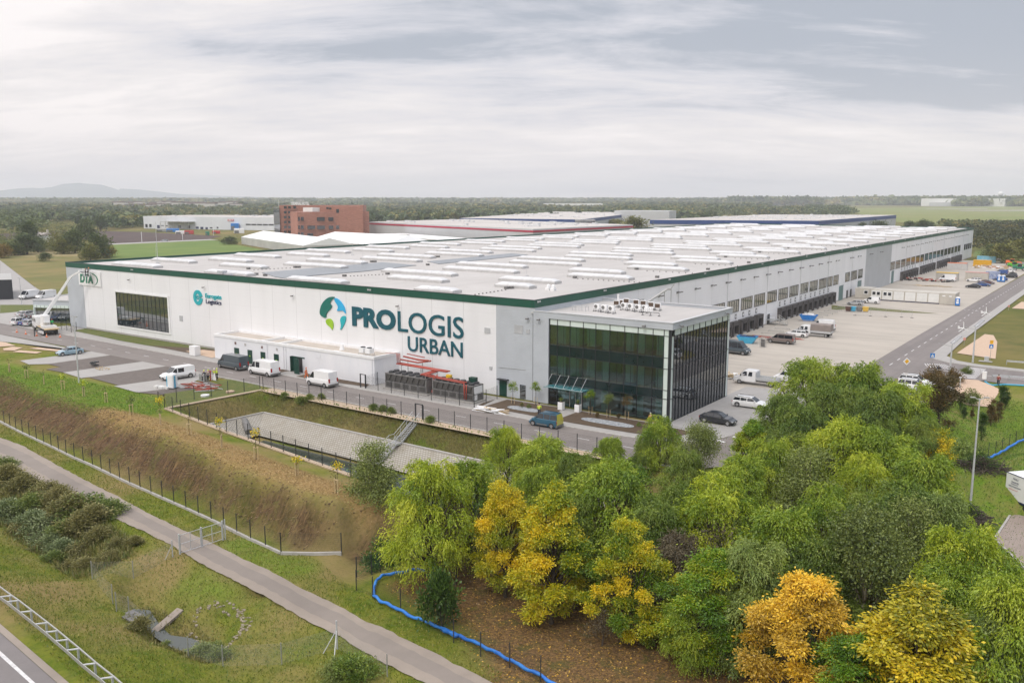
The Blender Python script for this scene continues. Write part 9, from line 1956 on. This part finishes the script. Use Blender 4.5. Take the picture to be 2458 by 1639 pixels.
# ---------------------------------------------------------------- single trees of the middle distance
rs=random.Random(8)
def wtree(px,py_top,h,r,leaf,lb_,grp=None,i=None):x,y=G(px,py_top,h*.95);return tree('wood',rs.randrange(5)if i is None else i,(x,y,-.2),h,r,leaf,lb_,'tree','wood_tree',grp,trunk=h>7 and grp is None)
MT=[(755,320,15,9,'far_g','biggest green tree beside the meadow at upper left'),(860,440,13,7,'far_g','dark tree at the right flank of the biggest one'),(660,430,12,7,'far_g','dark tree at the left flank of the biggest one'),(800,545,8,5,'far_o','round olive bush tree in front of the biggest tree'),(960,555,6,4.5,'far_y','rusty bush at the edge of the winter green field'),(245,368,15,7,'far_g','slender willow like tree above the ruined house'),(230,470,10,8,'far_g','grey green bushy tree left of the ruined house'),(490,450,10,6,'far_o','olive tree right of the ruined house'),(560,500,8,7,'far_o','low olive thicket between ruined house and biggest tree'),(330,490,8,5,'far_g','bush in front of the ruined house wall'),(15,545,7,5,'far_y','yellow bush at the left picture edge'),(100,545,6,8,'far_g','low hedge like bush at the left'),(405,625,4,3.5,'far_g','single small dark bush on the straw meadow'),(1310,225,12,7,'far_y','rust coloured tree at the left end of white building'),(890,300,13,8,'far_g','tree at the wood edge behind the ploughed field'),(740,150,20,10,'far_y','brownish tree standing out of the wood at upper left'),(1900,215,14,8,'far_g','round tree behind the white industrial building'),(2160,170,20,12,'far_g','tall dark tree group behind the white industrial building'),(2060,480,5,6,'far_g','hedge beside the far parking at the marquee')]
for px,py,h,r,lf,lb_ in MT:wtree(*z1(px,py),h,r,lf,lb_)
for px,py,h,r,lf,lb_ in((1600,325,9,13,'far_o','wide olive tree group before the blue striped hall'),(1780,330,9,13,'far_o','second olive tree group before the blue striped hall'),(1960,318,15,11,'far_o','largest olive tree at the corner of red striped hall'),(1140,322,6,9,'far_o','low bush in front of the left far hall')):wtree(*z3(px,py),h,r,lf,lb_)
for px,py,h,r,lf,lb_ in((1395,405,9,6,'far_o','single round tree before the right far hall'),(1180,430,7,4,'far_g','small dark tree before the right far hall')):wtree(*z4(px,py),h,r,lf,lb_)
for px,py,h,r,lf,lb_ in((515,430,9,5,'far_g','dark tree before the hall at right'),(690,420,9,13,'far_g','dark bushes past the end of the right far hall'),(1040,425,9,7,'far_g','bush beyond the roof at right, left one'),(1190,415,11,7,'far_g','bush beyond the roof at right, middle one'),(1260,430,9,7,'far_g','bush beyond the roof at right, right one')):wtree(*z5(px,py),h,r,lf,lb_)
# thickets read as one mass, made of many separate crowns baked in one mesh
def wood(name,spots,mat,label,seed,per=46,ls=(1.2,2.4)):
    g=np.random.default_rng(seed);S_=np.array(spots);n=len(S_);r_=S_[:,3];h_=S_[:,2];k=np.repeat(np.arange(n),per);d_=unit(g.normal(size=(n*per,3)));d_[:,2]=np.abs(d_[:,2])*np.where(g.random(n*per)<.8,1,-.6);q_=g.uniform(.6,1.05,(n*per,1));lump=1+.22*np.sin(d_[:,0]*5+k)*np.sin(d_[:,1]*6+k*1.7)
    c=np.stack([S_[k,0]+d_[:,0]*r_[k]*q_[:,0]*lump,S_[k,1]+d_[:,1]*r_[k]*q_[:,0]*lump,h_[k]*.52+d_[:,2]*h_[k]*.46*q_[:,0]*lump],1);a=unit(g.normal(size=(n*per,3))*[1,1,.5]);tn=np.clip(np.repeat(g.normal(.45,.22,n),per)+g.normal(size=n*per)*.10,0,1);s_=g.uniform(*ls,n*per)*(r_[k]/6)**.7
    me=leaves_mesh(name,c,a,s_*1.5,s_,tn,g);me.materials.append(mat);o=bpy.data.objects.new(name,me);COL.objects.link(o);return tag(o,label,'woodland',kind='stuff')
def fill(f_,poly,n,h,r,seed,zt=0):
    """crowns over a surveyed ground patch"""
    g=np.random.default_rng(seed);P_=[G(*f_(*p),zt)for p in poly];A=np.array(P_);lo,hi=A.min(0),A.max(0);out_=[]
    while len(out_)<n:
        x,y=lo+(hi-lo)*g.random(2)
        if inpoly(np.array([x]),np.array([y]),P_)[0]:out_.append((x,y,g.uniform(*h),g.uniform(*r)))
    return out_
leaf3=leafmat('woodland_mixed',(.035,.060,.02),(.095,.13,.038),(.25,.21,.055))
wood('woodland',fill(z1,[(0,395),(0,260),(200,215),(420,300),(440,340),(350,420),(180,440)],300,(10,16),(4,7),1,4),LM['far_g'],'dark wood at the left edge beyond the ploughed field',1)
wood('woodland',fill(z1,[(160,240),(600,200),(900,185),(1280,215),(1280,300),(1000,330),(900,300),(700,260),(500,260)],420,(9,16),(5,8),2,4),leaf3,'mixed wood across the upper left behind the sheds',2)
wood('woodland',fill(z1,[(900,330),(1280,345),(1280,385),(1000,400),(900,400)],120,(6,12),(4,6),3,2),LM['far_g'],'dark wood strip between ploughed field and white building',3)
wood('woodland',fill(z1,[(180,430),(440,350),(650,400),(620,480),(560,600),(60,600),(0,560),(0,470)],170,(3,7),(2.5,4.5),4,1),LM['far_o'],'overgrown thicket round the ruined house',4,ls=(.6,1.2))
wood('woodland',fill(z1,[(1280,215),(1850,240),(2315,230),(2315,275),(1280,285)],260,(10,15),(5,9),5,6),leaf3,'wood line right behind the white industrial building',5)
wood('woodland',fill(z2,[(1400,230),(2315,215),(2315,310),(1400,310)],700,(8,13),(5,9),6,5),leaf3,'broad woods behind the hotel and red striped hall',6)
wood('woodland',fill(z3,[(0,220),(1600,225),(2315,240),(2315,285),(1900,290),(0,290)],1300,(9,15),(6,11),7,5),leaf3,'broad woods behind the blue striped halls',7)
wood('woodland',fill(z4,[(0,250),(850,255),(860,320),(1400,310),(2306,265),(2306,330),(1250,345),(0,370)],1000,(9,15),(6,11),8,5),leaf3,'broad woods behind the right far hall',8)
wood('woodland',fill(z5,[(-100,275),(300,285),(480,335),(300,345),(-100,345)],220,(10,16),(6,10),9,5),LM['far_g'],'dark wood between right far hall and airfield',9)
wood('woodland',fill(z5,[(1760,520),(1900,480),(2306,475),(2700,480),(2700,720),(2306,710),(2150,700),(1900,720),(1765,700)],420,(5,9),(3.5,6),10,3),leafmat('autumn_thicket',(.025,.038,.012),(.075,.082,.02),(.20,.15,.025)),'autumn coloured thicket beyond the far end of warehouse',10,60,(.8,1.6))
wood('woodland',fill(z5,[(1400,455),(2400,460),(2400,480),(1420,485)],160,(5,8),(4,7),11,2),leaf3,'hedge line in front of the airfield grass',11)
for px,py,h,r,lf,lb_ in((2080,690,8,7,'far_o','rounded yellow green tree at right below the thicket'),(2265,610,10,7,'far_o','golden olive tree at the right picture edge'),(1960,690,7,5,'far_g','bush left of the rounded yellow green tree'),(2160,720,6,5,'far_o','bush right of the rounded yellow green tree')):wtree(*z5(px,py),h,r,lf,lb_)
# far woods to the horizon, fading in the haze
def band(d0,d1,n,h,r,seed,a0=-37,a1=37,skip=None):
    g=np.random.default_rng(seed);out_=[]
    while len(out_)<n:
        d_=d0+(d1-d0)*g.random()**.8;a=math.radians(g.uniform(a0,a1))
        den=math.sin(a*9+d_*.002+seed)+math.sin(a*23+d_*.0041)*.7
        if den<-.55:continue
        if skip and skip(a,d_):continue
        w_=YAW-a;out_.append((CAM[0]-math.sin(w_)*d_,CAM[1]+math.cos(w_)*d_,g.uniform(*h),g.uniform(*r)))
    return out_
wood('woodland',band(900,1700,1700,(8,13),(7,12),31,skip=lambda a,d_:a>.30 or(a>.1 and d_<1000)),leaf3,'scattered woods and hedges over the middle country',31,30,(2.5,4))
wood('woodland',band(1700,3600,3000,(9,15),(11,20),32,skip=lambda a,d_:a>.28),leaf3,'wooded plain far behind the halls',32,36,(3,4.5))
wood('woodland',band(3300,4200,2600,(22,33),(20,34),33,14,40),leaf3,'dark forest wall behind the airfield',33,50,(3.5,5))
wood('woodland',band(3600,7000,4200,(12,27),(26,50),34),leaf3,'hazy forest on the horizon',34,40,(3,4.5))
# suburb blocks in the distance at upper left
rs=random.Random(5);grp='pale apartment blocks of the distant suburb'
apt=None
for k in range(46):
    px=1060+k*24+rs.uniform(-6,6);p_=hp(*z1(px,185),rs.uniform(1850,2250));w_=rs.uniform(14,26);
    t=thing('apartment_block',(p_[0],p_[1],0),'pale low apartment block in the distant suburb, '+ORD(k+1)+' from the left','apartment block',grp,YAW+rs.uniform(-.15,.15));hh=rs.uniform(13,19)
    b=MB();b.box(-w_/2,-7,0,w_/2,7,hh);b.build('wall',pm('apartment_wall',(.55,.53,.49),(.48,.46,.42),.05,.8)if k==0 else bpy.data.materials['apartment_wall'],t);b=MB();b.box(-w_/2-.3,-7.3,hh,w_/2+.3,7.3,hh+rs.uniform(1,3));b.build('roof',pm('apartment_roof',(.20,.15,.13),None,.1,.8)if k==0 else bpy.data.materials['apartment_roof'],t)
# blue hills
def hills(name,d_,prof,m):
    b=MB();n=len(prof);vs=[]
    for px,py in prof:p_=hp(px,py,d_);q_=hp(px,py,d_+300);r_=hp(px,py,d_-500);vs+=[(r_[0],r_[1],-5),(p_[0],p_[1],max(p_[2],5)),(q_[0],q_[1],-5)]
    for i in range(n-1):a=i*3;b_=a+3;b.f+=[(a,b_,b_+1,a+1),(a+1,b_+1,b_+2,a+2)]
    b.v=vs;b.m=[0]*len(b.f);o=b.build(name,m,None,True);return tag(o,kind='structure')
hm=pm('hazed_hill_woods',(.17,.205,.21),(.20,.23,.23),.001,1)  # woods tone paled, haze of a greater distance put into the colour
pr=[(x,y)for x,y in zip([-300,-150,-60,0,40,75,100,125,150,172,190,205,222,245,262,278,300,330,380,440,520],[474,470,463,458,453,451,452,449,442,440.5,439,441.5,442,444,449,454,460,465,470,473,476])]
hills('hills',9100,pr,hm)
hills('hills',9300,[(250,474),(290,453),(330,455),(380,460),(430,466),(520,470),(620,473),(700,476)],hm)
# ---------------------------------------------------------------- the air itself
hm_=bpy.data.materials.new('haze');hm_.use_nodes=True;t=hm_.node_tree;t.nodes.clear();o=t.nodes.new('ShaderNodeOutputMaterial');v=t.nodes.new('ShaderNodeVolumePrincipled')
v.inputs['Color'].default_value=(.90,.93,1,1);v.inputs['Density'].default_value=HAZE=0.00014;v.inputs['Anisotropy'].default_value=.2;t.links.new(v.outputs[0],o.inputs['Volume'])
b=MB();b.box(-9800,-9400,-12,9800,10300,200);h_=b.build('haze',hm_);tag(h_,kind='stuff');h_['label']='thin pale haze over the whole plain';h_['category']='haze'
h_.display_type='WIRE'
